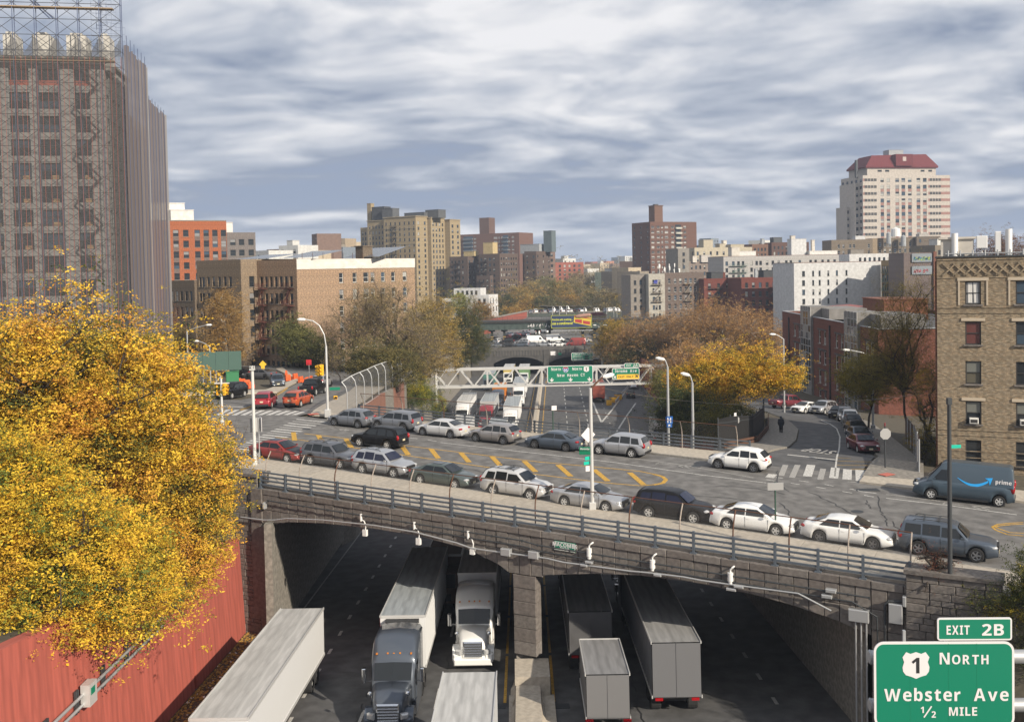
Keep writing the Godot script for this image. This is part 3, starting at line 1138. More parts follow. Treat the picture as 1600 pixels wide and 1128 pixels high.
	d = 26.0
	while d < 296.0:
		line(pm, [road(-15.95, d), road(-15.95, d + 7.9)], .13, M.white_worn, .012, "line", true)
		if d < 170.0:
			line(pm, [road(17.5, d), road(17.5, d + 7.9)], .13, M.white_worn, .012, "line", true)
		d += 8.0
	var ep := func(list):
		var o := []
		for q in list:
			o.append(E(q[0], q[1]))
		return o
	line(pm, ep.call([[924, 622], [932, 642], [940, 660]]), .35, M.white_line, .016, "line", true)
	line(pm, ep.call([[940, 660], [957, 640], [975, 615], [984, 600]]), .35, M.white_line, .016, "line", true)
	line(pm, ep.call([[958, 640], [972, 620], [986, 598]]), .2, M.yellow_line, .016, "line", true)
	line(pm, ep.call([[993.5, 630], [978, 652], [962, 677]]), .3, M.white_line, .016, "line", true)
	for i in 5:
		line(pm, ep.call([[931 + i * 2.0, 641 + i * 3.0], [955 - i * 3.0, 640 + i * 3.3]]), .18, M.white_worn, .016, "line", true)
	var cr := MB.new()
	var r := RandomNumberGenerator.new()
	r.seed = 5
	for s: float in [-4.4, 6.5, 10.3, -8.6]:
		d = 30.0
		while d < 66.0:
			if r.randf() < .72:
				var pts := []
				var n := 7
				for i in n:
					pts.append(road(s + r.randf_range(-.14, .14), d + i * .55))
				ribbon(cr, pts, .07, .018, true)
			d += 4.2
	for i in 16:
		d = r.randf_range(32, 66)
		var s := r.randf_range(-15, 15)
		ribbon(cr, [road(s, d), road(s + .6, d + r.randf_range(-.2, .2)), road(s + r.randf_range(1.0, 2.0), d + r.randf_range(-.3, .3))], .05, .018, true)
	for q in [[[1220, 787], [1232, 800], [1238, 812], [1252, 822]], [[1265, 770], [1300, 785], [1325, 800], [1340, 808]], [[1372, 776], [1376, 800], [1386, 812], [1390, 826]], [[1352, 782], [1358, 790], [1364, 796]], [[1395, 815], [1405, 830], [1411, 838]], [[1120, 760], [1180, 763], [1240, 775]], [[1445, 806], [1452, 815], [1456, 822]], [[1215, 735], [1216, 755], [1240, 772]], [[900, 770], [960, 776], [1010, 780]], [[1060, 770], [1090, 775], [1140, 779], [1200, 790]], [[700, 730], [740, 735], [800, 748]], [[1290, 690], [1302, 676], [1296, 664]]]:
		var jag := []
		var pts := px(q)
		for i in pts.size() - 1:
			for k in 5:
				jag.append(pts[i].lerp(pts[i + 1], k / 5.0) + V(r.randf_range(-.12, .12), 0, r.randf_range(-.12, .12)))
		ribbon(cr, jag, .055, .034)
	var cm := put(pm, "tar_cracks", cr, M.tar)
	cm.set_meta("kind", "stuff")
	for q in [[877, 1104, true, .9, .6], [780, 1104, true, .7, .6], [1355, 766, false, 1.6, .7]]:
		var gm := MB.new()
		for i in 9:
			gm.box(V((i - 4) * q[3] / 9.0, .0, 0), V(q[3] / 18.0, .03, q[4]))
		gm.box(V(0, -.006, 0), V(q[3], .02, q[4] * 1.02))
		put(pm, "drain_grate", gm, M.steel_dark, XT(meet(q[0], q[1], q[2]) + V(0, .035, 0)))
	for q in [[1088, 729], [478, 671], [600, 725], [1340, 800]]:
		var gm := MB.new()
		gm.tube(V(0, 0, 0), V(0, .01, 0), .38, .38, 14)
		put(pm, "manhole_cover", gm, M.steel_dark, XT(G(q[0], q[1]) + V(0, .03, 0)))
	var lm := MultiMesh.new()
	lm.transform_format = MultiMesh.TRANSFORM_3D
	lm.use_colors = true
	var leaf := MB.new()
	leaf.quad(V(-.05, 0, .05), V(.05, .01, .05), V(.05, .0, -.05), V(-.05, .012, -.05))
	lm.mesh = leaf.mesh()
	var cnt := 5200
	lm.instance_count = cnt
	for i in cnt:
		d = r.randf_range(30, 71)
		var s := -18.5 + pow(r.randf(), 1.7) * 2.5
		var p := road(s, d, .04 + .08 * clampf((-16.35 - s) / 2.3, .0, 1.0) + .01)
		var col := K(.42, .27, .05).lerp(K(.2, .1, .03), r.randf())
		if r.randf() < .02:
			col = K(.7, .7, .68)
		lm.set_instance_transform(i, X3(Basis.from_euler(V(r.randf_range(-.5, .5), r.randf() * TAU, r.randf_range(-.5, .5))).scaled(I3 * r.randf_range(.6, 1.5)), p))
		lm.set_instance_color(i, col)
	var li := MultiMeshInstance3D.new()
	li.name = "fallen_leaves"
	li.multimesh = lm
	var leafm := mk("litter", K(1, 1, 1), .9)
	leafm.vertex_color_use_as_albedo = true
	li.material_override = leafm
	add_child(li)
	tag(li, "fallen yellow leaves and litter on the verge under the red wall", "leaves", "", "stuff")
# ================================================================ buildings
func C(u: float, d: float, y := .0) -> Vector3:
	var p := at(u, 420.0, d)
	return V(p.x, y, p.z)
func top_y(u: float, v: float, d: float) -> float:
	return at(u, v, d).y
var win_cache := {}
func window_mesh(w: float, h: float, style: int) -> ArrayMesh:
	var key := "%.2f_%.2f_%d" % [w, h, style]
	if win_cache.has(key):
		return win_cache[key]
	var fr := MB.new()
	var up := MB.new()
	var lo := MB.new()
	var si := MB.new()
	if style == 1:
		var b := minf(.09, w * .09)
		fr.quad(V(0, 0, 0), V(w, 0, 0), V(w, h, 0), V(0, h, 0))
		up.quad(V(b, h * .52, .02), V(w - b, h * .52, .02), V(w - b, h - b, .02), V(b, h - b, .02))
		lo.quad(V(b, b, .01), V(w - b, b, .01), V(w - b, h * .48, .01), V(b, h * .48, .01))
		si.box(V(w / 2, -.06, .13), V(w + .16, .1, .24))
	else:
		var b := .075
		for q in [[w / 2, b / 2, w, b], [w / 2, h - b / 2, w, b], [b / 2, h / 2, b, h - 2 * b], [w - b / 2, h / 2, b, h - 2 * b], [w / 2, h * .5, w - 2 * b, b]]:
			fr.box(V(q[0], q[1], .03), V(q[2], q[3], .08))
		up.quad(V(b, h * .5, .03), V(w - b, h * .5, .03), V(w - b, h - b, .03), V(b, h - b, .03))
		lo.quad(V(b, b, .01), V(w - b, b, .01), V(w - b, h * .5, .01), V(b, h * .5, .01))
		si.box(V(w / 2, -.06, .16), V(w + .2, .11, .3))
		if style == 2:
			for i in 3:
				fr.box(V(w * (i + 1) / 4.0, h / 2, .05), V(.07, h - 2 * b, .06))
	var m := merged([fr, up, lo, si])
	win_cache[key] = m
	return m
func panes() -> Array:
	var r := rng.randf()
	var a: StandardMaterial3D = M.pane
	var b: StandardMaterial3D = M.pane
	if r < .09:
		a = M.pane_blind
	elif r < .13:
		a = M.pane_blind
		b = M.pane_blind
	elif r < .25:
		a = M.pane_curtain
	elif r < .40:
		a = M.pane_blue
		b = M.pane_blue
	return [a, b]
func facade(mb: MB, x: Transform3D, w: float, h: float, opens: Array, reveal: float, y0 := .0):
	var xs := [.0, w]
	var ys := [y0, h]
	for o in opens:
		for q in [o.position.x, o.end.x]:
			if not xs.has(q):
				xs.append(q)
		for q in [o.position.y, o.end.y]:
			if not ys.has(q):
				ys.append(q)
	xs.sort()
	ys.sort()
	for j in ys.size() - 1:
		var i := 0
		while i < xs.size() - 1:
			var cy: float = (ys[j] + ys[j + 1]) * .5
			var e := i
			while e < xs.size() - 1:
				var c := W2((xs[e] + xs[e + 1]) * .5, cy)
				var hole := false
				for o in opens:
					if o.has_point(c):
						hole = true
						break
				if hole:
					break
				e += 1
			if e > i:
				mb.quad(x * V(xs[i], ys[j], 0), x * V(xs[e], ys[j], 0), x * V(xs[e], ys[j + 1], 0), x * V(xs[i], ys[j + 1], 0), Rect2(xs[i], ys[j], xs[e] - xs[i], ys[j + 1] - ys[j]))
				i = e
			else:
				i += 1
	for o in opens:
		var a: Vector2 = o.position
		var b: Vector2 = o.end
		var z := -reveal
		mb.mquad(x * V(a.x, a.y, z), x * V(b.x, a.y, z), x * V(b.x, a.y, 0), x * V(a.x, a.y, 0))
		mb.mquad(x * V(a.x, b.y, 0), x * V(b.x, b.y, 0), x * V(b.x, b.y, z), x * V(a.x, b.y, z))
		mb.mquad(x * V(a.x, a.y, 0), x * V(a.x, b.y, 0), x * V(a.x, b.y, z), x * V(a.x, a.y, z))
		mb.mquad(x * V(b.x, a.y, z), x * V(b.x, b.y, z), x * V(b.x, b.y, 0), x * V(b.x, a.y, 0))
func openings(sp: Dictionary, w: float, h: float) -> Array:
	var out := []
	if sp.is_empty():
		return out
	var cols: Array = sp.get("cols", [])
	if cols.is_empty():
		var m: float = sp.get("m", 1.0)
		for i in sp.n:
			cols.append(m + (w - 2 * m - sp.w) * (i / float(maxi(1, sp.n - 1))) if sp.n > 1 else (w - sp.w) / 2)
	for r in sp.rows:
		for c in cols:
			var ww: float = sp.w
			var cx: float = c if c is float or c is int else c[0]
			if c is Array:
				ww = c[1]
			var y: float = h - sp.top - sp.h - r * sp.pitch
			if y > .3 and cx >= .05 and cx + ww <= w - .05:
				out.append(Rect2(cx, y, ww, sp.h))
	return out
func mass(root: Node3D, x0: float, z0: float, w: float, depth: float, h: float, mat, face := {}, right := {}, left := {}, roof_mat = null, y0 := .0):
	var mb := MB.new()
	var faces := [[XT(V(x0, 0, z0)), w, face], [X3(Basis(UP, PI / 2), V(x0 + w, 0, z0)), depth, right], [X3(Basis(UP, -PI / 2), V(x0, 0, z0 - depth)), depth, left]]
	for f in faces:
		var ops := openings(f[2], f[1], h)
		var rev: float = f[2].get("reveal", .16)
		facade(mb, f[0], f[1], h, ops, rev, y0)
		var style: int = f[2].get("style", 1)
		var fm = f[2].get("frame", M.frame_dark)
		var sm = f[2].get("sill", M.concrete_old)
		for o in ops:
			var p := panes()
			if f[2].has("panes"):
				p = [f[2].panes[rng.randi() % f[2].panes.size()], f[2].panes[rng.randi() % f[2].panes.size()]]
			var x: Transform3D = f[0]
			put(root, "window", window_mesh(o.size.x, o.size.y, style), [fm, p[0], p[1], sm], x * XT(V(o.position.x, o.position.y, -rev)))
	var b := z0 - depth
	mb.mquad(V(x0 + w, y0, b), V(x0, y0, b), V(x0, h, b), V(x0 + w, h, b))
	var t := .3
	var q := [V(x0, h, z0), V(x0 + w, h, z0), V(x0 + w, h, b), V(x0, h, b)]
	var g := [V(x0 + t, h, z0 - t), V(x0 + w - t, h, z0 - t), V(x0 + w - t, h, b + t), V(x0 + t, h, b + t)]
	for i in 4:
		var j := (i + 1) % 4
		mb.mquad(q[i], q[j], g[j], g[i])
		mb.mquad(g[i], g[j], g[j] - V(0, .7, 0), g[i] - V(0, .7, 0))
	put(root, "wall", mb, mat)
	var rm := MB.new()
	var dn := V(0, .65, 0)
	rm.mquad(g[0] - dn, g[1] - dn, g[2] - dn, g[3] - dn)
	put(root, "roof", rm, roof_mat if roof_mat else M.roof_dark)
func coping(root: Node3D, x0: float, z0: float, w: float, depth: float, h: float, mat, out := .08, tall := .18, called := "cornice"):
	var mb := MB.new()
	var y := h + .002 + tall * .5
	mb.box(V(x0 + w / 2, y, z0 - .12 + out / 2), V(w + 2 * out, tall, .34 + out))
	mb.box(V(x0 + w - .12 + out / 2, y, z0 - depth / 2 - .16), V(.34 + out, tall, depth - .32))
	mb.box(V(x0 + .12 - out / 2, y, z0 - depth / 2 - .16), V(.34 + out, tall, depth - .32))
	put(root, called, mb, mat)
func band(root: Node3D, x0: float, z0: float, w: float, y: float, tall: float, proud: float, mat, called := "band"):
	pbox(root, called, mat, V(x0 + w / 2, y, z0 + proud / 2), V(w, tall, proud))
func bulkhead(root: Node3D, p: Vector3, s: Vector3, mat, called := "bulkhead"):
	var mb := MB.new()
	mb.box(p + V(0, s.y / 2, 0), s)
	mb.box(p + V(0, s.y + .08, 0), V(s.x + .3, .16, s.z + .3))
	put(root, called, mb, mat)
func tank(root: Node3D, p: Vector3, r: float, h: float, mat):
	var mb := MB.new()
	for i in 4:
		var o := V(r * .7, 0, 0).rotated(UP, PI / 4 + i * PI / 2)
		mb.tube(p + o, p + o + V(0, 1.6, 0), .1, .1, 5)
	mb.lathe([[1.6, .01], [1.6, r], [1.6 + h, r * .94], [2.4 + h, .01]], p, UP, 14)
	put(root, "water_tank", mb, mat)
func escape(root: Node3D, x: float, w: float, z: float, levels: Array, mat):
	var mb := MB.new()
	for i in levels.size():
		var y: float = levels[i]
		mb.box(V(x + w / 2, y, z + .5), V(w, .07, 1.0))
		mb.box(V(x + w / 2, y + .95, z + .98), V(w, .05, .04))
		mb.box(V(x + w / 2, y + .5, z + .98), V(w, .04, .03))
		for k in [.0, 1.0]:
			mb.box(V(x + w * k, y + .95, z + .5), V(.04, .05, 1.0))
		for k in 9:
			mb.box(V(x + w * k / 8.0, y + .5, z + .98), V(.03, .95, .03))
		if i > 0:
			var a := V(x + w * .15, y + .05, z + .45)
			var b := V(x + w * .85, levels[i - 1] + .05, z + .45)
			for q in [.0, .4]:
				mb.beam(a + V(0, 0, q), b + V(0, 0, q), .04, .16)
	put(root, "fire_escape", mb, mat)
func aircon(root: Node3D, p: Vector3, called := "air_conditioner"):
	var mb := MB.new()
	mb.bev(p, V(.62, .42, .5), .03)
	var gr := MB.new()
	gr.quad(p + V(-.24, -.13, .256), p + V(.24, -.13, .256), p + V(.24, .13, .256), p + V(-.24, .13, .256))
	put(root, called, merged([mb, gr]), [M.frame_white, M.frame_dark])
var front := .0
func house(called: String, label: String, a: Vector3, b: Vector3, group := "") -> Node3D:
	front = a.distance_to(b)
	return thing(called, label, "building", a, yaw_of(b - a), group)
func build_near_buildings():
	# --- brick apartment house at the right edge
	var A := C(1464.5, 75.5, -2.0)
	var B_ := A + V(.92, 0, .39) * 16.0
	var o := house("apartment_house", "tan brick apartment house behind the blue delivery van, lattice brickwork under its roof", A, B_)
	var h := top_y(1465, 403, 75.5) + 2.0
	var tan_ := brick("brick_tan", K(.40, .33, .235))
	var mb := MB.new()
	var rows := [440.0, 503.0, 564.5, 627.5, 688.0]
	var ops := []
	for r in 5:
		var yt: float = top_y(1512, rows[r], 74.5) + 2.0
		for c in [1.95, 5.35, 8.9, 12.3]:
			ops.append(Rect2(c - (.0 if r < 4 else .02), yt - (1.72 if r < 4 else 1.85), 1.08, 1.72 if r < 4 else 1.85))
	facade(mb, X3(), 16.0, h, ops, .2)
	facade(mb, X3(Basis(UP, -PI / 2), V(0, 0, -22)), 22.0, h, [], .2)
	mb.mquad(V(16, 0, 0), V(16, 0, -22), V(16, h, -22), V(16, h, 0))
	mb.mquad(V(16, 0, -22), V(0, 0, -22), V(0, h, -22), V(16, h, -22))
	put(o, "wall", mb, tan_)
	mb = MB.new()
	mb.mquad(V(.3, h - .5, -.3), V(15.7, h - .5, -.3), V(15.7, h - .5, -21.7), V(.3, h - .5, -21.7))
	put(o, "roof", mb, M.roof_dark)
	var k := 0
	for q in ops:
		var wn := Node3D.new()
		wn.name = numbered(o, "window")
		wn.position = V(q.position.x, q.position.y, -.2)
		o.add_child(wn, true)
		var fr := MB.new()
		var w: float = q.size.x
		var hh: float = q.size.y
		for z in [[w / 2, .04, w, .08], [w / 2, hh - .04, w, .08], [.045, hh / 2, .09, hh - .16], [w - .045, hh / 2, .09, hh - .16], [w / 2, hh * .5, w - .18, .06]]:
			fr.box(V(z[0], z[1], .05), V(z[2], z[3], .1))
		put(wn, "frame", fr, M.frame_dark)
		var row := k / 4
		var col := k % 4
		var mats := [M.pane, M.pane]
		if row == 0:
			mats = [M.pane_curtain, M.pane_curtain] if col == 0 else [M.pane_blue, M.pane_blue]
		elif row == 1:
			mats = [mk("pane_red", K(.12, .045, .04), .15), M.pane_red] if col == 0 else [M.pane, M.pane_blue]
		elif row == 2:
			mats = [mk("pane_grey", K(.16, .165, .15), .2), mk("pane_dun", K(.11, .1, .075), .2)] if col == 0 else [M.pane, M.pane]
		elif row == 3:
			mats = [M.pane_grey, M.pane]
		for z in 2:
			var pm := MB.new()
			var y0 := .08 if z == 1 else hh * .5
			pm.quad(V(.09, y0, .03 + .02 * (1 - z)), V(w - .09, y0, .03 + .02 * (1 - z)), V(w - .09, y0 + hh * .5 - .08, .03 + .02 * (1 - z)), V(.09, y0 + hh * .5 - .08, .03 + .02 * (1 - z)))
			put(wn, "pane", pm, mats[z])
		if row == 0 and col == 0:
			for z in 2:
				var cm := MB.new()
				for i in 4:
					cm.quad(V(.2 + z * .42 + i * .07, .12, .055 + .004 * (i % 2)), V(.27 + z * .42 + i * .07, .12, .055 + .004 * ((i + 1) % 2)), V(.27 + z * .36 + i * .07, hh * .95, .055 + .004 * ((i + 1) % 2)), V(.2 + z * .36 + i * .07, hh * .95, .055 + .004 * (i % 2)))
				put(wn, "curtain", cm, M.frame_white)
		pbox(wn, "sill", M.stone_pale if row < 4 else M.frame_dark, V(w / 2, -.055, .17), V(w + .24, .11, .36))
		if row in [0, 1, 3]:
			var hd := MB.new()
			hd.box(V(w / 2, hh + .17, .23), V(w + .55 + (.5 if row == 0 else .0), .22, .1))
			if row == 0:
				hd.box(V(w + .42, hh * .5, .23), V(.12, hh + .1, .07))
				hd.box(V(-.42, hh * .5, .23), V(.12, hh + .1, .07))
			put(wn, "lintel", hd, mk("limestone", K(.45, .38, .29), .9))
		if row == 3:
			aircon(wn, V(w * .52, .28, .32))
		k += 1
	for y in [h - .15, h - 1.5, h - 3.75, h - 4.15, h - 13.0, h - 13.4]:
		band(o, 0, 0, 16.0, y, .09, .05, tan_, "brick_course")
	for y in [h - 14.6, h - 15.1, h - 15.6, h - 16.1]:
		band(o, 0, 0, 16.0, y, .05, .025, tan_, "brick_course")
	for i in 21:
		for sgn in [-1, 1]:
			var lm := MB.new()
			var x0 := .4 + i * .73
			var a2 := V(x0 if sgn > 0 else x0 + .95, h - 1.36, .02)
			var b2 := V(x0 + .95 if sgn > 0 else x0, h - .42, .02)
			lm.beam(a2, b2, .15 if sgn > 0 else .17, .11)
			put(o, "lattice_brick", lm, tan_)
	mb = MB.new()
	mb.box(V(8.0, h + .05, -.16), V(16.2, .12, .5))
	mb.box(V(.16, h + .05, -11.2), V(.5, .12, 21.6))
	put(o, "coping", mb, M.steel_dark)
	pbox(o, "corner_pier", brick("brick_rust", K(.25, .13, .09)), V(-.06, h / 2, -.35), V(.14, h - .5, .4))
	bulkhead(o, V(1.45, h - .5, -2.2), V(2.3, 1.9, 2.4), plain("render_white", K(.62, .58, .52)))
	for q in [[1.65, .42, 2.35], [7.6, .45, 2.55], [11.6, .42, 2.3]]:
		ptube(o, "mast_antenna", M.white_metal, V(q[0] * .62 + .25, h + .1, -.9), V(q[0] * .62 + .25, h + q[2] - .5, -.9), .24, .24, 14)
	for q in [[3.25, .75, .95], [4.35, .42, 1.55]]:
		mb = MB.new()
		mb.bev(V(q[0] - .1, h + .35 + q[2] / 2 + (.3 if q[2] < 1.0 else .0), -1.0), V(q[1], q[2], .25), .04)
		mb.tube(V(q[0] - .1, h - .4, -1.1), V(q[0] - .1, h + 1.6, -1.1), .05, .05, 6)
		put(o, "panel_antenna", mb, M.white_metal)
	mb = MB.new()
	mb.tube(V(.6, h + .28, -.7), V(6.2, h + .28, -.7), .05, .05, 6)
	mb.tube(V(.6, h + 1.5, -1.2), V(5.2, h + 1.5, -1.2), .04, .04, 6)
	for i in 7:
		mb.tube(V(.8 + i * .85, h - .4, -.7), V(.8 + i * .85, h + .55, -.7), .06, .06, 5)
		mb.box(V(1.0 + i * .8, h + .18, -.9), V(.24, .3, .2))
	put(o, "mast_frame", mb, M.galvanised)
	# --- tower under scaffold at the left
	A = C(-90, 124.0, -4.0)
	B_ = C(172, 127.5, -4.0)
	o = house("apartment_tower", "bare concrete tower block wrapped in scaffold netting at the left", A, B_)
	var W := A.distance_to(B_)
	h = top_y(172, 93, 127.5) + 4.0
	var grey := plain("concrete_tower", K(.34, .335, .325))
	var sx := 127.0 / 1556.0
	var cols := []
	for q in [[-74, 26], [-30, 28], [12.5, 29], [54.5, 30], [107.5, 22]]:
		cols.append([(q[0] + 90.0) * sx, q[1] * sx])
	var sp := {"cols": cols, "w": 2.3, "h": 2.08, "rows": 14, "top": 1.25, "pitch": 2.95, "reveal": .3, "style": 1, "panes": [M.pane, M.pane, M.pane, M.pane_blue], "frame": M.frame_dark}
	var sd := {"cols": [[1.2, 1.5], [4.6, 1.5], [8.0, 1.5], [11.0, 1.5]], "w": 1.4, "h": 2.1, "rows": 14, "top": 1.25, "pitch": 2.95, "reveal": .3}
	mass(o, 0, 0, W, 15.0, h, grey, sp, sd)
	mass(o, 0, -15.0, W - .4, 15.0, h - 4.2, grey, {}, {"cols": [[2, 1.5], [6, 1.5], [10, 1.5]], "w": 1.4, "h": 2.1, "rows": 13, "top": 1.25, "pitch": 2.95, "reveal": .3})
	coping(o, 0, 0, W, 15.0, h, M.concrete_old, .35, .3)
	for q in [[3, 22, 38], [45, 72, 37], [95, 124, 39], [143, 159, 41], [-40, -12, 38]]:
		var x0: float = (q[0] + 90.0) * sx
		var x1: float = (q[1] + 90.0) * sx
		mb = MB.new()
		mb.box(V((x0 + x1) / 2, h + 1.0, -2.5), V(x1 - x0, 4.4, 3.0))
		mb.box(V((x0 + x1) / 2 - .1, h + 3.4, -2.5), V((x1 - x0) * .6, .5, 2.0))
		put(o, "stair_head", mb, plain("old_white", K(.55, .53, .49)))
	for c in cols:
		pbox(o, "guard_board", mk("guard_red", K(.36, .10, .07), .9), V(c[0] + c[1] / 2, h - 1.25 - 1.75, -.12), V(c[1] - .06, .62, .05))
		for r in range(4, 9):
			pbox(o, "crate", mk("crate_wood", K(.36, .24, .13), .9), V(c[0] + c[1] * .7, h - 1.25 - 2.08 - r * 2.95 + .28, -.16), V(.75, .45, .2))
	scaffold(A, B_, W, h)
	# --- orange and grey blocks behind the tower
	A = C(236, 268, -6.0)
	B_ = C(355, 277, -6.0)
	o = house("apartment_block", "orange brick apartment block with white penthouse right of the scaffolded tower", A, B_)
	W = A.distance_to(B_)
	h = top_y(355, 345.5, 277) + 6.0
	var pxm := W / 119.0
	cols = []
	for q in [256.0, 270.5, 286.0, 304.0, 318.0, 332.0, 345.7]:
		cols.append((q - 236.0) * pxm)
	var org := brick("brick_orange", K(.52, .17, .075))
	mass(o, 0, 0, W, 18, h, org, {"cols": cols, "w": 1.45, "h": 1.8, "rows": 11, "top": 2.4, "pitch": 2.95, "panes": [M.pane, M.pane, M.pane, M.pane, M.pane_blue, M.pane, M.pane_curtain]})
	for i in cols.size():
		for r in 10:
			if i in [0, 1, 3, 4, 5, 6] and not (i in [3, 5] and r % 2):
				band(o, cols[i] + .0, 0, 1.45, h - 2.4 - 1.8 - .63 - r * 2.95, .98, .012, brick("brick_mauve", K(.24, .19, .18)), "spandrel")
	coping(o, 0, 0, W, 18, h, M.concrete_old, .05, .25)
	bulkhead(o, V(5.0, h - .6, -6), V(9.0, 5.6, 6), plain("render_bright", K(.72, .70, .67)))
	bulkhead(o, V(8.5, h - .6, -3.2), V(6.0, 3.6, 5), M.render_bright)
	var A2 := C(355, 277.5, -6.0)
	var B2 := C(400, 281, -6.0)
	o = house("apartment_block", "low grey brick block with square windows beside the orange block", A2, B2)
	W = A2.distance_to(B2)
	h = top_y(400, 363, 281) + 6.0
	mass(o, 0, 0, W, 16, h, brick("brick_grey", K(.27, .25, .25)), {"cols": [.9, 3.3, 5.9], "w": 1.5, "h": 1.7, "rows": 10, "top": 1.9, "pitch": 2.95})
	bulkhead(o, V(.9, h - .6, -4), V(2.4, 3.4, 4), M.render_bright)
	# --- tan corner house
	var K := C(463, 170, -4.2)
	A = C(401, 177.0, -4.2)
	o = house("apartment_house", "tan brick corner apartment house with rusty fire escapes and solar roof", A, K)
	W = A.distance_to(K)
	h = top_y(463, 405, 170) + 4.2
	var tb := brick("brick_dun", K(.36, .285, .205))
	var tl := brick("brick_light", K(.50, .36, .25))
	cols = []
	for i in 7:
		cols.append(.75 + i * (W - 1.9) / 6.6)
	var lit := {"cols": [[9.4, 1.0], [12.6, 1.0], [15.2, 1.3], [17.0, 1.0], [19.6, 1.0], [22.2, 1.0], [25.2, 1.1]], "w": 1.0, "h": 1.75, "rows": 6, "top": 2.5, "pitch": 2.95, "frame": M.frame_white}
	mass(o, 0, 0, W, 28.5, h, tl, {"cols": cols, "w": .85, "h": 1.8, "rows": 6, "top": 2.9, "pitch": 2.95}, lit)
	pbox(o, "parapet_band", plain("white_band", K(.72, .69, .64)), V(W + .03, h - .85, -14.25), V(.06, 1.75, 28.5))
	mb = MB.new()
	mb.box(V(W / 2, h / 2, .012), V(.02, .02, .02))
	escape(o, .5, 2.3, 0, [h - 5.0, h - 7.95, h - 10.9, h - 13.85, h - 16.8], mk("rust_red", K(.16, .05, .035), .8))
	escape(o, W - 3.2, 2.4, 0, [h - 5.0, h - 7.95, h - 10.9, h - 13.85, h - 16.8], M.rust_red)
	escape(o, W - 3.2, 2.4, 0, [h - 5.0], M.rust_red)
	var step := 3.4
	var Wb := 13.5
	mass(o, -Wb - .02, step, Wb, 20, h + .25, tb, {"cols": [.7, 1.6, 3.2, 4.8, 6.6, 8.3, 9.9], "w": .85, "h": 1.8, "rows": 6, "top": 3.0, "pitch": 2.95}, {"cols": [1.7], "w": 1.1, "h": 1.9, "rows": 6, "top": 3.0, "pitch": 2.95})
	escape(o, -Wb + 6.2, 2.4, step, [h - 4.8, h - 7.75, h - 10.7], M.black_metal)
	mass(o, -Wb - 10.0, step + .5, 9.9, 18, h - 3.3, brick("brick_umber", K(.23, .185, .14)), {"cols": [.6, 2.0, 3.6, 5.2, 6.8, 8.3], "w": .85, "h": 1.8, "rows": 5, "top": 2.0, "pitch": 2.95})
	escape(o, -Wb - 10.2, 1.6, step + .5, [h - 7.5, h - 10.4], M.black_metal)
	for q in [[-8.0, 10.0, -4.0, 1.2], [3.2, 9.0, -6.0, 1.6], [4.0, 9.5, -20.0, 2.2]]:
		for i in 6:
			mb = MB.new()
			var x0: float = q[0] + i * q[1] / 6.0
			mb.mquad(V(x0, h + .35, q[2] + 3.0), V(x0 + q[1] / 6.0 - .06, h + .35, q[2] + 3.0), V(x0 + q[1] / 6.0 - .06, h + q[3], q[2] - 4.0), V(x0, h + q[3], q[2] - 4.0))
			put(o, "solar_panel", mb, mk("solar", K(.16, .18, .21), .25, .3))
	bulkhead(o, V(8.3, h - .5, -18), V(2.0, 2.8, 2.4), M.brick_umber)
	mb = MB.new()
	for i in 12:
		mb.box(V(W - .3, h + .5, -1.5 - i * 2.3), V(.06, 1.2, .06))
	put(o, "rail_post", mb, M.rust)
	# --- red brick school-like house on the right
	A = C(1222, 186, -8.0)
	B_ = C(1372, 131, -8.0)
	o = house("school_building", "dark red brick building with glazed stair towers behind parked cars", A, B_)
	W = A.distance_to(B_)
	h = top_y(1345, 510, 138) + 8.0
	var rb := brick("brick_red", K(.25, .095, .068))
	cols = []
	var xat := func(u: float) -> float:
		var r := R(u, 420)
		var d0 := W2(B_.x - A.x, B_.z - A.z).normalized()
		var n0 := W2(-d0.y, d0.x)
		var kk := (W2(A.x, A.z)).dot(n0) / W2(r.x, r.z).dot(n0)
		return (W2(r.x, r.z) * kk - W2(A.x, A.z)).dot(d0)
	for u in [1240.0, 1247.0, 1278.5, 1286.5, 1305.0, 1313.0, 1352.0, 1360.0]:
		cols.append(xat.call(u))
	mass(o, 0, 0, W, 26, h - .01, rb, {"cols": cols, "w": 1.35, "h": 2.1, "rows": 4, "top": 1.9, "pitch": 3.2, "frame": M.frame_white, "style": 0, "panes": [M.pane, M.pane_curtain, M.pane]})
	for i in range(0, cols.size(), 2):
		for r in 4:
			band(o, cols[i] - .3, 0, cols[i + 1] - cols[i] + 1.95, h - 1.72 - r * 3.2, .22, .12, M.steel_dark, "lintel")
	for u in [1233.0, 1297.0]:
		mb = MB.new()
		var x0: float = xat.call(u)
		mb.tube(V(x0, .5, .12), V(x0, h - .8, .12), .14, .14, 8)
		put(o, "downpipe", mb, M.steel_dark)
	coping(o, 0, 0, W, 26, h, M.roof_grey, .06, .12)
	for q in [[1255.0, 1270.5, 1.7, 5.5], [1324.0, 1344.0, 1.9, 6.0]]:
		var x0: float = xat.call(q[0])
		var x1: float = xat.call(q[1])
		var tw := x1 - x0
		mb = MB.new()
		mb.box(V((x0 + x1) / 2, (h + q[2]) / 2, -1.4), V(tw, h + q[2], 3.6))
		mb.box(V((x0 + x1) / 2 + 2.2, h + q[2] / 2 - .2, -4.4), V(tw + 4.4, q[2], 6.0))
		put(o, "stair_tower", mb, plain("zinc", K(.235, .225, .215)))
		var n := 4
		var rws := int((h + q[2]) / 1.15)
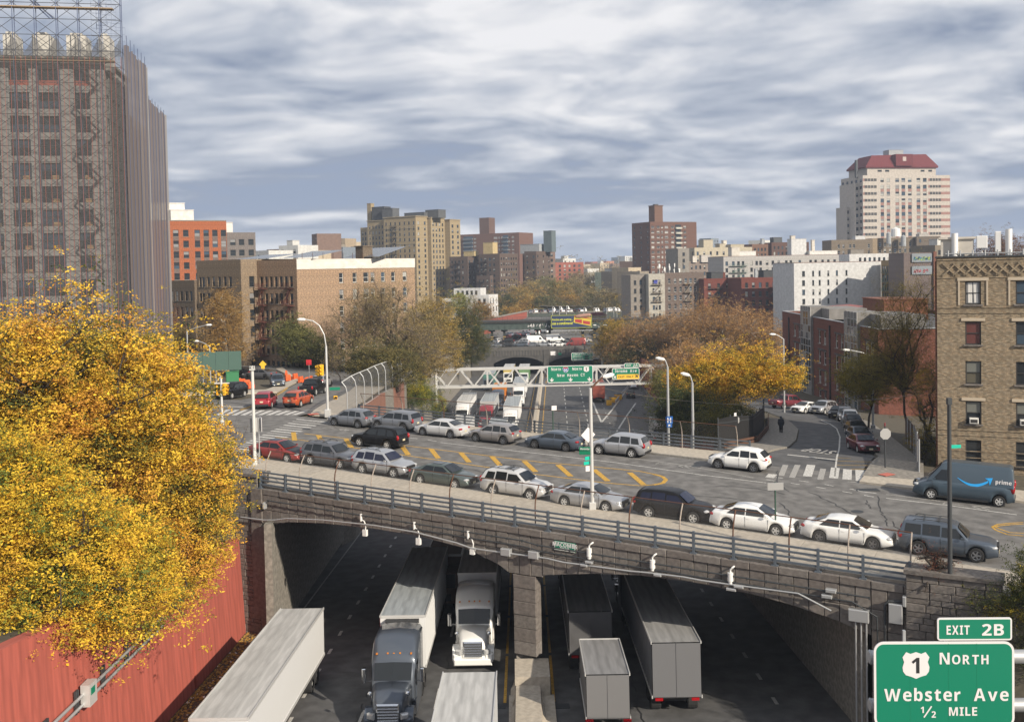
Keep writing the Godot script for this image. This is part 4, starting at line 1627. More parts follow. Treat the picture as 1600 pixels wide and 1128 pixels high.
		for i in n:
			for r in rws:
				var pm := MB.new()
				var pw := tw / n
				pm.box(V(x0 + (i + .5) * pw, (r + .5) * 1.15, .425), V(pw - .16, 1.0, .03))
				put(o, "pane", pm, [M.pane, M.pane_blue, M.pane_curtain][rng.randi() % 3])
		var gm := MB.new()
		for i in n + 1:
			gm.box(V(x0 + i * tw / n, (h + q[2]) / 2, .44), V(.12, h + q[2], .1))
		for r in rws + 1:
			gm.box(V((x0 + x1) / 2, r * 1.15, .435), V(tw, .1, .08))
		put(o, "glazing_bars", gm, plain("bar_pale", K(.45, .44, .42)))
	mb = MB.new()
	mb.mquad(V(-5, h + .3, -4.0), V(6, h + .3, -4.0), V(6, h + .9, -14.0), V(-5, h + .9, -14.0))
	put(o, "terrace_roof", mb, plain("roof_rose", K(.32, .11, .10)))
	bulkhead(o, V(W * .36, h - .5, -14), V(11, 3.2, 7), brick("brick_red_light", K(.34, .14, .09)))
func scaffold(A: Vector3, B_: Vector3, W: float, h: float):
	var o := thing("scaffold", "blue tube scaffold with dark debris netting around the concrete tower", "scaffold", A, yaw_of(B_ - A))
	var blue := mk("tube_blue", K(.085, .11, .19), .5, .3)
	var grey := mk("tube_grey", K(.075, .075, .08), .6, .3)
	var zf := 1.1
	var n := 10
	var hi := h + 9.5
	for i in n + 1:
		var x := W + 2.4 - i * 2.55
		for z in [.35, zf + .1]:
			ptube(o, "standard", blue, V(x, 3, z), V(x, hi if i < 8 or true else h, z), .055, .055, 5)
	var lev := 6.0
	var lm := MB.new()
	var bm := MB.new()
	while lev < hi:
		lm.tube(V(-4, lev, zf + .1), V(W + 2.4, lev, zf + .1), .04, .04, 4)
		if lev < h + 1.5:
			lm.tube(V(W + 2.4, lev, zf), V(W + 2.4, lev, -15), .04, .04, 4)
		for i in n:
			var x := W + 2.4 - i * 2.55
			bm.tube(V(x, lev, zf + .05), V(x - 2.55, lev + 1.97, zf + .05), .036, .036, 3)
			bm.tube(V(x - 2.55, lev, zf + .0), V(x, lev + 1.97, zf + .0), .036, .036, 3)
			bm.tube(V(x, lev, .35), V(x, lev, zf), .03, .03, 3)
		lev += 1.97
	put(o, "ledgers", lm, grey).set_meta("kind", "stuff")
	put(o, "braces", bm, grey).set_meta("kind", "stuff")
	for y in [h - .4, h + 6.2]:
		pbox(o, "plank_deck", mk("plank", K(.30, .22, .14), .9), V(W / 2 - 2, y, .75), V(W + 7.0, .12, 1.0))
	for i in 14:
		var mb := MB.new()
		var y := 5.0 + i * 2.95
		var a := V(W - 3.6, y, .8)
		var b := V(W - .6, y + 2.95, .8)
		if i % 2:
			a.x = W - .6
			b.x = W - 3.6
		mb.beam(a, b, .06, .24)
		mb.beam(a + V(0, 1, 0), b + V(0, 1, 0), .05, .05)
		put(o, "stair", mb, mk("stair_dark", K(.03, .03, .035), .7))
	for q in [[4.2, 3.6]]:
		for k in 2:
			pbeam(o, "stair", blue, V(W - 9.8 - k * .4, h + 9.0, .9), V(W - 5.6 - k * .4, h + 4.8, .9), .05, .16)
	for i in 6:
		var fm := MB.new()
		for j in 5:
			var p := V(W - 1.2 + i * .12, h + 1.0 + j * 1.9, .6 - i * 2.3)
			fm.tube(p, p + V(0, 1.9, 0), .04, .04, 4)
			fm.tube(p + V(1.3, 0, 0), p + V(1.3, 1.9, 0), .04, .04, 4)
			fm.tube(p + V(0, 1.85, 0), p + V(1.3, 1.85, 0), .04, .04, 4)
			fm.tube(p + V(0, .9, 0), p + V(1.3, .9, 0), .03, .03, 4)
			if j >= 4 - i / 2:
				break
		put(o, "frame", fm, mk("tube_pale", K(.30, .35, .46), .5, .3))
	var net := mk("netting", K(.10, .10, .098), .9)
	net.transparency = BaseMaterial3D.TRANSPARENCY_ALPHA
	net.albedo_color.a = .36
	var nm := MB.new()
	nm.mquad(V(-6, 3, zf + .3), V(W + 2.6, 3, zf + .3), V(W + 2.6, h + .1, zf + .3), V(-6, h + .1, zf + .3))
	put(o, "net", nm, net)
	var sm := MB.new()
	var x := -4.0
	while x < W + 2.6:
		sm.box(V(x + rng.randf_range(-.08, .08), (h + 3) / 2, zf + .33), V(.035, h - 3.0, .02))
		x += .62
	put(o, "net_seams", sm, mk("seam_red", K(.30, .10, .08), .9)).set_meta("kind", "stuff")
	var net2 := mk("netting_dark", K(.075, .075, .078), .9)
	net2.transparency = BaseMaterial3D.TRANSPARENCY_ALPHA
	net2.albedo_color.a = .62
	for i in 10:
		var sc := MB.new()
		var xa := W + 2.4 - i * 2.55
		var peak := h + 2.6
		for j in 8:
			var f0 := j / 8.0
			var f1 := (j + 1) / 8.0
			var d0 := absf(f0 - .5) * 2.0
			var d1 := absf(f1 - .5) * 2.0
			sc.mquad(V(xa - f0 * 2.55, h + .1, zf + .3), V(xa - f1 * 2.55, h + .1, zf + .3), V(xa - f1 * 2.55, lerpf(h + .5, peak, pow(d1, 1.3)), zf + .3), V(xa - f0 * 2.55, lerpf(h + .5, peak, pow(d0, 1.3)), zf + .3))
		put(o, "net_swag", sc, net2)
	var tones := [K(.17, .135, .125), K(.15, .125, .118), K(.19, .16, .15), K(.16, .128, .12), K(.30, .28, .265)]
	var z := zf + .3
	var j := 0
	while z > -29.0:
		var w := rng.randf_range(1.0, 2.4)
		var e := z - w
		var top := h + 1.8 if z > -14.5 else h - 2.6
		var sn := MB.new()
		var bulge := rng.randf_range(.0, .18)
		sn.mquad(V(W + 2.72, 2, z), V(W + 2.72 + bulge, 2, e), V(W + 2.72 + bulge, top + rng.randf_range(-.5, .4), e), V(W + 2.72, top + rng.randf_range(-.5, .4), z))
		var t: int = [0, 1, 0, 3, 1, 2, 0, 1, 4, 3][j % 10]
		var m := mk("net_side_%d" % t, tones[t], .9)
		m.transparency = BaseMaterial3D.TRANSPARENCY_ALPHA
		m.albedo_color.a = .86
		put(o, "side_net", sn, m)
		z = e
		j += 1
	for i in 12:
		var tb := MB.new()
		var zz := .4 - i * 2.5
		tb.tube(V(W + 2.9, 4, zz), V(W + 2.9, (h + 3.0 if i < 6 else h - 2.0), zz), .04, .04, 4)
		put(o, "standard", tb, blue)
func spec(n: int, w: float, h: float, rows: int, top: float, pitch: float, m := 1.2) -> Dictionary:
	return {"n": n, "w": w, "h": h, "rows": rows, "top": top, "pitch": pitch, "m": m, "reveal": .12}
func build_far_buildings():
	var y0 := -9.0
	# --- cream twelve-storey house, stepping back to the right with sunlit ends
	var o := house("apartment_house", "tall cream brick apartment house with dark roof huts, sunlit on its right ends", C(601, 557, y0), C(651, 545, y0))
	var W := C(601, 557, y0).distance_to(C(651, 545, y0))
	var h := top_y(651, 338, 545) - y0
	var cream := brick("brick_cream", K(.50, .41, .255))
	var f := spec(7, 1.1, 1.7, 14, 2.6, 3.02, 1.0)
	var pale := {"frame": M.frame_white}
	f.merge({"frame": M.frame_dark})
	mass(o, 0, 0, W, 10.5, h, cream, f, spec(2, 1.5, 1.7, 14, 2.6, 3.02, 1.6))
	mass(o, W * .3, -10.55, W * .7 + 2.4, 13.0, h - .6, cream, {}, spec(4, 1.2, 1.7, 14, 2.6, 3.02, 1.5))
	mass(o, W * .3, -23.6, W * .7 + 6.0, 10.0, h - 1.4, cream, {}, spec(2, 1.7, 1.7, 14, 2.6, 3.02, 1.6))
	mass(o, -14.5, -3.0, 12.6, 14.0, h - 1.2, cream, spec(5, 1.0, 1.7, 14, 2.6, 3.02), spec(1, 1.0, 1.7, 14, 2.6, 3.02))
	mass(o, -24.0, -8.0, 9.4, 14.0, h - 4.2, cream, spec(4, 1.0, 1.7, 12, 2.6, 3.02))
	mass(o, -29.0, -5.0, 7.5, 9.0, h - 15.0, brick("brick_sand", K(.34, .275, .18)), spec(3, 1.0, 1.7, 9, 2.0, 3.02))
	for q in [[.0, .0, W, 10.5, h], [-14.5, -3.0, 12.6, 14.0, h - 1.2], [W * .3, -10.55, W * .7 + 2.4, 13.0, h - .6], [W * .3, -23.6, W * .7 + 6.0, 10.0, h - 1.4]]:
		coping(o, q[0], q[1], q[2], q[3], q[4], brick("brick_cream_light", K(.58, .49, .33)), .35, .4)
	for y in [h - 6.2, h - 14.8]:
		band(o, 0, 0, W, y, .3, .18, M.brick_cream_light)
	escape(o, W * .22, 4.2, 0, [h - 5.2, h - 8.2, h - 11.2, h - 14.2, h - 17.2, h - 20.2, h - 23.2, h - 26.2, h - 29.2], M.black_metal)
	bulkhead(o, V(-9.0, h - 1.6, -9), V(9.0, 8.5, 6), plain("metal_black", K(.06, .063, .068)))
	bulkhead(o, V(-.5, h - .6, -7), V(7.5, 6.2, 6), plain("metal_char", K(.10, .105, .11)))
	bulkhead(o, V(15.0, h - .6, -12), V(14.0, 3.2, 7), M.metal_char)
	bulkhead(o, V(25.0, h - .6, -15), V(9.0, 4.4, 7), M.metal_char)
	bulkhead(o, V(-18.5, h - 4.5, -11), V(2.8, 14.0, 3), cream, "chimney")
	# --- brown slab with a tower on its roof
	o = house("apartment_house", "brown brick slab with stacked balconies and a square tower on its roof", C(720, 760, y0), C(812, 735, y0))
	W = front
	h = top_y(812, 363, 735) - y0
	var br := brick("brick_brown", K(.235, .125, .09))
	mass(o, 0, 0, W, 22, h, br, {"cols": [[12.0, 2.2], [29.6, 3.2], [33.6, 1.4], [36.0, 3.0], [42.2, 1.4], [45.0, 2.0]], "w": 2.0, "h": 1.5, "rows": 9, "top": 2.6, "pitch": 2.95, "frame": M.frame_white, "panes": [M.pane_blind, M.pane, M.pane_curtain]})
	mass(o, 12.5, -8.0, 8.5, 9.0, h + 12.5, brick("brick_maroon", K(.20, .12, .095)))
	for x in [[3.0, 8.5], [37.6, 4.4]]:
		for r in 9:
			pbox(o, "balcony", mk("balcony_slate", K(.13, .15, .165), .7), V(x[0] + x[1] / 2, h - 3.7 - r * 2.95, .7), V(x[1], 1.0, 1.3))
			pbox(o, "balcony_door", M.pane_blue, V(x[0] + x[1] / 2, h - 2.4 - r * 2.95, .02), V(x[1], 1.5, .04))
	# --- dark brown house in front of it, right flank in the sun
	o = house("apartment_house", "dark brown apartment house with black fire escapes in front of the brown slab", C(700, 545, y0), C(781, 528, y0))
	W = front
	h = top_y(781, 396, 528) - y0
	var dk := brick("brick_dark", K(.165, .12, .10))
	mass(o, W * .6, 0, W * .4, 19.0, h, dk, {"cols": [1.0, 3.6, 6.4, 9.0], "w": 1.3, "h": 1.6, "rows": 10, "top": 2.2, "pitch": 2.9}, spec(7, 1.2, 1.5, 10, 2.0, 2.9))
	mass(o, W * .36, -9.0, W * .24, 14.0, h - .5, dk, spec(2, 1.1, 1.5, 10, 2.2, 2.9))
	mass(o, 0, -1.5, W * .36, 16.0, h - 1.0, dk, {"cols": [1.0, 3.2, 5.6, 8.0], "w": 1.2, "h": 1.5, "rows": 10, "top": 2.2, "pitch": 2.9}, spec(4, 1.1, 1.5, 10, 2.2, 2.9))
	mass(o, W + 4.0, -19.2, 7.5, 16.0, h + 1.0, dk, spec(2, 1.1, 1.5, 8, 2.2, 2.9), spec(3, 1.1, 1.5, 10, 2.0, 2.9))
	mass(o, W + .2, -24.0, 4.0, 12.0, h, dk, {}, spec(3, 1.1, 1.5, 10, 2.0, 2.9))
	mass(o, W * .62, 3.4, 8.5, 3.3, h - 11.5, dk, spec(3, 1.1, 1.5, 6, 2.2, 2.9), spec(1, 1.1, 1.5, 6, 2.2, 2.9))
	escape(o, W * .64, 4.5, 0, [h - 4.2, h - 7.1, h - 10.0], M.black_metal)
	escape(o, W * .64, 4.5, 3.4, [h - 15.0, h - 17.9, h - 20.8, h - 23.7], M.black_metal)
	escape(o, 3.0, 4.5, -1.5, [h - 5.0, h - 8.0, h - 11.0, h - 14.0, h - 17.0], M.black_metal)
	bulkhead(o, V(W * .68, h - .5, -8), V(6.0, 6.6, 5), plain("render_yellow", K(.50, .39, .2)))
	bulkhead(o, V(W * .3, h - .9, -8), V(7.0, 2.6, 4), M.render_yellow)
	bulkhead(o, V(W + 3, h, -30), V(12.0, 5.0, 6), plain("hut_grey", K(.36, .38, .40)))
	bulkhead(o, V(W + 13, h + .6, -32), V(5.0, 11.5, 5), plain("hut_teal", K(.12, .155, .17)))
	# --- white modern house low by the trees
	o = house("white_house", "small white modern house with grey front between autumn trees, below the dark brown house", C(690, 372, -8.0), C(762, 366, -8.0))
	W = front
	h = top_y(762, 460, 366) + 8.0
	var wh := plain("render_cool", K(.62, .62, .62))
	mass(o, 0, 0, W * .26, 9.0, h - 1.4, wh)
	pbox(o, "blank_panel", plain("slate", K(.06, .065, .075)), V(W * .13, h - 4.8, .04), V(W * .15, 4.6, .08))
	mass(o, W * .26 + .02, -.4, W * .74, 10.0, h - .2, wh, spec(6, 1.1, 1.8, 4, 1.4, 3.0), spec(3, 1.1, 1.8, 4, 1.4, 3.0))
	mass(o, W * .2, -2.5, W * .58, 6.0, h + 2.3, wh, spec(5, 1.0, 1.5, 1, .9, 3.0))
	# --- brown tower, right of the gap
	o = house("apartment_tower", "dark brown brick tower with white balconies and a square roof turret, right of the valley", C(1017, 566, y0), C(1089.5, 580, y0))
	W = front
	h = top_y(1040, 346.5, 570) - y0
	mass(o, 0, 0, W, 19.0, h, brick("brick_chestnut", K(.215, .115, .085)), {"cols": [[.8, 2.0], [4.5, 2.0], [7.6, 1.2], [10.0, 2.4], [14.4, 2.0], [23.0, 1.8]], "w": 2.0, "h": 1.4, "rows": 13, "top": 2.3, "pitch": 2.85, "frame": M.frame_white, "panes": [M.pane, M.pane_blind, M.pane_curtain, M.pane]}, {}, spec(3, 1.2, 1.4, 13, 2.3, 2.85, 2.0))
	for r in 13:
		pbox(o, "balcony", plain("balcony_pale", K(.50, .49, .43)), V(19.2, h - 3.6 - r * 2.85, .65), V(4.2, 1.0, 1.2))
		pbox(o, "balcony_door", M.pane, V(19.2, h - 2.3 - r * 2.85, .02), V(4.0, 1.5, .04))
	mass(o, 6.6, -5.0, 5.6, 6.0, h + 9.4, brick("brick_chestnut_light", K(.25, .145, .105)))
	coping(o, 6.6, -5.0, 5.6, 6.0, h + 9.4, M.brick_chestnut_light, .3, .4)
	bulkhead(o, V(9.4, h + 8.9, -8), V(2.2, 1.5, 2.2), M.metal_char)
	# --- hospital-like tower with a red roof
	o = house("office_tower", "tall pale tower with pink bands and a red mansard roof on the right skyline", C(1350, 560, y0), C(1486, 570, y0))
	W = front
	h = top_y(1350, 274, 560) - y0
	var stone_ := plain("stone_cream", K(.50, .455, .41))
	var pink := plain("stone_pink", K(.33, .19, .165))
	var cols := []
	for u in [[10.8, 2.1], [14.6, 2.1], [20.0, 2.3], [23.8, 2.3], [27.8, 2.3], [33.2, 2.3], [37.2, 2.3]]:
		cols.append(u)
	mass(o, 0, 0, W, 24.0, h, stone_, {"cols": cols, "w": 2.2, "h": 2.1, "rows": 13, "top": 1.6, "pitch": 3.82, "frame": M.frame_dark, "panes": [M.pane, M.pane_curtain, M.pane_blind, M.pane_blue]}, {}, spec(5, 2.4, 1.6, 14, 2.0, 3.82, 1.0))
	for c in cols:
		for r in [1, 3, 4, 5, 6, 7, 8, 9, 10, 11]:
			band(o, c[0], 0, c[1], h - 1.6 - 2.1 - .86 - r * 3.82, 1.6, .03, pink, "spandrel")
	for r in 14:
		for x in [[1.0, 7.4], [41.4, 7.0]]:
			pbox(o, "window_strip", mk("pane_dim", K(.07, .068, .065), .15), V(x[0] + x[1] / 2, h - 2.5 - r * 3.82, .05), V(x[1], 1.5, .1))
			band(o, x[0] - .9, 0, 1.0 if x[0] < 9 else .9, h - 2.5 - r * 3.82, 1.5, .04, pink, "spandrel")
			for k in 3:
				band(o, x[0] + x[1] * (k + 1) / 4.0 - .12, .1, .24, h - 2.5 - r * 3.82, 1.5, .05, stone_, "mullion")
		band(o, 41.4 + 7.0, 0, W - 48.4, h - 2.5 - r * 3.82, 1.5, .04, pink, "spandrel")
	mass(o, 3.6, -1.5, W - 11.5, 20.0, h + 5.2, stone_, {"cols": [[6.4, 2.6], [11.0, 2.6], [33.2, 2.4], [38.0, 2.4]], "w": 2.4, "h": 1.0, "rows": 1, "top": 2.0, "pitch": 3, "panes": [M.pane]})
	var red := plain("roof_red", K(.15, .032, .036))
	var mb := MB.new()
	var r0 := [V(2.4, h + 5.3, -.6), V(W - 7.0, h + 5.3, -.6), V(W - 7.0, h + 5.3, -22), V(2.4, h + 5.3, -22)]
	var r1 := [V(8.0, h + 11.6, -4.0), V(W - 12.5, h + 12.4, -4.0), V(W - 12.5, h + 12.4, -18), V(8.0, h + 11.6, -18)]
	for i in 4:
		var j := (i + 1) % 4
		mb.mquad(r0[i], r0[j], r1[j], r1[i])
		mb.mquad(r0[i] - V(0, 1.0, 0), r0[j] - V(0, 1.0, 0), r0[j], r0[i])
	mb.mquad(r1[0], r1[1], r1[2], r1[3])
	mb.box(V(W * .47, h + 8.6, -1.6), V(10.5, 6.6, 4.0))
	put(o, "mansard_roof", mb, red)
	pbox(o, "emblem", plain("emblem_pale", K(.5, .42, .4)), V(W * .47, h + 9.2, .45), V(2.2, 2.4, .06))
	bulkhead(o, V(W * .46, h + 12.0, -10), V(9.0, 3.0, 6), M.hut_grey)
	pbox(o, "chimney", M.metal_char, V(-.5, h + 4.2, -6.0), V(1.1, 10.0, 1.6))
	mass(o, -2.6, -4.0, 2.6, 17.0, h - 4.0, stone_, spec(1, 1.4, 1.8, 12, 2.0, 3.82))
	mass(o, -4.4, -10.0, 1.8, 12.0, h - 17.0, stone_, spec(1, 1.0, 1.8, 9, 2.0, 3.82))
	mass(o, -10.0, .5, 9.8, 12.0, h - 41.0 + 1.5, stone_, spec(1, 2.6, 2.0, 1, 3.4, 3.8))
	for r in 3:
		band(o, -10.0, .5, 9.8, h - 41.4 - r * 3.8, 1.5, .1, pink, "stripe")
	# --- cream building with stepped top behind the brown tower's foot
	o = house("apartment_house", "low cream house with stepped roof huts right of the brown tower", C(1086, 500, y0), C(1176, 512, y0))
	W = front
	h = top_y(1086, 387, 500) - y0
	var sand := plain("render_sand", K(.46, .41, .315))
	mass(o, 0, 0, W, 16, h, sand, spec(9, 1.2, 1.8, 4, 2.0, 3.1), {}, spec(3, 1.2, 1.8, 4, 2.0, 3.1))
	bulkhead(o, V(W * .3, h - .6, -6), V(5.5, 4.5, 5), sand)
	bulkhead(o, V(W * .52, h - .6, -4), V(3.4, 2.4, 4), sand)
	bulkhead(o, V(W * .66, h - .6, -8), V(2.0, 4.2, 2), M.render_white)
	bulkhead(o, V(W * .8, h - .6, -5), V(8.0, 2.0, 4), sand)
	o = house("apartment_house", "narrow grey-brown house front between the brown tower and the graffiti house", C(1060, 470, y0), C(1130, 478, y0))
	h = top_y(1060, 388, 470) - y0
	mass(o, 0, 0, 6.0, 12, h, plain("render_dun", K(.25, .23, .205)), spec(1, 1.3, 1.7, 4, 2.0, 3.0))
	mass(o, 6.1, -1, 15.0, 12, h - 6.3, plain("render_brown", K(.235, .19, .165)), spec(6, 1.0, 1.7, 3, 2.0, 3.0))
	bulkhead(o, V(9.0, h - 6.8, -1), V(2.2, 3.0, 2), M.render_white)
	bulkhead(o, V(15.0, h - 6.8, -1), V(5.0, 3.4, 2), plain("hut_pale", K(.5, .47, .44)))
	# --- long white house
	o = house("apartment_house", "long white painted house with green fire escapes", C(1131, 425, y0), C(1345, 436, y0))
	W = front
	h = top_y(1131, 401, 425) - y0
	var wp := brick("brick_whitewash", K(.63, .635, .64))
	cols = []
	for u in [1134.0, 1144, 1152, 1159, 1172, 1180, 1186, 1196, 1205, 1214, 1226, 1233, 1247, 1264, 1272, 1283, 1292, 1302, 1316, 1325]:
		cols.append((u - 1131.0) * W / 214.0)
	mass(o, 0, 0, W, 18, h, wp, {"cols": cols, "w": 1.15, "h": 1.75, "rows": 5, "top": 2.1, "pitch": 2.85})
	coping(o, 0, 0, W, 18, h, brick("brick_rose", K(.34, .17, .13)), .05, .12)
	var green := mk("green_iron", K(.10, .17, .14), .7)
	for x in [2.6, 27.0]:
		escape(o, x, 8.0, 0, [h - 4.1, h - 6.95, h - 9.8], green)
	bulkhead(o, V(6.8, h - .5, -5), V(3.6, 4.4, 4), M.render_white)
	bulkhead(o, V(12.0, h - .5, -6), V(9.0, 2.6, 4), M.render_bright)
	bulkhead(o, V(36.5, h - .5, -6), V(7.0, 7.6, 4), M.render_cool)
	bulkhead(o, V(34.0, h - .5, -5), V(1.8, 9.0, 1.8), M.render_white, "chimney")
	bulkhead(o, V(43.5, h - .5, -5), V(1.3, 7.0, 1.3), M.render_white, "chimney")
	bulkhead(o, V(47.0, h - .5, -4), V(13.0, 2.2, 4), M.render_bright)
	# --- white blank-sided house
	o = house("apartment_house", "plain white house with a wide blank wall and few windows", C(1241, 318, y0), C(1377, 325, y0))
	W = front
	h = top_y(1241, 411, 318) - y0
	cols = []
	for u in [1253.5, 1269, 1279, 1292.5, 1306, 1321]:
		cols.append([(u - 1241.0) * W / 136.0, 1.0 if u in [1253.5, 1279.0, 1306.0, 1321.0] else .7])
	var bw := plain("render_block", K(.57, .575, .58))
	mass(o, 0, 0, W, 14, h, bw, {"cols": cols, "w": 1.0, "h": 1.75, "rows": 5, "top": 2.6, "pitch": 2.98})
	coping(o, 0, 0, W, 14, h, M.brick_rose, .05, .12)
	band(o, 17.9, 0, .12, h / 2, h - .4, .04, M.render_cool, "joint")
	ptube(o, "downpipe", M.galvanised, V(W * .87, 0, .15), V(W * .87, h - 2, .15), .1, .1, 6)
	o = house("apartment_house", "ochre brick house with green balconies beside the plain white house", C(1377.5, 322, y0), C(1414, 312, y0))
	W = front
	h = top_y(1414, 406, 312) - y0
	var och := brick("brick_ochre", K(.46, .34, .18))
	mass(o, 0, 0, W * .46, 12, h, och, spec(4, .8, 2.0, 5, 1.8, 2.9, .5))
	mass(o, W * .46 + .02, -.8, W * .12, 11, h - .6, och)
	mass(o, W * .58 + .04, 0, W * .42, 12, h, och, spec(4, .8, 2.0, 5, 1.8, 2.9, .5))
	escape(o, .6, 3.2, 0, [h - 4.0, h - 6.9, h - 9.8], green)
	escape(o, W * .6, 2.8, 0, [h - 4.0, h - 6.9, h - 9.8], green)
	# --- two brick-red houses
	var rd := brick("brick_brightred", K(.22, .065, .05))
	o = house("apartment_house", "brick-red painted house with a black roof tank, left of two alike", C(1100, 352, y0), C(1160, 356, y0), "brick-red painted houses")
	W = front
	h = top_y(1100, 435.5, 352) - y0
	mass(o, 0, 0, W, 14, h, rd, spec(4, 1.1, 1.8, 4, 1.7, 3.05, 1.6))
	escape(o, 1.6, 5.8, 0, [h - 3.6, h - 6.65, h - 9.7], M.black_metal)
	bulkhead(o, V(6.2, h - .5, -4), V(4.6, 2.6, 4), M.metal_black)
	bulkhead(o, V(9.2, h - .5, -3), V(1.0, 2.4, 1), M.brick_brightred, "chimney")
	o = house("apartment_house", "brick-red painted house with a dark end wall, right of two alike", C(1158.5, 344, y0), C(1228, 348, y0), "brick-red painted houses")
	W = front
	h = top_y(1165, 434, 345) - y0
	mass(o, 0, 0, W, 13, h, rd, spec(6, 1.1, 1.8, 4, 1.7, 3.05, 1.4))
	escape(o, W * .6, 3.6, 0, [h - 3.6, h - 6.65, h - 9.7], M.black_metal)
	mass(o, W + .02, -1.5, 3.0, 11, h - .3, brick("brick_oxblood", K(.13, .04, .035)))
	bulkhead(o, V(W * .72, h - .5, -4), V(5.2, 2.8, 4), M.metal_black)
	bulkhead(o, V(W * .42, h - .5, -3), V(.9, 3.4, .9), M.hut_grey, "chimney")
	# --- graffiti house
	o = house("apartment_house", "brown house with a pale graffiti-marked bay and phone masts on the roof", C(1013, 352, y0), C(1100, 356, y0))
	W = front
	h = top_y(1013, 428, 352) - y0
	var tpe := brick("brick_taupe", K(.225, .18, .16))
	mass(o, 6.1, 0, W - 6.1, 13, h + .2, tpe, {"cols": [1.2, 3.4, 5.4, 7.4, 9.2, 11.0], "w": .95, "h": 1.75, "rows": 5, "top": 2.0, "pitch": 3.0, "frame": M.frame_white})
	mass(o, 0, .3, 6.0, 13, h, plain("render_putty", K(.42, .40, .35)), {"cols": [1.4, 2.4, 3.6], "w": .8, "h": 1.6, "rows": 5, "top": 2.1, "pitch": 3.0})
	escape(o, .9, 4.2, .3, [h - 3.9, h - 6.9, h - 9.9], mk("iron_tan", K(.25, .21, .16), .8))
	escape(o, 13.0, 3.2, .0, [h - 3.9, h - 6.9, h - 9.9], M.iron_tan)
	for k in 3:
		mb = MB.new()
		var gx := 2.6
		var gyy := h - 2.9 - k * 3.0
		var pts := []
		for i in 26:
			pts.append(V(gx + 1.1 * sin(i * 1.9 + k) * (.4 + .5 * fmod(i * .37, 1.0)), gyy + .8 * cos(i * 1.3 + k * 2.0) * (.5 + .5 * fmod(i * .61, 1.0)), .34))
		for i in 25:
			mb.beam(pts[i], pts[i + 1], .02, .2 if k == 0 else .1)
		put(o, "graffiti", mb, mk("spray_%d" % k, [K(.05, .08, .5), K(.5, .5, .52), K(.08, .08, .1)][k], .8))
	for i in 16:
		mb = MB.new()
		var x := 4.5 + i * .62
		var tall := rng.randf_range(1.0, 3.6)
		mb.tube(V(x, h - .5, -2.0 - (i % 3)), V(x, h + tall, -2.0 - (i % 3)), .05, .05, 5)
		mb.box(V(x, h + tall - .6, -1.9 - (i % 3)), V(.34, 1.3, .24))
		put(o, "mast_antenna", mb, M.white_metal if i % 3 else M.black_metal)
	mass(o, -5.6, -3.0, 5.4, 11, h - .2, plain("render_mushroom", K(.25, .225, .20)), spec(2, .9, 1.7, 4, 2.0, 3.0))
	# --- brown roofline behind the white house
	o = house("apartment_house", "long low brown brick house on the skyline behind the white houses", C(1176, 520, y0), C(1268, 528, y0))
	W = front
	h = top_y(1176, 381.5, 520) - y0
	mass(o, 0, 0, W * .27, 14, h, brick("brick_clay", K(.27, .16, .115)), spec(4, 1.0, 1.7, 4, 2.0, 3.0))
	mass(o, W * .36, -2, W * .64, 14, h + .8, brick("brick_cocoa", K(.17, .095, .075)), spec(9, 1.0, 1.7, 4, 2.0, 3.0))
	bulkhead(o, V(W * .5, h, -6), V(5.0, 3.4, 4), M.metal_char)
	bulkhead(o, V(W * .25, h - .6, -5), V(1.5, 3.4, 1.5), M.hut_grey)
	# --- row before the tower
	o = house("apartment_house", "grey-brown row of houses with white-framed windows in front of the red-roofed tower", C(1300, 470, y0), C(1470, 470, y0))
	W = front
	h = top_y(1300, 375, 470) - y0
	var dun := brick("brick_stone", K(.29, .245, .19))
	mass(o, 0, 0, W * .38, 14, h, dun, {"cols": [3.0, 5.2, 8.4, 10.2, 17.2], "w": 1.0, "h": 1.8, "rows": 4, "top": 2.2, "pitch": 3.0, "frame": M.frame_white})
	mass(o, W * .38 + .02, -1.0, W * .05, 13, h + .4, brick("brick_buff", K(.46, .37, .26)))
	mass(o, W * .43 + .04, -2.0, W * .34, 13, h + .5, dun, {"n": 7, "w": 1.1, "h": 1.8, "rows": 4, "top": 2.2, "pitch": 3.0, "m": 1.0, "frame": M.frame_white})
	mass(o, W * .78, .5, W * .22, 13, h + .8, brick("brick_drab", K(.235, .20, .165)), spec(2, 1.0, 1.6, 1, 1.2, 3.0))
	tank(o, V(W * .63, h - .4, -5), 2.2, 3.6, M.white_metal)
	bulkhead(o, V(W * .28, h - .5, -4), V(4.6, 2.2, 4), M.render_cool)
	bulkhead(o, V(W * .87, h, -4), V(4.6, 2.0, 4), M.hut_pale)
	tank(o, V(W * .52, h - 4.0, 1.0), 1.1, 5.0, M.hut_grey)
	tank(o, V(W * .655, h - 5.2, 1.0), 1.2, 4.6, M.hut_grey)
	o = house("apartment_house", "low pale grey house with dark windows below the skyline row", C(1328, 400, y0), C(1408, 402, y0))
	h = top_y(1328, 397, 400) - y0
	mass(o, 0, 0, 21.0, 10, h, M.render_cool, spec(7, 1.0, 1.7, 2, 1.5, 3.0, 4.0))
	bulkhead(o, V(4.0, h - .5, -3), V(5.5, 2.2, 3), M.render_dun)
	o = house("apartment_house", "mauve-brown blank wall carrying two painted billboards", C(1413, 300, y0), C(1459, 300, y0))
	W = front
	h = top_y(1413, 395, 300) - y0
	mass(o, 0, 0, W, 12, h, brick("brick_heather", K(.25, .205, .20)))
	band(o, W - .1, .0, .9, h / 2 + .2, h, .6, brick("brick_rust2", K(.30, .13, .09)), "corner_pier")
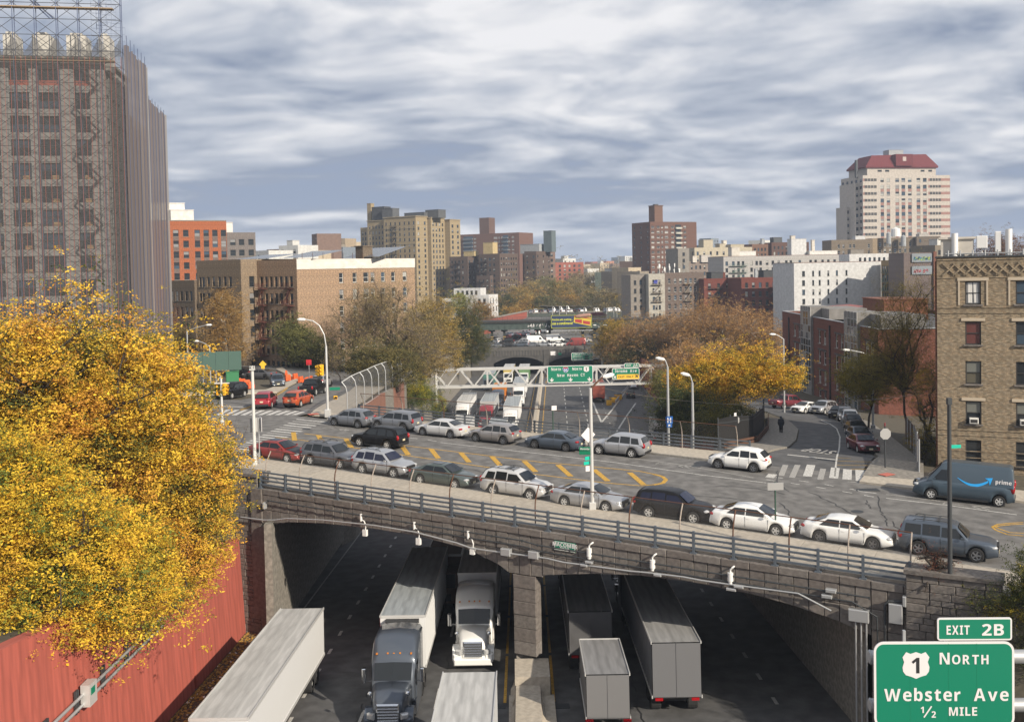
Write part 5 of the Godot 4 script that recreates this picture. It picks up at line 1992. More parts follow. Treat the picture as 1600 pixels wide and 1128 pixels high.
	for k in 2:
		pbox(o, "billboard", mk("board_grey", K(.20, .23, .26), .7), V(W * .6, h - 1.6 - k * 3.75, .25), V(6.0, 2.55, .3))
		for layer in 3:
			var gm := MB.new()
			var r := RandomNumberGenerator.new()
			r.seed = 40 + k * 5 + layer
			for i in 9:
				var cx := W * .6 - 2.5 + (i + .5) * (.56 if k == 0 else .55)
				if k == 1 and (i == 4 or i > 7):
					continue
				var prev := V(cx + r.randf_range(-.3, .3), h - 1.8 - k * 3.75 + r.randf_range(-.6, .6), .42 + layer * .006)
				for j in 4:
					var nx := V(cx + r.randf_range(-.35, .35), h - 1.8 - k * 3.75 + r.randf_range(-.6, .5), .42 + layer * .006)
					gm.beam(prev, nx, .004, .2 - layer * .04)
					prev = nx
			var cl := [[K(.01, .02, .08), K(.45, .55, .02), K(.02, .18, .32)], [K(.32, .02, .04), K(.5, .35, .37), K(.30, .03, .05)]]
			put(o, "graffiti", gm, mk("board_spray_%d_%d" % [k, layer], cl[k][layer], .8))
	# --- everything small and far: rooftops in the gap and behind the tan house
	var small := [
		[838, 868, 391, 548, "brown", "brick house on the rise"], [868, 912, 410, 700, "red", "red brick house above the valley trees"], [880, 900, 404, 800, "white", "pale house"],
		[912, 926, 413, 1100, "cream", "cream house"], [926, 940, 409, 1250, "red", "reddish block"], [938, 952, 411, 1000, "cream", "sunlit cream house"], [948, 960, 408, 1300, "orange", "orange block"],
		[958, 972, 412, 1100, "brown", "brown house"], [966, 979, 402, 1500, "slate", "blue-grey block"], [977, 995, 400, 1400, "white", "white and slate block"], [984, 998, 415, 900, "cream", "cream house"],
		[950, 972, 425, 620, "lime", "pale green-white house"], [962, 984, 424, 560, "dun", "dun house"], [982, 1002, 418, 520, "cream", "cream three-storey house"], [1000, 1014, 424, 430, "dun", "dun house"],
		[900, 920, 418, 900, "dun", "dun house"], [918, 936, 420, 760, "white", "pale house"], [995, 1004, 408, 640, "brown", "narrow brown house"],
		[400, 420, 392, 420, "white", "white roof hut"], [417, 440, 390, 450, "brown", "brown roofline"], [436, 466, 384, 430, "white", "white house with two roof huts"], [463, 486, 392, 470, "cream", "cream house"],
		[484, 516, 383, 520, "dun", "dun house"], [494, 540, 374, 620, "tan", "tan house with red roof edge"], [505, 536, 387, 500, "slate", "grey house"], [520, 545, 379, 640, "cream", "cream house"], [488, 496, 366, 480, "brown", "thin chimney stack"],
		[1112, 1124, 372, 900, "slate", "blue-grey tower"], [1096, 1116, 383, 700, "slate", "grey block"], [1086, 1100, 404, 900, "slate", "grey house"], [1015, 1020, 408, 640, "dun", "dun house"], [1196, 1204, 375, 700, "white", "white stack"],
		[1462, 1502, 383, 360, "drabgreen", "drab house behind the phone masts"]]
	var tones := {"brown": K(.20, .135, .11), "red": K(.31, .10, .07), "white": K(.60, .60, .58), "cream": K(.48, .40, .29), "orange": K(.44, .19, .10), "slate": K(.20, .235, .28), "lime": K(.50, .55, .40), "dun": K(.27, .235, .19), "tan": K(.38, .30, .21), "drabgreen": K(.20, .17, .13)}
	var places := ["in the gap of the skyline", "behind the tan corner house", "on the right skyline"]
	var idx := 0
	for q in small:
		var d: float = q[3]
		var base := -8.0
		var a := C(q[0], d, base)
		var b := C(q[1], d * (1.012 if q[0] > 800 else .985), base)
		var place: String = places[0] if q[0] > 800 and q[0] < 1010 else places[1] if q[0] < 600 else places[2]
		o = house("distant_house", "%s %s, %s there" % [q[5], place, ORD[idx % 18]], a, b, "small distant houses")
		idx += 1
		W = a.distance_to(b)
		h = top_y(q[0], q[2], d) - base
		var n := int(clampf(W / 4.0, 1, 5))
		mass(o, 0, 0, W, 12.0, h, plain("far_" + q[4], tones[q[4]]), spec(n, minf(1.6, W * .16), 1.7, int(clampf(h / 3.2, 1, 5)), 1.8, 3.0, W * .12) if W > 5.0 else {})
		if idx % 3 == 0 and W > 9.0:
			bulkhead(o, V(W * .4, h - .5, -4), V(W * .3, 2.6, 4), plain("far_white", tones.white))
const ORD := ["first", "second", "third", "fourth", "fifth", "sixth", "seventh", "eighth", "ninth", "tenth", "eleventh", "twelfth", "thirteenth", "fourteenth", "fifteenth", "sixteenth", "seventeenth", "eighteenth"]
# ================================================================ the far overpass, the elevated railway, signs and street furniture
func build_far_crossing():
	var d0 := 275.0
	var o := thing("overpass", "dark concrete two-arch overpass full of stopped cars, below the elevated railway", "bridge")
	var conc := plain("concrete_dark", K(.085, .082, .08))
	var xl := C(768, d0).x
	var xp := C(851, d0).x
	var xr := C(950, d0).x
	var mb := MB.new()
	var n := 20
	for span in [[xl, xp - .7], [xp + .7, xr]]:
		for i in n:
			var f0 := i / float(n)
			var f1 := (i + 1) / float(n)
			var y0 := -9.5 - 1.7 * pow(absf(f0 * 2.0 - 1.0), 2.4)
			var y1 := -9.5 - 1.7 * pow(absf(f1 * 2.0 - 1.0), 2.4)
			var a := lerpf(span[0], span[1], f0)
			var b := lerpf(span[0], span[1], f1)
			mb.mquad(V(a, y0, -d0), V(b, y1, -d0), V(b, -7.6, -d0), V(a, -7.6, -d0))
			mb.mquad(V(a, y0, -d0), V(a, y0, -d0 - 70), V(b, y1, -d0 - 70), V(b, y1, -d0))
	put(o, "arch_deck", mb, conc)
	mb = MB.new()
	mb.box(V(xp, -11.2, -d0 - 35), V(1.5, 7.4, 70.4))
	mb.box(V(xl - 3.0, -11.2, -d0 - 35), V(6.0, 7.4, 70.2))
	mb.box(V(xr + 4.0, -11.2, -d0 - 35), V(8.0, 7.4, 70.2))
	mb.box(V((xl + xr) / 2, -11.5, -d0 - 70), V(xr - xl + 4, 7, .5))
	put(o, "pier", mb, conc)
	mb = MB.new()
	mb.box(V((xl + xr) / 2, -7.15, -d0 - .1), V(xr - xl + 16.0, 1.0, .5))
	for i in 40:
		mb.box(V(lerpf(xl, xr, (i + .5) / 40.0), -8.4, -d0 + .06), V(.5, 1.5, .12))
	put(o, "parapet", mb, plain("concrete_mid", K(.115, .11, .105)))
	mb = MB.new()
	for i in 34:
		mb.box(V(lerpf(xl - 2, xr + 6, i / 33.0), -5.9, -d0 - .2), V(.1, 1.6, .1))
	for y in [-6.2, -5.7, -5.2]:
		mb.box(V((xl + xr) / 2 + 2, y, -d0 - .2), V(xr - xl + 8, .08, .06))
	put(o, "railing", mb, M.steel_dark)
	for q in [[864, 552, 2.4, 1.6, "sign_white"], [875, 553, 1.6, .9, "sign_green"]]:
		pbox(o, "plate", M[q[4]], at(q[0], q[1], d0 - .2), V(q[2] * .55, q[3] * .7, .05))
	mb = MB.new()
	mb.mquad(V(-30, -7.9, -d0), V(70, -7.9, -d0), V(70, -7.9, -345), V(-30, -7.9, -345))
	setting("cross_street", mb.mesh(), M.asphalt)
	mb = MB.new()
	mb.mquad(C(760, 345, -7.9), C(905, 345, -7.9), C(880, 430, -3.0), C(820, 430, -3.0))
	setting("ramp", mb.mesh(), M.asphalt)
	var v := thing("elevated_railway", "dark green elevated railway on steel columns with graffiti, crossing the valley", "railway viaduct")
	var steel := plain("viaduct_green", K(.062, .085, .078))
	var d1 := 306.0
	mb = MB.new()
	for z in [.0, 8.0]:
		mb.box(V(10, -2.7, -d1 - z), V(76, 1.9, .5))
		mb.box(V(10, -1.7, -d1 - z + .1), V(76, .16, .9))
		mb.box(V(10, -3.65, -d1 - z + .1), V(76, .16, .9))
	for i in 40:
		mb.box(V(-27 + i * 1.9, -2.7, -d1 + .3), V(.12, 1.7, .12))
	put(v, "girder", mb, steel)
	pbox(v, "deck", plain("tie_black", K(.035, .032, .03)), V(10, -1.35, -d1 - 4), V(76, .5, 9.4))
	mb = MB.new()
	for i in 50:
		mb.box(V(-27 + i * 1.5, -.5, -d1 + .8), V(.07, 1.2, .07))
	mb.box(V(10, .1, -d1 + .8), V(76, .1, .08))
	mb.box(V(10, -.45, -d1 + .8), V(76, .08, .06))
	put(v, "railing", mb, M.steel_dark)
	for u in [766.6, 786.0, 838.0, 857.0, 909.0, 927.0, 950.0]:
		var p := C(u, d1 + 1.0, 0)
		mb = MB.new()
		mb.box(V(p.x, -5.8, p.z), V(.75, 4.3, .75))
		mb.box(V(p.x, -4.0, p.z), V(2.0, .5, .6))
		put(v, "column", mb, plain("viaduct_column", K(.03, .036, .036)))
		mb = MB.new()
		for k in 2:
			mb.box(V(p.x, -6.6 + k * .7, p.z), V(.8, .3, .8))
		put(v, "warning_band", mb, M.yellow_worn)
	mb = MB.new()
	var r := RandomNumberGenerator.new()
	r.seed = 3
	var gx := C(842, d1).x
	for i in 9:
		var prev := V(gx - 3.6 + i * .9, -2.6, -d1 + .42)
		for j in 4:
			var nx := V(gx - 3.6 + i * .9 + r.randf_range(-.4, .4), -2.6 + r.randf_range(-.7, .7), -d1 + .42)
			mb.beam(prev, nx, .02, .16)
			prev = nx
	put(v, "graffiti", mb, M.sign_white)
	var c := at(893, 502.3, d1 - 2.0)
	var w := 64.0 * (d1 - 2.0) / F
	var h := 20.5 * (d1 - 2.0) / F
	var b := thing("advertising_board", "long dark blue billboard with yellow lettering hung on the elevated railway", "billboard", c)
	pbev(b, "panel", mk("ad_blue", K(.012, .028, .085), .6), O3, V(w, h, .3), .05)
	put(b, "border", border(w - .05, h - .05, .16), mk("ad_olive", K(.30, .32, .03), .6), XT(V(0, 0, .156)))
	var yl := mk("ad_yellow", K(.62, .62, .03), .6)
	fit(b, "Practice safe snacking...", .55, w * .50, yl, V(-w * .22, h * .16, .17))
	fit(b, "use a condiment!", .72, w * .50, yl, V(-w * .22, -h * .13, .17))
	mb = MB.new()
	mb.prism(PV([W2(w * .07, h * .44), W2(w * .485, h * .30), W2(w * .47, -h * .38), W2(w * .05, -h * .08)]), XT(V(0, 0, .19)), .03)
	put(b, "packet", mb, mk("ad_packet", K(.52, .40, .04), .6))
	mb = MB.new()
	mb.prism(PV([W2(w * .09, h * .18), W2(w * .255, h * .14), W2(w * .255, -h * .16), W2(w * .085, -h * .04)]), XT(V(0, 0, .21)), .015)
	mb.prism(PV([W2(w * .07, h * .44), W2(w * .485, h * .22), W2(w * .485, h * .16), W2(w * .07, h * .34)]), XT(V(0, 0, .21)), .015)
	mb.prism(PV([W2(w * .28, h * .06), W2(w * .455, -h * .03), W2(w * .45, -h * .27), W2(w * .28, -h * .18)]), XT(V(0, 0, .205)), .01)
	put(b, "packet_print", mb, mk("ad_red", K(.34, .03, .03), .6))
	mb = MB.new()
	mb.lathe([[-2.6, .02], [-2.3, .45], [-1.2, .62], [1.6, .6], [2.2, .35], [2.3, .02]], V(w * .3, h * .43, .1), V(.99, .1, 0).normalized(), 10)
	put(b, "hand_print", mb, mk("ad_skin", K(.30, .17, .13), .7))
	mb = MB.new()
	mb.box(V(0, -h * .66, 1.2), V(w * 1.02, .16, 1.0))
	for i in 6:
		mb.tube(V(-w * .42 + i * w * .17, -h * .66, 1.6), V(-w * .42 + i * w * .17, -h * .72, 2.0), .2, .25, 6)
	put(b, "catwalk", mb, M.galvanised)
	var rw := thing("retaining_wall", "long red retaining wall climbing behind the elevated railway", "wall")
	mb = MB.new()
	var q0 := C(752, 350, -8.0)
	var q1 := C(822, 400, -8.0)
	mb.mquad(q0, q1, q1 + V(0, top_y(822, 487, 400) + 8.0, 0), q0 + V(0, top_y(752, 501, 350) + 8.0, 0))
	put(rw, "face", mb, plain("wall_red", K(.30, .075, .05)))
	pbeam(rw, "coping", M.concrete_old, q0 + V(0, top_y(752, 501, 350) + 8.3, 0), q1 + V(0, top_y(822, 487, 400) + 8.3, 0), .5, .5)
	var dk := thing("parking_deck", "dark deck with a row of parked cars behind the elevated railway", "deck")
	mb = MB.new()
	var pa := C(822, 402, 0)
	var pb := C(1010, 402, 0)
	mb.box(V((pa.x + pb.x) / 2, top_y(860, 494.5, 402), -402 - 6), V(pb.x - pa.x, 2.6, 12))
	put(dk, "deck", mb, plain("deck_green", K(.075, .09, .08)))
	mb = MB.new()
	mb.box(V((pa.x + pb.x) / 2, top_y(860, 494.5, 402) + 1.6, -402.2), V(pb.x - pa.x, .5, .4))
	mb.box(V(pa.x - .5, top_y(860, 489, 402) - 2.0, -402), V(1.6, 6.0, 1.6))
	put(dk, "kerb_beam", mb, M.concrete_old)
	mb = MB.new()
	mb.mquad(C(842, 440, 0) + V(0, top_y(842, 478, 440), 0), C(925, 440, 0) + V(0, top_y(925, 479, 440), 0), C(925, 470, 0) + V(0, top_y(925, 476, 470), 0), C(842, 470, 0) + V(0, top_y(842, 475, 470), 0))
	setting("slip_road", mb.mesh(), M.concrete_old)
	var lamp_n := 0
	for u in [862.0, 873, 884, 911, 927, 931, 947, 958, 963, 980, 995]:
		var dd := 395.0
		var p := C(u, dd, 0)
		var yt := top_y(u, 478 + fmod(u, 4.0), dd)
		mb = MB.new()
		mb.tube(V(p.x, yt - 5.5, p.z), V(p.x, yt, p.z), .16, .12, 6)
		var l := thing("platform_lamp", "white bell lamp on a thin post on the far deck, %s from the left" % ORD[lamp_n], "street lamp", O3, 0, "platform lamps")
		lamp_n += 1
		put(l, "post", mb, M.galvanised)
		mb = MB.new()
		mb.lathe([[-.9, .55], [-.5, .45], [.2, .14], [.3, .01]], V(p.x + .8, yt - .4, p.z), UP, 8)
		mb.tube(V(p.x, yt, p.z), V(p.x + .8, yt, p.z), .08, .08, 5)
		put(l, "shade", mb, M.white_metal)
	mb = MB.new()
	var kp := C(933, 380, 0)
	var ky := top_y(933, 494, 380)
	var kiosk := thing("kiosk", "cream station hut with a red roof on the railway platform", "hut", V(kp.x, ky - 3.0, kp.z))
	mb.box(V(0, 1.6, 0), V(6.5, 3.2, 4))
	put(kiosk, "wall", mb, M.brick_cream)
	mb = MB.new()
	mb.prism(PV([W2(-3.8, 3.2), W2(3.8, 3.2), W2(2.0, 4.4), W2(-2.0, 4.4)]), XT(V(0, 0, 2.3)), 4.6)
	put(kiosk, "roof", mb, M.roof_red)
func fit(parent: Node, s: String, h: float, width: float, mat, pos: Vector3, bold := true, called := "lettering"):
	var t := text_mesh(s, h, bold)
	var w: float = t.get_aabb().size.x
	put(parent, called, t, mat, X3(Basis().scaled(V(width / w, 1, 1)), pos))
func spaced(parent: Node, s: String, h: float, x0: float, x1: float, y: float, z: float, mat, small := 1.0):
	var glyphs := []
	var total := .0
	var n := s.length() - 1
	for i in s.length():
		var hh := h if i == 0 or small == 1.0 else h * small
		var t := text_mesh("n" if s[i] == " " else s[i], hh, true)
		glyphs.append(t)
		total += t.get_aabb().size.x
	var k := clampf((x1 - x0 - n * h * .2) / total, .8, 1.3)
	var gap := (x1 - x0 - total * k) / maxf(1.0, n)
	var x := x0
	for i in s.length():
		var bb: AABB = glyphs[i].get_aabb()
		if s[i] != " ":
			put(parent, "letter", glyphs[i], mat, X3(Basis().scaled(V(k, 1, 1)), V(x - bb.position.x * k, y - h * .5 - bb.position.y, z)))
		x += bb.size.x * k + gap
func shield_us(s: float) -> PackedVector2Array:
	var o := PackedVector2Array()
	for q in [[-.36, .5], [-.2, .43], [0, .5], [.2, .43], [.36, .5], [.5, .3], [.44, .12], [.5, -.08], [.48, -.24], [.38, -.38], [.18, -.44], [0, -.52], [-.18, -.44], [-.38, -.38], [-.48, -.24], [-.5, -.08], [-.44, .12], [-.5, .3]]:
		o.append(W2(q[0], q[1]) * s)
	return o
func shield_i(s: float) -> PackedVector2Array:
	var o := PackedVector2Array()
	for q in [[-.4, .42], [-.2, .46], [0, .38], [.2, .46], [.4, .42], [.5, .2], [.48, -.05], [.36, -.3], [0, -.52], [-.36, -.3], [-.48, -.05], [-.5, .2]]:
		o.append(W2(q[0], q[1]) * s)
	return o
func round_rect(w: float, h: float, r: float) -> PackedVector2Array:
	var o := PackedVector2Array()
	for c in [[w / 2 - r, h / 2 - r, 0], [-w / 2 + r, h / 2 - r, 1], [-w / 2 + r, -h / 2 + r, 2], [w / 2 - r, -h / 2 + r, 3]]:
		for i in 7:
			var a: float = c[2] * PI / 2 + i * PI / 12
			o.append(W2(c[0] + r * cos(a), c[1] + r * sin(a)))
	return o
func panel(parent: Node, w: float, h: float, r: float, edge: float, mat, p: Vector3, called := "panel"):
	var mb := MB.new()
	mb.prism(round_rect(w, h, r), XT(p), .05)
	put(parent, called + "_rim", mb, M.sign_white)
	mb = MB.new()
	mb.prism(round_rect(w - 2 * edge, h - 2 * edge, maxf(.02, r - edge)), XT(p + V(0, 0, .006)), .004)
	put(parent, called, mb, mat)
func arrow(parent: Node, p: Vector3, s: float, turn: float, mat):
	var mb := MB.new()
	var b := Basis(Vector3.BACK, turn)
	mb.prism(PV([W2(-.12, .5) * s, W2(-.12, .0) * s, W2(-.45, .22) * s, W2(-.45, -.05) * s, W2(0, -.5) * s, W2(.45, -.05) * s, W2(.45, .22) * s, W2(.12, .0) * s, W2(.12, .5) * s]), X3(b, p), .006)
	put(parent, "arrow", mb, mat)
func build_signs():
	# --- the exit sign at the lower right, on its own arm
	var d := 36.0
	var k := d / F
	var X := func(u): return (u - 1476.0) * k
	var Y := func(v): return -(v - 1070.0) * k
	var o := thing("exit_sign", "big green exit sign lettered for an avenue and route 1, lower right corner", "road sign", at(1476, 1070, d), -.04)
	panel(o, 219 * k, 138 * k, .36, .085, M.sign_green, V(0, 0, 0))
	panel(o, 116 * k, 36 * k, .1, .06, M.sign_green, V(X.call(1524), Y.call(981), .0), "exit_tab")
	var z := .016
	spaced(o, "EXIT", 14.5 * k, X.call(1480), X.call(1516), Y.call(982), z, M.sign_white)
	spaced(o, "2B", 18 * k, X.call(1535), X.call(1569), Y.call(982), z, M.sign_white)
	spaced(o, "NORTH", 18.5 * k, X.call(1469), X.call(1545), Y.call(1027.5), z, M.sign_white, .8)
	spaced(o, "Webster Ave", 19.5 * k, X.call(1382), X.call(1576), Y.call(1086), z, M.sign_white)
	spaced(o, "MILE", 13.5 * k, X.call(1483), X.call(1527), Y.call(1112.5), z, M.sign_white)
	letters(o, "1", 10 * k, M.sign_white, V(X.call(1442), Y.call(1110), z))
	letters(o, "2", 10 * k, M.sign_white, V(X.call(1459), Y.call(1117.5), z))
	pbeam(o, "fraction_bar", M.sign_white, V(X.call(1444), Y.call(1122), z), V(X.call(1456), Y.call(1104), z), .006, .05)
	var mb := MB.new()
	mb.prism(shield_us(42 * k), XT(V(X.call(1432), Y.call(1038), z + .004)), .006)
	put(o, "route_shield", mb, M.sign_white)
	letters(o, "1", 25 * k, M.black_metal, V(X.call(1433), Y.call(1039), z + .006))
	for u in [1423.0, 1483, 1527]:
		pbox(o, "sheet_seam", mk("seam_green", K(.0, .19, .10), .6), V(X.call(u), 0, .008), V(.012, 132 * k, .006))
	var g := thing("sign_support", "grey steel arms carrying the big exit sign from a post off to the right", "sign support", at(1476, 1070, d + .45), -.04)
	for v in [1028.0, 1107.0]:
		mb = MB.new()
		mb.tube(V(X.call(1362), Y.call(v), -.2), V(5.2, Y.call(v), -.2), .25, .25, 16)
		mb.tube(V(X.call(1362) - .05, Y.call(v), -.2), V(X.call(1362), Y.call(v), -.2), .22, .28, 16)
		put(g, "arm", mb, M.galvanised)
	ptube(g, "post", M.galvanised, V(5.0, -11.0, -.2), V(5.0, 1.6, -.2), .3, .26, 16)
	for u in [1410.0, 1476, 1545]:
		pbox(g, "bracket", M.galvanised, V(X.call(u), .3, .2), V(.1, 158 * k, .12))
	# --- gantry over the expressway beyond the bridge
	d = 190.0
	k = d / F
	var xa: float = C(672, d).x
	var xb: float = C(1037, d).x
	var yt := -4.1
	var yb := -7.45
	g = thing("sign_gantry", "long white lattice gantry spanning the expressway beyond the bridge", "sign gantry")
	for zz in [.0, -1.8]:
		for y in [yt, yb]:
			pbeam(g, "chord", M.aluminium, V(xa, y, -d + zz), V(xb, y, -d + zz), .34, .38)
		var n := 17
		for i in n + 1:
			var x := lerpf(xa, xb, i / float(n))
			if i % 4 == 0 or i == n:
				pbeam(g, "upright", M.aluminium, V(x, yb, -d + zz), V(x, yt, -d + zz), .3, .3)
			if i < n:
				var x2 := lerpf(xa, xb, (i + 1) / float(n))
				pbeam(g, "diagonal", M.aluminium, V(x, yb if i % 2 else yt, -d + zz + .02), V(x2, yt if i % 2 else yb, -d + zz + .02), .16, .2)
				if i % 2 == 0 and i % 4 == 0:
					pbeam(g, "diagonal", M.aluminium, V(x, yb, -d + zz - .1), V(x2, yt, -d + zz - .1), .12, .16)
	for i in 6:
		var x := lerpf(xa, xb, i / 5.0)
		mb = MB.new()
		for y in [yt, yb]:
			mb.beam(V(x, y, -d), V(x, y, -d - 1.8), .16, .16)
		put(g, "tie", mb, M.aluminium)
	for q in [[xa + .6, -16.0], [xb - .6, -15.5]]:
		for zz in [.0, -1.8]:
			ptube(g, "post", M.aluminium, V(q[0], q[1], -d + zz), V(q[0], yt, -d + zz), .22, .22, 8)
	var fd := d - .8
	k = fd / F
	o = thing("guide_sign", "wide green sign with two route shields and three lane arrows on the white gantry", "road sign", at(891, 584.5, fd))
	panel(o, 72 * k, 27 * k, .35, .13, M.sign_green, O3)
	z = .02
	spaced(o, "NORTH", 4.6 * k, -29.5 * k, -14.5 * k, 8.2 * k, z, M.sign_white, .8)
	spaced(o, "NORTH", 4.6 * k, 3.5 * k, 18.5 * k, 8.2 * k, z, M.sign_white, .8)
	spaced(o, "New Haven CT", 4.6 * k, -20.5 * k, 23 * k, -1.6 * k, z, M.sign_white)
	for x in [-29.0, .5, 30.0]:
		arrow(o, V(x * k, -8.6 * k, z + .01), 6.4 * k, .0, M.sign_white)
	mb = MB.new()
	mb.prism(shield_us(8.6 * k), XT(V(25.5 * k, 7.3 * k, z + .01)), .02)
	put(o, "route_shield", mb, M.sign_white)
	letters(o, "1", 4.6 * k, M.black_metal, V(25.5 * k, 7.3 * k, z + .03))
	mb = MB.new()
	mb.prism(shield_i(9.4 * k), XT(V(-7 * k, 7.0 * k, z + .01)), .02)
	put(o, "route_shield", mb, M.sign_white)
	mb = MB.new()
	mb.prism(shield_i(8.6 * k), XT(V(-7 * k, 7.0 * k, z + .018)), .012)
	put(o, "shield_face", mb, M.sign_blue)
	mb = MB.new()
	mb.prism(PV([W2(-3.6, 2.0) * k, W2(3.6, 2.0) * k, W2(3.2, 3.7) * k, W2(1.7, 3.9) * k, W2(0, 3.3) * k, W2(-1.7, 3.9) * k, W2(-3.2, 3.7) * k]), XT(V(-7 * k, 7.0 * k, z + .026)), .012)
	put(o, "shield_crown", mb, M.sign_red)
	letters(o, "95", 4.2 * k, M.sign_white, V(-7 * k, 6.0 * k, z + .03))
	o = thing("guide_sign", "green and yellow exit-only sign with its EXIT 2A tab on the right of the white gantry", "road sign", at(978, 584, fd))
	panel(o, 43 * k, 18 * k, .3, .11, M.sign_green, O3)
	panel(o, 23.5 * k, 7.2 * k, .16, .09, M.sign_green, V(9.6 * k, 12.9 * k, 0), "exit_tab")
	mb = MB.new()
	mb.prism(round_rect(35 * k, 7.6 * k, .1), XT(V(3.4 * k, -4.6 * k, .018)), .012)
	put(o, "yellow_panel", mb, M.sign_yellow)
	spaced(o, "Jerome Ave", 4.5 * k, -17 * k, 17 * k, 4.4 * k, z, M.sign_white)
	spaced(o, "EXIT", 2.9 * k, 1.0 * k, 8.4 * k, 12.9 * k, z, M.sign_white)
	spaced(o, "2A", 4.2 * k, 11.5 * k, 19 * k, 12.9 * k, z, M.sign_white)
	spaced(o, "EXIT ONLY", 3.0 * k, -11.5 * k, 12 * k, -4.6 * k, z + .004, M.black_metal)
	arrow(o, V(17 * k, -4.2 * k, z + .012), 5.0 * k, 3.0 * PI / 4, M.black_metal)
	arrow(o, V(-17.4 * k, -5 * k, z + .012), 5.0 * k, 3.0 * PI / 4, M.sign_white)
	# --- travel-time sign further on
	d = 262.0
	k = d / F
	o = thing("travel_time_sign", "green travel-time sign with dark number windows before the far overpass", "road sign", at(910, 557, d))
	panel(o, 34 * k, 12.4 * k, .3, .12, M.sign_green, O3)
	fit(o, "AVERAGE TRAVEL TIMES", 1.9 * k, 29 * k, M.sign_white, V(0, 3.4 * k, .02))
	fit(o, "Whitestone Br", 1.9 * k, 15.5 * k, M.sign_white, V(-7 * k, 0, .02))
	fit(o, "Throgs Neck Br", 1.9 * k, 17 * k, M.sign_white, V(-6.4 * k, -3.6 * k, .02))
	for y in [.0, -3.6]:
		pbox(o, "number_window", M.black_metal, V(6.6 * k, y * k, .015), V(5.6 * k, 2.2 * k, .03))
		fit(o, "MIN", 1.5 * k, 3.6 * k, M.sign_white, V(13 * k, y * k, .02))
	g = thing("sign_support", "short aluminium bracket and post carrying the travel-time sign", "sign support")
	var p := at(941, 557, d + .5)
	for y in [2.6, -3.0]:
		pbeam(g, "arm", M.aluminium, at(905, 557 - y, d + .5), at(942, 557 - y, d + .5), .25, .25)
	pbox(g, "post", M.aluminium, V(p.x, -11.0, p.z), V(.55, 10.0, .55))
# --- street furniture
func pole(called: String, label: String, cat: String, base: Vector3, h: float, r0: float, r1: float, mat, foot := .0, group := "") -> Node3D:
	var o := thing(called, label, cat, base, 0, group)
	ptube(o, "post", mat, V(0, -.3, 0), V(0, h, 0), r0, r1, 10)
	if foot > .0:
		pbev(o, "foot", mat, V(0, foot * .7, 0), V(foot, foot * 1.4, foot), .03)
	return o
func lamp_arm(o: Node3D, pts: Array, head: Vector3, mat):
	var mb := MB.new()
	mb.pipe(pts, .06, 6)
	put(o, "arm", mb, mat)
	mb = MB.new()
	var e: Vector3 = pts[pts.size() - 1]
	mb.lathe([[.0, .05], [.15, .14], [.6, .15], [.8, .05], [.82, .01]], e, head.normalized(), 8)
	put(o, "lamp_head", mb, M.white_metal)
func signal_head(o: Node3D, p: Vector3, yaw: float, n := 3):
	var b := Basis(UP, yaw)
	pbev(o, "signal_case", M.signal_yellow, p, V(.36, .36 * n, .26), .03, b)
	for i in n:
		var vm := MB.new()
		var c := p + V(0, (i - (n - 1) / 2.0) * .34, 0) + b.z * .13
		vm.tube(c, c + b.z * .2, .14, .14, 10, false)
		put(o, "visor", vm, M.signal_yellow)
		vm = MB.new()
		vm.tube(c, c + b.z * .02, .12, .12, 10)
		put(o, "lens", vm, M.black_metal)
func plate(o: Node3D, p: Vector3, w: float, h: float, yaw: float, mat, called := "sign_plate"):
	pbev(o, called, mat, p, V(w, h, .03), .006, Basis(UP, yaw))
func octagon(o: Node3D, p: Vector3, r: float, yaw: float, mat, turn := PI / 8, sides := 8):
	var pts := PackedVector2Array()
	for i in sides:
		pts.append(W2(r * cos(TAU * i / sides + turn), r * sin(TAU * i / sides + turn)))
	var mb := MB.new()
	mb.prism(pts, X3(Basis(UP, yaw), p), .02)
	put(o, "sign_plate", mb, mat)
func height_px(b: Vector3, v0: float, v1: float) -> float:
	return (v1 - v0) * -b.z / F
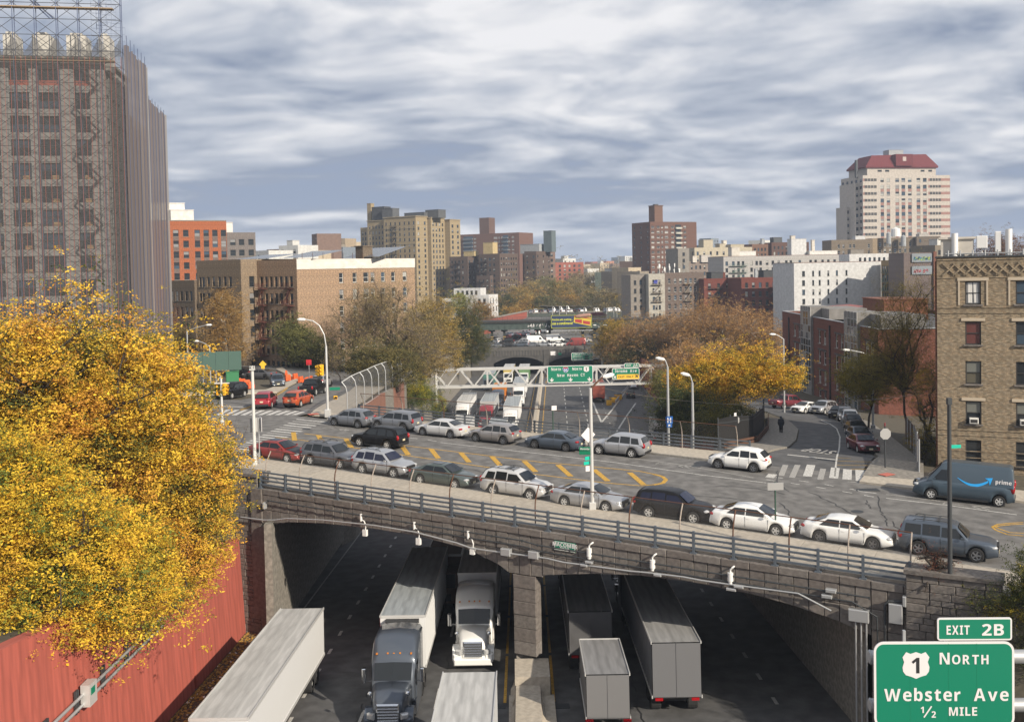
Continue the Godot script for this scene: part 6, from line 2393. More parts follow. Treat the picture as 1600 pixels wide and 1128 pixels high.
func build_furniture():
	var pale := mk("paint_pale", K(.55, .55, .53), .5)
	var b := G(398, 729)
	var h := height_px(b, 577, 729)
	var o := pole("camera_pole", "slim pale pole topped with a small pronged crown at the bridge's left end", "pole", b, h, .13, .11, pale, .3)
	var mb := MB.new()
	mb.box(V(0, h + .05, 0), V(.36, .1, .36))
	for i in 4:
		mb.box(V(.15, h + .2, 0).rotated(UP, i * PI / 2), V(.06, .24, .06))
	mb.box(V(0, h + .2, 0), V(.07, .24, .07))
	put(o, "crown", mb, pale)
	b = G(405.5, 727)
	o = pole("sign_post", "thin post with a grey sign back and a white edge beside the slim pole", "sign", b, height_px(b, 652, 727), .045, .045, M.galvanised)
	plate(o, V(-.25, height_px(b, 663, 727), .06), .75, 1.05, .5, M.sign_back)
	plate(o, V(.14, height_px(b, 662, 727), -.05), .75, 1.05, -1.15, M.sign_white)
	b = G(512, 652)
	h = height_px(b, 540, 652)
	o = pole("street_lamp", "silver street lamp with a curved arm and a yellow three-light signal on the corner", "street lamp", b, h, .14, .1, M.aluminium, .55)
	lamp_arm(o, [V(0, h, 0), V(-.15, h + 1.1, 0), V(-.6, h + 2.0, 0), V(-1.2, h + 2.45, 0), V(-1.9, h + 2.6, 0)], V(-1, .02, 0), M.aluminium)
	signal_head(o, V(-.45, height_px(b, 577, 652), .3), -.6)
	signal_head(o, V(-.75, height_px(b, 578, 652), .1), -2.0)
	plate(o, V(.75, height_px(b, 607, 652), .1), 1.0, .28, .1, M.sign_green)
	signal_head(o, V(.8, height_px(b, 621, 652), .15), .3, 1)
	b = G(347, 664)
	h = height_px(b, 588, 664)
	o = pole("signal_pole", "pale signal pole with a cross-arm and yellow signals left of the crosswalk", "traffic light", b, h, .11, .09, pale, .3)
	mb = MB.new()
	mb.beam(V(-.75, h - .6, 0), V(.75, h - .6, 0), .08, .1)
	mb.beam(V(-.55, h - .6, 0), V(0, h + .05, 0), .04, .05)
	put(o, "cross_arm", mb, pale)
	signal_head(o, V(-.3, h - 1.15, -.1), PI)
	signal_head(o, V(.35, h - 1.15, .1), 1.3)
	signal_head(o, V(.62, height_px(b, 662, 664) + .1, .1), .9, 1)
	for q in [[294, 600, 517, 324, 507, "nearer"], [328.5, 598, 541, 312, 530, "shorter"]]:
		b = G(q[0], q[1])
		h = height_px(b, q[2], q[1])
		o = pole("street_lamp", "silver street lamp among the trees before the tan house, the %s of two" % q[5], "street lamp", b, h, .12, .09, M.galvanised)
		var s: float = (q[3] - q[0]) * -b.z / F
		lamp_arm(o, [V(0, h, 0), V(s * .5, h + .45, 0), V(s, h + .75, 0)], V(s, .1, 0), M.galvanised)
	b = G(926, 799)
	h = height_px(b, 604, 799)
	o = pole("street_lamp", "tall silver lamp post carrying green street-name plates on the bridge pavement", "street lamp", b, h, .13, .1, M.aluminium, .42)
	lamp_arm(o, [V(0, h - .1, 0), V(.35, h + .25, -.2), V(.8, h + .6, -.4)], V(.8, .15, -.3), M.rust)
	plate(o, V(-.42, height_px(b, 699.5, 799), .05), .68, .22, -.15, mk("plate_green", K(.0, .16, .08), .5))
	plate(o, V(-.42, height_px(b, 706, 799), .05), .68, .22, -.15, M.plate_green)
	letters(o, "Macombs", .1, M.sign_white, V(-.42, height_px(b, 699.5, 799), .075), true, .9, -.15)
	var teal := mk("plate_teal", K(.0, .42, .30), .5)
	plate(o, V(-.22, height_px(b, 714.5, 799), .05), .5, .22, .6, teal)
	plate(o, V(-.26, height_px(b, 722, 799), .05), .58, .2, .6, teal)
	plate(o, V(-.26, height_px(b, 731, 799), .05), .26, .34, .2, M.sign_white)
	b = G(1212.5, 838)
	o = pole("sign_post", "dark green post with a plain grey oblong sign back before the white sedan", "sign", b, height_px(b, 752, 838), .045, .045, mk("post_green", K(.025, .065, .045), .6))
	plate(o, V(0, height_px(b, 758.5, 838), .07), .92, .42, .05, M.sign_back)
	b = G(919.5, 706)
	o = pole("sign_post", "post with a pale diamond sign back at the far pavement beside the dark sedan", "sign", b, height_px(b, 662, 706), .05, .05, M.galvanised)
	octagon(o, V(0, height_px(b, 679, 706), .08), .62, .35, M.sign_white, .0, 4)
	b = G(864.5, 684)
	o = pole("sign_post", "green post with a small white plate on the far side of the bridge", "sign", b, height_px(b, 636, 684), .05, .05, M.post_green)
	plate(o, V(.12, height_px(b, 637, 684), .07), .45, .4, .2, M.sign_white)
	b = G(1149.5, 695)
	o = pole("stop_sign", "back of a stop sign on a pale post at the fence end, left of the side street", "sign", b, height_px(b, 648, 695), .06, .06, pale)
	octagon(o, V(0, height_px(b, 656, 695), .1), .42, .3, M.sign_back)
	plate(o, V(0, height_px(b, 647, 695), .1), .22, .3, .3, M.sign_white)
	b = G(1384, 734)
	o = pole("stop_sign", "back of a stop sign on a dark post at the corner, right of the side street", "sign", b, height_px(b, 660, 734), .06, .06, M.steel_dark)
	octagon(o, V(0, height_px(b, 677, 734), .1), .44, .1, M.sign_back)
	plate(o, V(0, height_px(b, 662, 734), .02), .5, .2, 1.2, M.sign_red)
	for q in [[1045, 690, 572, 1041, 563, true], [1083.5, 697, 597, 1080, 588, false], [856 + 80, 560, 515, 930, 513, false], [951.5, 575, 530, 946, 526, false], [1226, 645, 529, 1214, 527, false]]:
		b = G(q[0], q[1])
		if q[0] < 1000:
			b = C(q[0], 268, -9.0)
		h = height_px(b, q[2], q[1])
		o = pole("street_lamp", ["street lamp with a blue hospital sign beyond the bridge railing", "bare grey lamp post among the trees, right of the hospital sign", "thin lamp post at the far overpass, left of two", "thin lamp post at the far overpass, right of two", "grey street lamp in front of the red brick building's left end"][[1045, 1083.5, 936, 951.5, 1226].find(q[0])], "street lamp", b, h, .13, .1, M.galvanised)
		var s: float = (q[3] - q[0]) * -b.z / F
		lamp_arm(o, [V(0, h, 0), V(s * .6, h + .4, 0), V(s, h + .6, 0)], V(s, .05, .0), M.galvanised)
		if q[5]:
			plate(o, V(.05, height_px(b, 655.5, 690), .16), .62, .62, .0, M.sign_blue)
			letters(o, "H", .42, M.sign_white, V(.05, height_px(b, 656, 690), .18))
			plate(o, V(.05, height_px(b, 664, 690), .16), .5, .34, .0, M.sign_blue)
			arrow(o, V(.05, height_px(b, 664, 690), .185), .24, 3.0 * PI / 4, M.sign_white)
	b = G(1365, 672)
	h = height_px(b, 557, 672)
	o = pole("street_lamp", "street lamp leaning its long arm over the side street before the sparse tree", "street lamp", b, h, .13, .09, M.galvanised, .4)
	lamp_arm(o, [V(0, h, 0), V(-1.1, h + .5, 0), V(-2.4, h + .8, 0)], V(-1, .05, 0), M.galvanised)
	b = Bf(42.0, .2, -.25)
	h = height_px(b, 610, 890)
	o = pole("utility_pole", "tall dark steel pole standing before the tan house on the stone pylon", "pole", b - V(0, 1.5, 0), h + 1.5, .11, .09, M.steel_dark, .0)
	pbox(o, "cap", M.steel_dark, V(0, h + 1.4, 0), V(.2, .3, .2))
	plate(o, V(.3, height_px(b, 685, 890) + 1.5, .0), .5, .16, .1, mk("plate_teal", Color.BLACK))
	mb = MB.new()
	var p0 := at(940, 606, 110.0)
	var p1 := at(1444, 615, 84.0)
	for i in 16:
		var f0 := i / 16.0
		var f1 := (i + 1) / 16.0
		mb.tube(p0.lerp(p1, f0) - V(0, 1.4 * 4.0 * f0 * (1 - f0), 0), p0.lerp(p1, f1) - V(0, 1.4 * 4.0 * f1 * (1 - f1), 0), .025, .025, 4, false)
	tag(put(self, "overhead_cable", mb, mk("cable_tan", K(.2, .17, .13), .8)), "thin pale cable strung across the street from the gantry side to the tan house", "cable")
	var barrier_at := [[371, 601, 1], [378, 602, 0], [385, 604, 0], [392, 607, 0], [449.5, 595, 1], [461, 593, 1], [470, 598, 1], [479, 599.5, 1], [486, 597, 1], [447, 588, 0]]
	var bm := MB.new()
	bm.bev(V(0, .28, 0), V(1.0, .56, .5), .05)
	bm.bev(V(0, .78, 0), V(.92, .46, .34), .05)
	bm.box(V(.0, .52, .0), V(1.04, .08, .44))
	var bmm := bm.mesh()
	for i in barrier_at.size():
		var q = barrier_at[i]
		var pos := G(q[0], q[1])
		tag(put(self, "water_barrier", bmm, M.orange_plastic, X3(Basis(UP, .2 * i).scaled(I3 * .85), pos)), "orange plastic water barrier, %s in the row %s" % [ORD[i if i < 4 else i - 4], "beside the green bin" if i < 4 else "before the tan house's black fence"], "barrier", "orange water barriers")
	o = thing("site_bin", "green metal site box beside the orange barriers", "bin", G(363, 605), .3)
	pbev(o, "box", mk("bin_green", K(.03, .17, .07), .7), V(0, 1.0, 0), V(1.6, 2.0, 1.4), .05)
	pbox(o, "lid", M.bin_green, V(0, 2.06, 0), V(1.7, .1, 1.5))
	o = thing("hoarding", "dull green plywood hoarding round the works left of the crossing", "fence", G(330, 606), .12)
	for i in 6:
		pbox(o, "sheet", mk("hoarding_green", K(.065, .12, .10), .9), V(-5.0 + i * 1.6, 3.4, 0), V(1.57, 2.4, .06))
		pbox(o, "post", M.galvanised, V(-5.8 + i * 1.6, 2.2, -.1), V(.1, 4.6, .1))
	for q in [[411, 592, 568, "sign_yellow", true, "yellow diamond warning sign with a small plate before the tan house"], [483, 594, 566, "sign_red", false, "small red and white road sign before the trees by the tan house"]]:
		b = G(q[0], q[1])
		o = pole("sign_post", q[5], "sign", b, height_px(b, q[2], q[1]), .05, .05, M.galvanised)
		if q[4]:
			octagon(o, V(0, height_px(b, q[2] + 1, q[1]), .08), .55, .0, M[q[3]], .0, 4)
			plate(o, V(0, height_px(b, q[2] + 7, q[1]), .07), .5, .4, .0, M[q[3]])
		else:
			plate(o, V(0, height_px(b, q[2], q[1]), .07), .75, .75, .0, M[q[3]])
	o = thing("mesh_fence", "bent-post mesh fence climbing along the wall top left of the expressway", "fence")
	for i in 9:
		var f := i / 8.0
		var dd := lerpf(96.0, 138.0, f)
		var p := V(ex(dd) + wl(dd) - .3, 0, -dd)
		p.y = gy(p.x, -p.z) - .3
		mb = MB.new()
		mb.pipe([p, p + V(0, 2.6, 0), p + V(-.12, 3.2, 0), p + V(-.5, 3.7, 0)], .06, 6)
		put(o, "post", mb, M.galvanised)
		if i < 8:
			dd += 42.0 / 8.0
			var q := V(ex(dd) + wl(dd) - .3, 0, -dd)
			q.y = gy(q.x, -q.z) - .3
			mb = MB.new()
			for y in [.2, 3.68]:
				var off := V(-.5 if y > 3.0 else .0, y, 0)
				mb.tube(p + off, q + off, .05, .05, 5)
			put(o, "rail", mb, pale)
			mb = MB.new()
			mb.mquad(p, q, q + V(0, 2.6, 0), p + V(0, 2.6, 0))
			mb.mquad(p + V(0, 2.6, 0), q + V(0, 2.6, 0), q + V(-.5, 3.7, 0), p + V(-.5, 3.7, 0))
			var mm := mk("mesh_dense", K(.16, .16, .16), .8)
			mm.transparency = BaseMaterial3D.TRANSPARENCY_ALPHA
			mm.albedo_color.a = .3
			put(o, "wire_mesh", mb, mm)
	slat_fence("slatted_fence", "black slatted fence with brown guard rails left of the side street", [[22.6, 28.5], [23.0, 38], [21.0, 50], [17.4, 65]], 2.4, M.black_metal, true)
	slat_fence("slatted_fence", "rusty brown slatted fence with silver posts right of the side street", [[38.0, 27.0], [36.2, 41], [34.0, 54]], 2.3, mk("slat_brown", K(.075, .045, .035), .8), false)
	for i in 5:
		b = E(952 + i * 4.0, 633 - i * 2.2 - (i % 2) * 2.0)
		mb = MB.new()
		mb.lathe([[.0, .55], [.4, .6], [1.1, .55], [1.15, .01]], O3, UP, 10)
		var top := MB.new()
		top.lathe([[1.15, .57], [1.3, .5], [1.31, .01]], O3, UP, 10)
		o = thing("crash_drum", "yellow crash drum with a dark lid at the exit ramp's fork, %s in its row" % ORD[i], "barrel", b, 0, "yellow crash drums")
		put(o, "drum", mb, M.signal_yellow)
		put(o, "lid", top, M.steel_dark)
	b = E(1011.5, 625)
	o = pole("sign_post", "yellow ramp speed sign beside the exit ramp", "sign", b, 4.0, .07, .07, M.galvanised)
	plate(o, V(0, 3.4, .1), 1.0, 1.35, .0, M.sign_yellow)
	letters(o, "30", .5, M.black_metal, V(0, 3.2, .13))
	var rail := thing("guard_rail", "pale steel guard rail between the expressway and the exit ramp", "guard rail")
	for i in 14:
		var a := E(962 + i * 1.6, 632 - i * 2.0)
		var c := E(962 + (i + 1) * 1.6, 632 - (i + 1) * 2.0)
		mb = MB.new()
		mb.beam(a + V(0, .7, 0), c + V(0, .7, 0), .1, .34)
		mb.box(a + V(0, .4, 0), V(.12, .8, .12))
		put(rail, "rail", mb, M.galvanised)
func slat_fence(called: String, label: String, line_: Array, h: float, mat, rails: bool):
	var o := thing(called, label, "fence")
	for i in line_.size() - 1:
		var a := W2(line_[i][0], line_[i][1])
		var c := W2(line_[i + 1][0], line_[i + 1][1])
		var n := int(a.distance_to(c) / .24)
		for k in n:
			var p := a.lerp(c, (k + .5) / n)
			var q := B(p.x, p.y)
			var mb := MB.new()
			var dir := (B(c.x, c.y) - B(a.x, a.y)).normalized()
			dir.y = 0
			dir = dir.normalized()
			mb.box(q + V(0, h / 2 + .1, 0), V(.19, h, .03), Basis(dir, UP, dir.cross(UP)))
			put(o, "slat", mb, mat)
		for y in [.35, h - .2]:
			pbeam(o, "rail", M.steel_dark, B(a.x, a.y, y), B(c.x, c.y, y), .06, .08)
		for k in 3:
			var p := a.lerp(c, k / 3.0)
			ptube(o, "post", M.steel_dark if rails else M.galvanised, B(p.x - .05, p.y), B(p.x - .05, p.y, h + .25), .06, .06, 6)
		if rails:
			for y in [.3, .6]:
				pbeam(o, "guard_rail", M.rust, B(a.x + .45, a.y, y), B(c.x + .45, c.y, y), .08, .2)
func build_people():
	var p := G(1221, 678)
	person(p, "person in a dark hooded coat walking away up the side-street pavement", -.35)
# ================================================================ vehicles (front towards +x, wheels on y = 0)
var car_kits := {}
func lerp_pts(pts: Array, x: float) -> float:
	if x <= pts[0][0]:
		return pts[0][1]
	for i in pts.size() - 1:
		if x <= pts[i + 1][0]:
			var t: float = (x - pts[i][0]) / maxf(1e-5, pts[i + 1][0] - pts[i][0])
			return lerpf(pts[i][1], pts[i + 1][1], t)
	return pts[pts.size() - 1][1]
func car_spec(kind: String) -> Dictionary:
	if kind == "sedan":
		return {"L": 4.85, "W": 1.84, "H": 1.46, "wb": 2.8, "r": .335, "wx": .02, "clear": .19,
			"top": [[-2.42, .62], [-2.38, .86], [-2.25, .985], [-1.75, 1.03], [-1.45, 1.0], [.9, .94], [1.05, .955], [1.75, .86], [2.2, .73], [2.36, .60], [2.42, .42]],
			"roof": [[-1.85, 1.02], [-1.05, 1.36], [-.6, 1.445], [-.1, 1.46], [.3, 1.43], [1.18, .955]], "belt0": .98, "belt1": .93,
			"side": [[-1.42, -.98, -.36, -.36], [-.30, -.30, .32, .98]], "rear_glass": [-1.75, -1.08], "screen": [1.10, .36], "tail_y": .83, "head_y": .66}
	if kind == "suv":
		return {"L": 4.75, "W": 1.9, "H": 1.74, "wb": 2.75, "r": .37, "wx": .05, "clear": .24,
			"top": [[-2.37, .60], [-2.34, .95], [-2.28, 1.08], [-1.6, 1.10], [.85, 1.06], [1.0, 1.08], [1.8, 1.0], [2.2, .86], [2.33, .70], [2.37, .45]],
			"roof": [[-2.30, 1.08], [-1.98, 1.60], [-1.6, 1.70], [-.5, 1.74], [.1, 1.71], [.38, 1.64], [1.12, 1.07]], "belt0": 1.08, "belt1": 1.05,
			"side": [[-1.95, -1.78, -1.22, -1.28], [-1.18, -1.14, -.34, -.34], [-.26, -.26, .36, .90]], "rear_glass": [-2.26, -2.0], "screen": [1.04, .46], "tail_y": 1.0, "head_y": .80}
	if kind == "hatch":
		return {"L": 4.4, "W": 1.82, "H": 1.64, "wb": 2.65, "r": .35, "wx": .05, "clear": .22,
			"top": [[-2.2, .60], [-2.17, .9], [-2.1, 1.02], [-1.5, 1.08], [.75, 1.0], [.9, 1.02], [1.6, .94], [2.02, .80], [2.16, .64], [2.2, .44]],
			"roof": [[-2.10, 1.04], [-1.62, 1.50], [-1.2, 1.60], [-.4, 1.64], [.1, 1.6], [.35, 1.52], [1.08, 1.01]], "belt0": 1.08, "belt1": .99,
			"side": [[-1.62, -1.40, -.98, -1.05], [-.96, -.92, -.26, -.26], [-.18, -.18, .34, .88]], "rear_glass": [-2.06, -1.66], "screen": [1.0, .42], "tail_y": .98, "head_y": .75}
	if kind == "boxy":
		return {"L": 4.85, "W": 1.9, "H": 1.80, "wb": 2.8, "r": .38, "wx": .0, "clear": .26,
			"top": [[-2.42, .62], [-2.40, 1.0], [-2.36, 1.10], [-1.6, 1.12], [.85, 1.08], [1.0, 1.10], [2.0, 1.03], [2.3, .92], [2.40, .75], [2.42, .48]],
			"roof": [[-2.38, 1.10], [-2.2, 1.66], [-2.0, 1.76], [-.5, 1.80], [.2, 1.77], [.42, 1.70], [1.02, 1.09]], "belt0": 1.10, "belt1": 1.06,
			"side": [[-2.12, -2.06, -1.30, -1.30], [-1.22, -1.22, -.36, -.36], [-.28, -.28, .40, .86]], "rear_glass": [-2.36, -2.2], "screen": [.96, .48], "tail_y": 1.0, "head_y": .84}
	if kind == "pickup":
		return {"L": 5.7, "W": 2.0, "H": 1.9, "wb": 3.6, "r": .42, "wx": .1, "clear": .36,
			"top": [[-2.85, .75], [-2.83, 1.12], [-2.7, 1.16], [-.9, 1.16], [.9, 1.18], [1.2, 1.2], [2.3, 1.14], [2.7, 1.05], [2.83, .85], [2.85, .55]],
			"roof": [[-1.0, 1.16], [-.82, 1.78], [-.6, 1.86], [.3, 1.9], [.75, 1.84], [1.35, 1.19]], "belt0": 1.16, "belt1": 1.18,
			"side": [[-.8, -.72, -.12, -.12], [-.04, -.04, .72, 1.15]], "rear_glass": [-.98, -.84], "screen": [1.28, .82], "tail_y": .98, "head_y": .95}
	return {"L": 6.0, "W": 2.05, "H": 2.52, "wb": 4.0, "r": .36, "wx": -.15, "clear": .24,
		"top": [[-3.0, .5], [-2.98, 1.25], [-2.9, 1.30], [1.3, 1.30], [1.8, 1.30], [2.3, 1.16], [2.75, .95], [2.95, .72], [3.0, .45]],
		"roof": [[-2.97, 1.30], [-2.90, 2.38], [-2.7, 2.50], [.9, 2.52], [1.2, 2.42], [2.15, 1.27]], "belt0": 1.30, "belt1": 1.30,
		"side": [[.82, .82, 1.25, 1.78]], "rear_glass": [-2.99, -2.93], "screen": [2.06, 1.30], "tail_y": 1.2, "head_y": .92}
func car_kit(kind: String) -> Dictionary:
	if car_kits.has(kind):
		return car_kits[kind]
	var s := car_spec(kind)
	var L: float = s.L
	var hw: float = s.W * .5
	var kit := {"spec": s}
	var wheels := [s.wx - s.wb / 2, s.wx + s.wb / 2]
	var ra: float = s.r + .07
	var xs := []
	var x := -L / 2
	while x < L / 2:
		xs.append(x)
		var near_end := absf(x) > L / 2 - .35
		var arch := false
		for w in wheels:
			if absf(x - w) < ra + .08:
				arch = true
		x += .06 if arch else .07 if near_end else .2
	xs.append(L / 2)
	var rings := []
	for q in xs:
		var yt := lerp_pts(s.top, q)
		var e := clampf((absf(q) - (L / 2 - .75)) / .75, .0, 1.0)
		var w := hw * (1.0 - .20 * e * e)
		var yb: float = s.clear + .12 * clampf((absf(q) - (L / 2 - .5)) / .5, .0, 1.0)
		var arch := .0
		for c in wheels:
			var dx: float = q - c
			if absf(dx) < ra:
				yb = maxf(yb, s.r * .98 + sqrt(ra * ra - dx * dx))
				arch = 1.0
		yb = minf(yb, yt - .12)
		var m := lerpf(yb, yt, .45)
		rings.append([W2(w * .86, yb), W2(w * .965, yb + .015), W2(w * 1.0, maxf(m, yb + .05)), W2(w * .985, yt - .16 * (yt - yb)), W2(w * .93, yt - .035), W2(w * .84, yt), W2(w * .42, yt + .022), W2(0, yt + .03)])
	var mb := MB.new()
	for i in xs.size() - 1:
		for j in 7:
			for sd in [1.0, -1.0]:
				var a := V(xs[i], rings[i][j].y, rings[i][j].x * sd)
				var b := V(xs[i + 1], rings[i + 1][j].y, rings[i + 1][j].x * sd)
				var c := V(xs[i + 1], rings[i + 1][j + 1].y, rings[i + 1][j + 1].x * sd)
				var d := V(xs[i], rings[i][j + 1].y, rings[i][j + 1].x * sd)
				if sd > 0:
					mb.quad(a, b, c, d)
				else:
					mb.quad(b, a, d, c)
	for e in [0, xs.size() - 1]:
		var mid := V(xs[e], (rings[e][0].y + rings[e][7].y) * .5, 0)
		for j in 7:
			for sd in [1.0, -1.0]:
				var a := V(xs[e], rings[e][j].y, rings[e][j].x * sd)
				var b := V(xs[e], rings[e][j + 1].y, rings[e][j + 1].x * sd)
				if (sd > 0) == (e > 0):
					mb.tri(mid, a, b)
				else:
					mb.tri(mid, b, a)
		var a0 := V(xs[e], rings[e][0].y, rings[e][0].x)
		var a1 := V(xs[e], rings[e][0].y, -rings[e][0].x)
		if e == 0:
			mb.tri(mid, a0, a1)
		else:
			mb.tri(mid, a1, a0)
	mb.smooth()
	var under := MB.new()
	under.box(V(0, s.clear + .22, 0), V(L - .5, .36, s.W - .46))
	under.box(V(0, s.clear + .03, 0), V(s.wb - ra * 2.2, .12, s.W - .06))
	kit.body = merged([mb, under])
	var roof: Array = s.roof
	var wb := hw * .925
	var wt := hw * .70
	var yr: float = s.H - .07
	var zside := func(y: float) -> float:
		return lerpf(wb, wt, clampf((y - s.belt1) / (yr - s.belt1), -.1, 1.0))
	mb = MB.new()
	var cx := []
	x = roof[0][0]
	while x < roof[roof.size() - 1][0] - .05:
		cx.append(x)
		x += .1
	cx.append(roof[roof.size() - 1][0])
	var cr := []
	for q in cx:
		var y := lerp_pts(roof, q)
		var yb := lerp_pts(s.top, q) - .06
		var ye := maxf(yb + .01, y - .06)
		cr.append([W2(zside.call(yb), yb), W2(zside.call(ye), ye), W2(zside.call(ye) * .955, maxf(ye, y - .02)), W2(zside.call(ye) * .8, y), W2(zside.call(ye) * .4, y + .018), W2(0, y + .022)])
	for i in cx.size() - 1:
		for j in 5:
			for sd in [1.0, -1.0]:
				var a := V(cx[i], cr[i][j].y, cr[i][j].x * sd)
				var b := V(cx[i + 1], cr[i + 1][j].y, cr[i + 1][j].x * sd)
				var c := V(cx[i + 1], cr[i + 1][j + 1].y, cr[i + 1][j + 1].x * sd)
				var d := V(cx[i], cr[i][j + 1].y, cr[i][j + 1].x * sd)
				if sd > 0:
					mb.quad(a, b, c, d)
				else:
					mb.quad(b, a, d, c)
	mb.smooth()
	kit.cabin = mb.mesh()
	kit.side = []
	for g in s.side:
		for sd in [1.0, -1.0]:
			var y0: float = s.belt1 + .05
			var y1 := minf(yr - .05, minf(lerp_pts(roof, g[1]), lerp_pts(roof, g[2])) - .12)
			if kind == "sedan":
				y1 = yr - .06
			if kind == "van":
				y0 = 1.34
				y1 = 2.02
			var gm := MB.new()
			var p := [V(g[0], y0, zside.call(y0) + .012), V(g[3], y0, zside.call(y0) + .012), V(g[2], y1, zside.call(y1) + .012), V(g[1], y1, zside.call(y1) + .012)]
			if sd < 0:
				for i in 4:
					p[i].z = -p[i].z
				gm.quad(p[1], p[0], p[3], p[2])
			else:
				gm.quad(p[0], p[1], p[2], p[3])
			kit.side.append(gm.mesh())
	var pane := func(x0: float, x1: float, front: bool) -> ArrayMesh:
		var gm := MB.new()
		var lo := lerp_pts(roof, x0) + (.035 if absf(x0) < L / 2 - .3 else .05)
		var hi := lerp_pts(roof, x1) - .005
		if kind == "van" and not front:
			lo = 1.5
		var off := V(.03 if front else -.03, .028, 0)
		var z0: float = zside.call(lo) * .88
		var z1: float = zside.call(hi - .06) * .86
		var a := [V(x0, lo, z0), V(x0 + (.05 if front else -.02), lo, 0), V(x0, lo, -z0)]
		var b := [V(x1, hi, z1), V(x1, hi + .02, 0), V(x1, hi, -z1)]
		for i in 2:
			if front:
				gm.quad(a[i] + off, a[i + 1] + off, b[i + 1] + off, b[i] + off)
			else:
				gm.quad(a[i + 1] + off, a[i] + off, b[i] + off, b[i + 1] + off)
		gm.smooth()
		return gm.mesh()
	kit.screen = pane.call(s.screen[0], s.screen[1], true)
	kit.rear = pane.call(s.rear_glass[0], s.rear_glass[1], false)
	var ty := MB.new()
	var r: float = s.r
	ty.lathe([[-.11, r * .62], [-.11, r * .93], [-.07, r], [.07, r], [.11, r * .93], [.11, r * .62]], O3, V(0, 0, 1), 22)
	kit.tyre = ty.mesh()
	var rim := MB.new()
	rim.lathe([[.06, .01], [.06, r * .6]], O3, V(0, 0, 1), 18)
	rim.lathe([[.10, r * .55], [.112, r * .62], [.06, r * .66]], O3, V(0, 0, 1), 18)
	for i in 5:
		var a := TAU * i / 5.0
		rim.beam(V(0, 0, .09), V(cos(a) * r * .6, sin(a) * r * .6, .10), .04, .075)
	rim.tube(V(0, 0, .06), V(0, 0, .115), r * .16, r * .14, 10)
	var dark := MB.new()
	dark.lathe([[.065, .01], [.065, r * .58]], O3, V(0, 0, 1), 18)
	kit.rim = merged([rim, dark])
	var hx: float = L / 2
	var lamp := func(xc: float, y: float, zc: float, sx: float, sy: float, sz: float) -> ArrayMesh:
		var b := MB.new()
		b.lathe([[-.5, .02], [-.42, .36], [-.15, .5], [.15, .5], [.42, .36], [.5, .02]], O3, V(0, 0, 1), 8)
		for i in b.v.size():
			b.v[i] = V(xc + b.v[i].x * sx, y + b.v[i].y * sy, zc + b.v[i].z * sz)
		b.smooth()
		return b.mesh()
	kit.head = []
	kit.tail = []
	for sd in [1.0, -1.0]:
		kit.head.append(lamp.call(hx - .24, s.head_y, sd * hw * .70, .42, .17, hw * .46))
		if kind in ["suv", "boxy", "van", "pickup"]:
			kit.tail.append(lamp.call(-hx + .10, s.tail_y, sd * hw * .80, .30, .44 if kind != "van" else .7, .20))
		else:
			kit.tail.append(lamp.call(-hx + .16, s.tail_y, sd * hw * .70, .40, .19, hw * .42))
	var gr := MB.new()
	gr.bev(V(hx - .04, s.head_y - .06, 0), V(hw * .95, .24, .12), .02, Basis(UP, PI / 2))
	gr.bev(V(hx - .05, s.clear + .22, 0), V(hw * 1.3, .16, .12), .02, Basis(UP, PI / 2))
	kit.grille = gr.mesh()
	var bp := MB.new()
	bp.bev(V(-hx + .06, s.clear + .20, 0), V(hw * 1.5, .22, .2), .03, Basis(UP, -PI / 2))
	kit.bumper = bp.mesh()
	var pl := MB.new()
	pl.box(V(-hx - .012, s.tail_y - .22, 0), V(.02, .15, .32))
	kit.plate = pl.mesh()
	pl = MB.new()
	pl.box(V(hx + .03, s.clear + .24, 0), V(.02, .15, .32))
	kit.front_plate = pl.mesh()
	kit.mirror = []
	for sd in [1.0, -1.0]:
		var mm := MB.new()
		var mx: float = s.side[s.side.size() - 1][3] - .12
		mm.bev(V(mx, s.belt1 + .12, sd * (hw + .06)), V(.09, .11, .18), .02, Basis(UP, PI / 2))
		kit.mirror.append(mm.mesh())
	var dm := MB.new()
	var hm := MB.new()
	for sd in [1.0, -1.0]:
		for g in s.side:
			var xx: float = g[3] if g == s.side[s.side.size() - 1] else maxf(g[2], g[3]) + .04
			var y0: float = s.clear + .12
			var y1: float = lerp_pts(s.top, xx) - .05
			var arch := false
			for w in wheels:
				if absf(xx - w) < ra:
					y0 = maxf(y0, s.r + sqrt(ra * ra - pow(xx - w, 2)) + .03)
			if y1 > y0 + .1:
				dm.box(V(xx, (y0 + y1) * .5, sd * (hw * .992)), V(.014, y1 - y0, .02))
			if g[3] - g[0] > .5:
				hm.box(V(g[0] + .16, y1 - .1, sd * (hw * .985)), V(.17, .03, .03))
	kit.seam = dm.mesh()
	kit.handle = hm.mesh()
	var fw := MB.new()
	for w in wheels:
		for sd in [1.0, -1.0]:
			fw.tube(V(w, s.r, sd * (hw - .22)), V(w, s.r, sd * (hw - .02)), s.r, s.r, 12)
	kit.far_wheels = fw
	car_kits[kind] = kit
	return kit
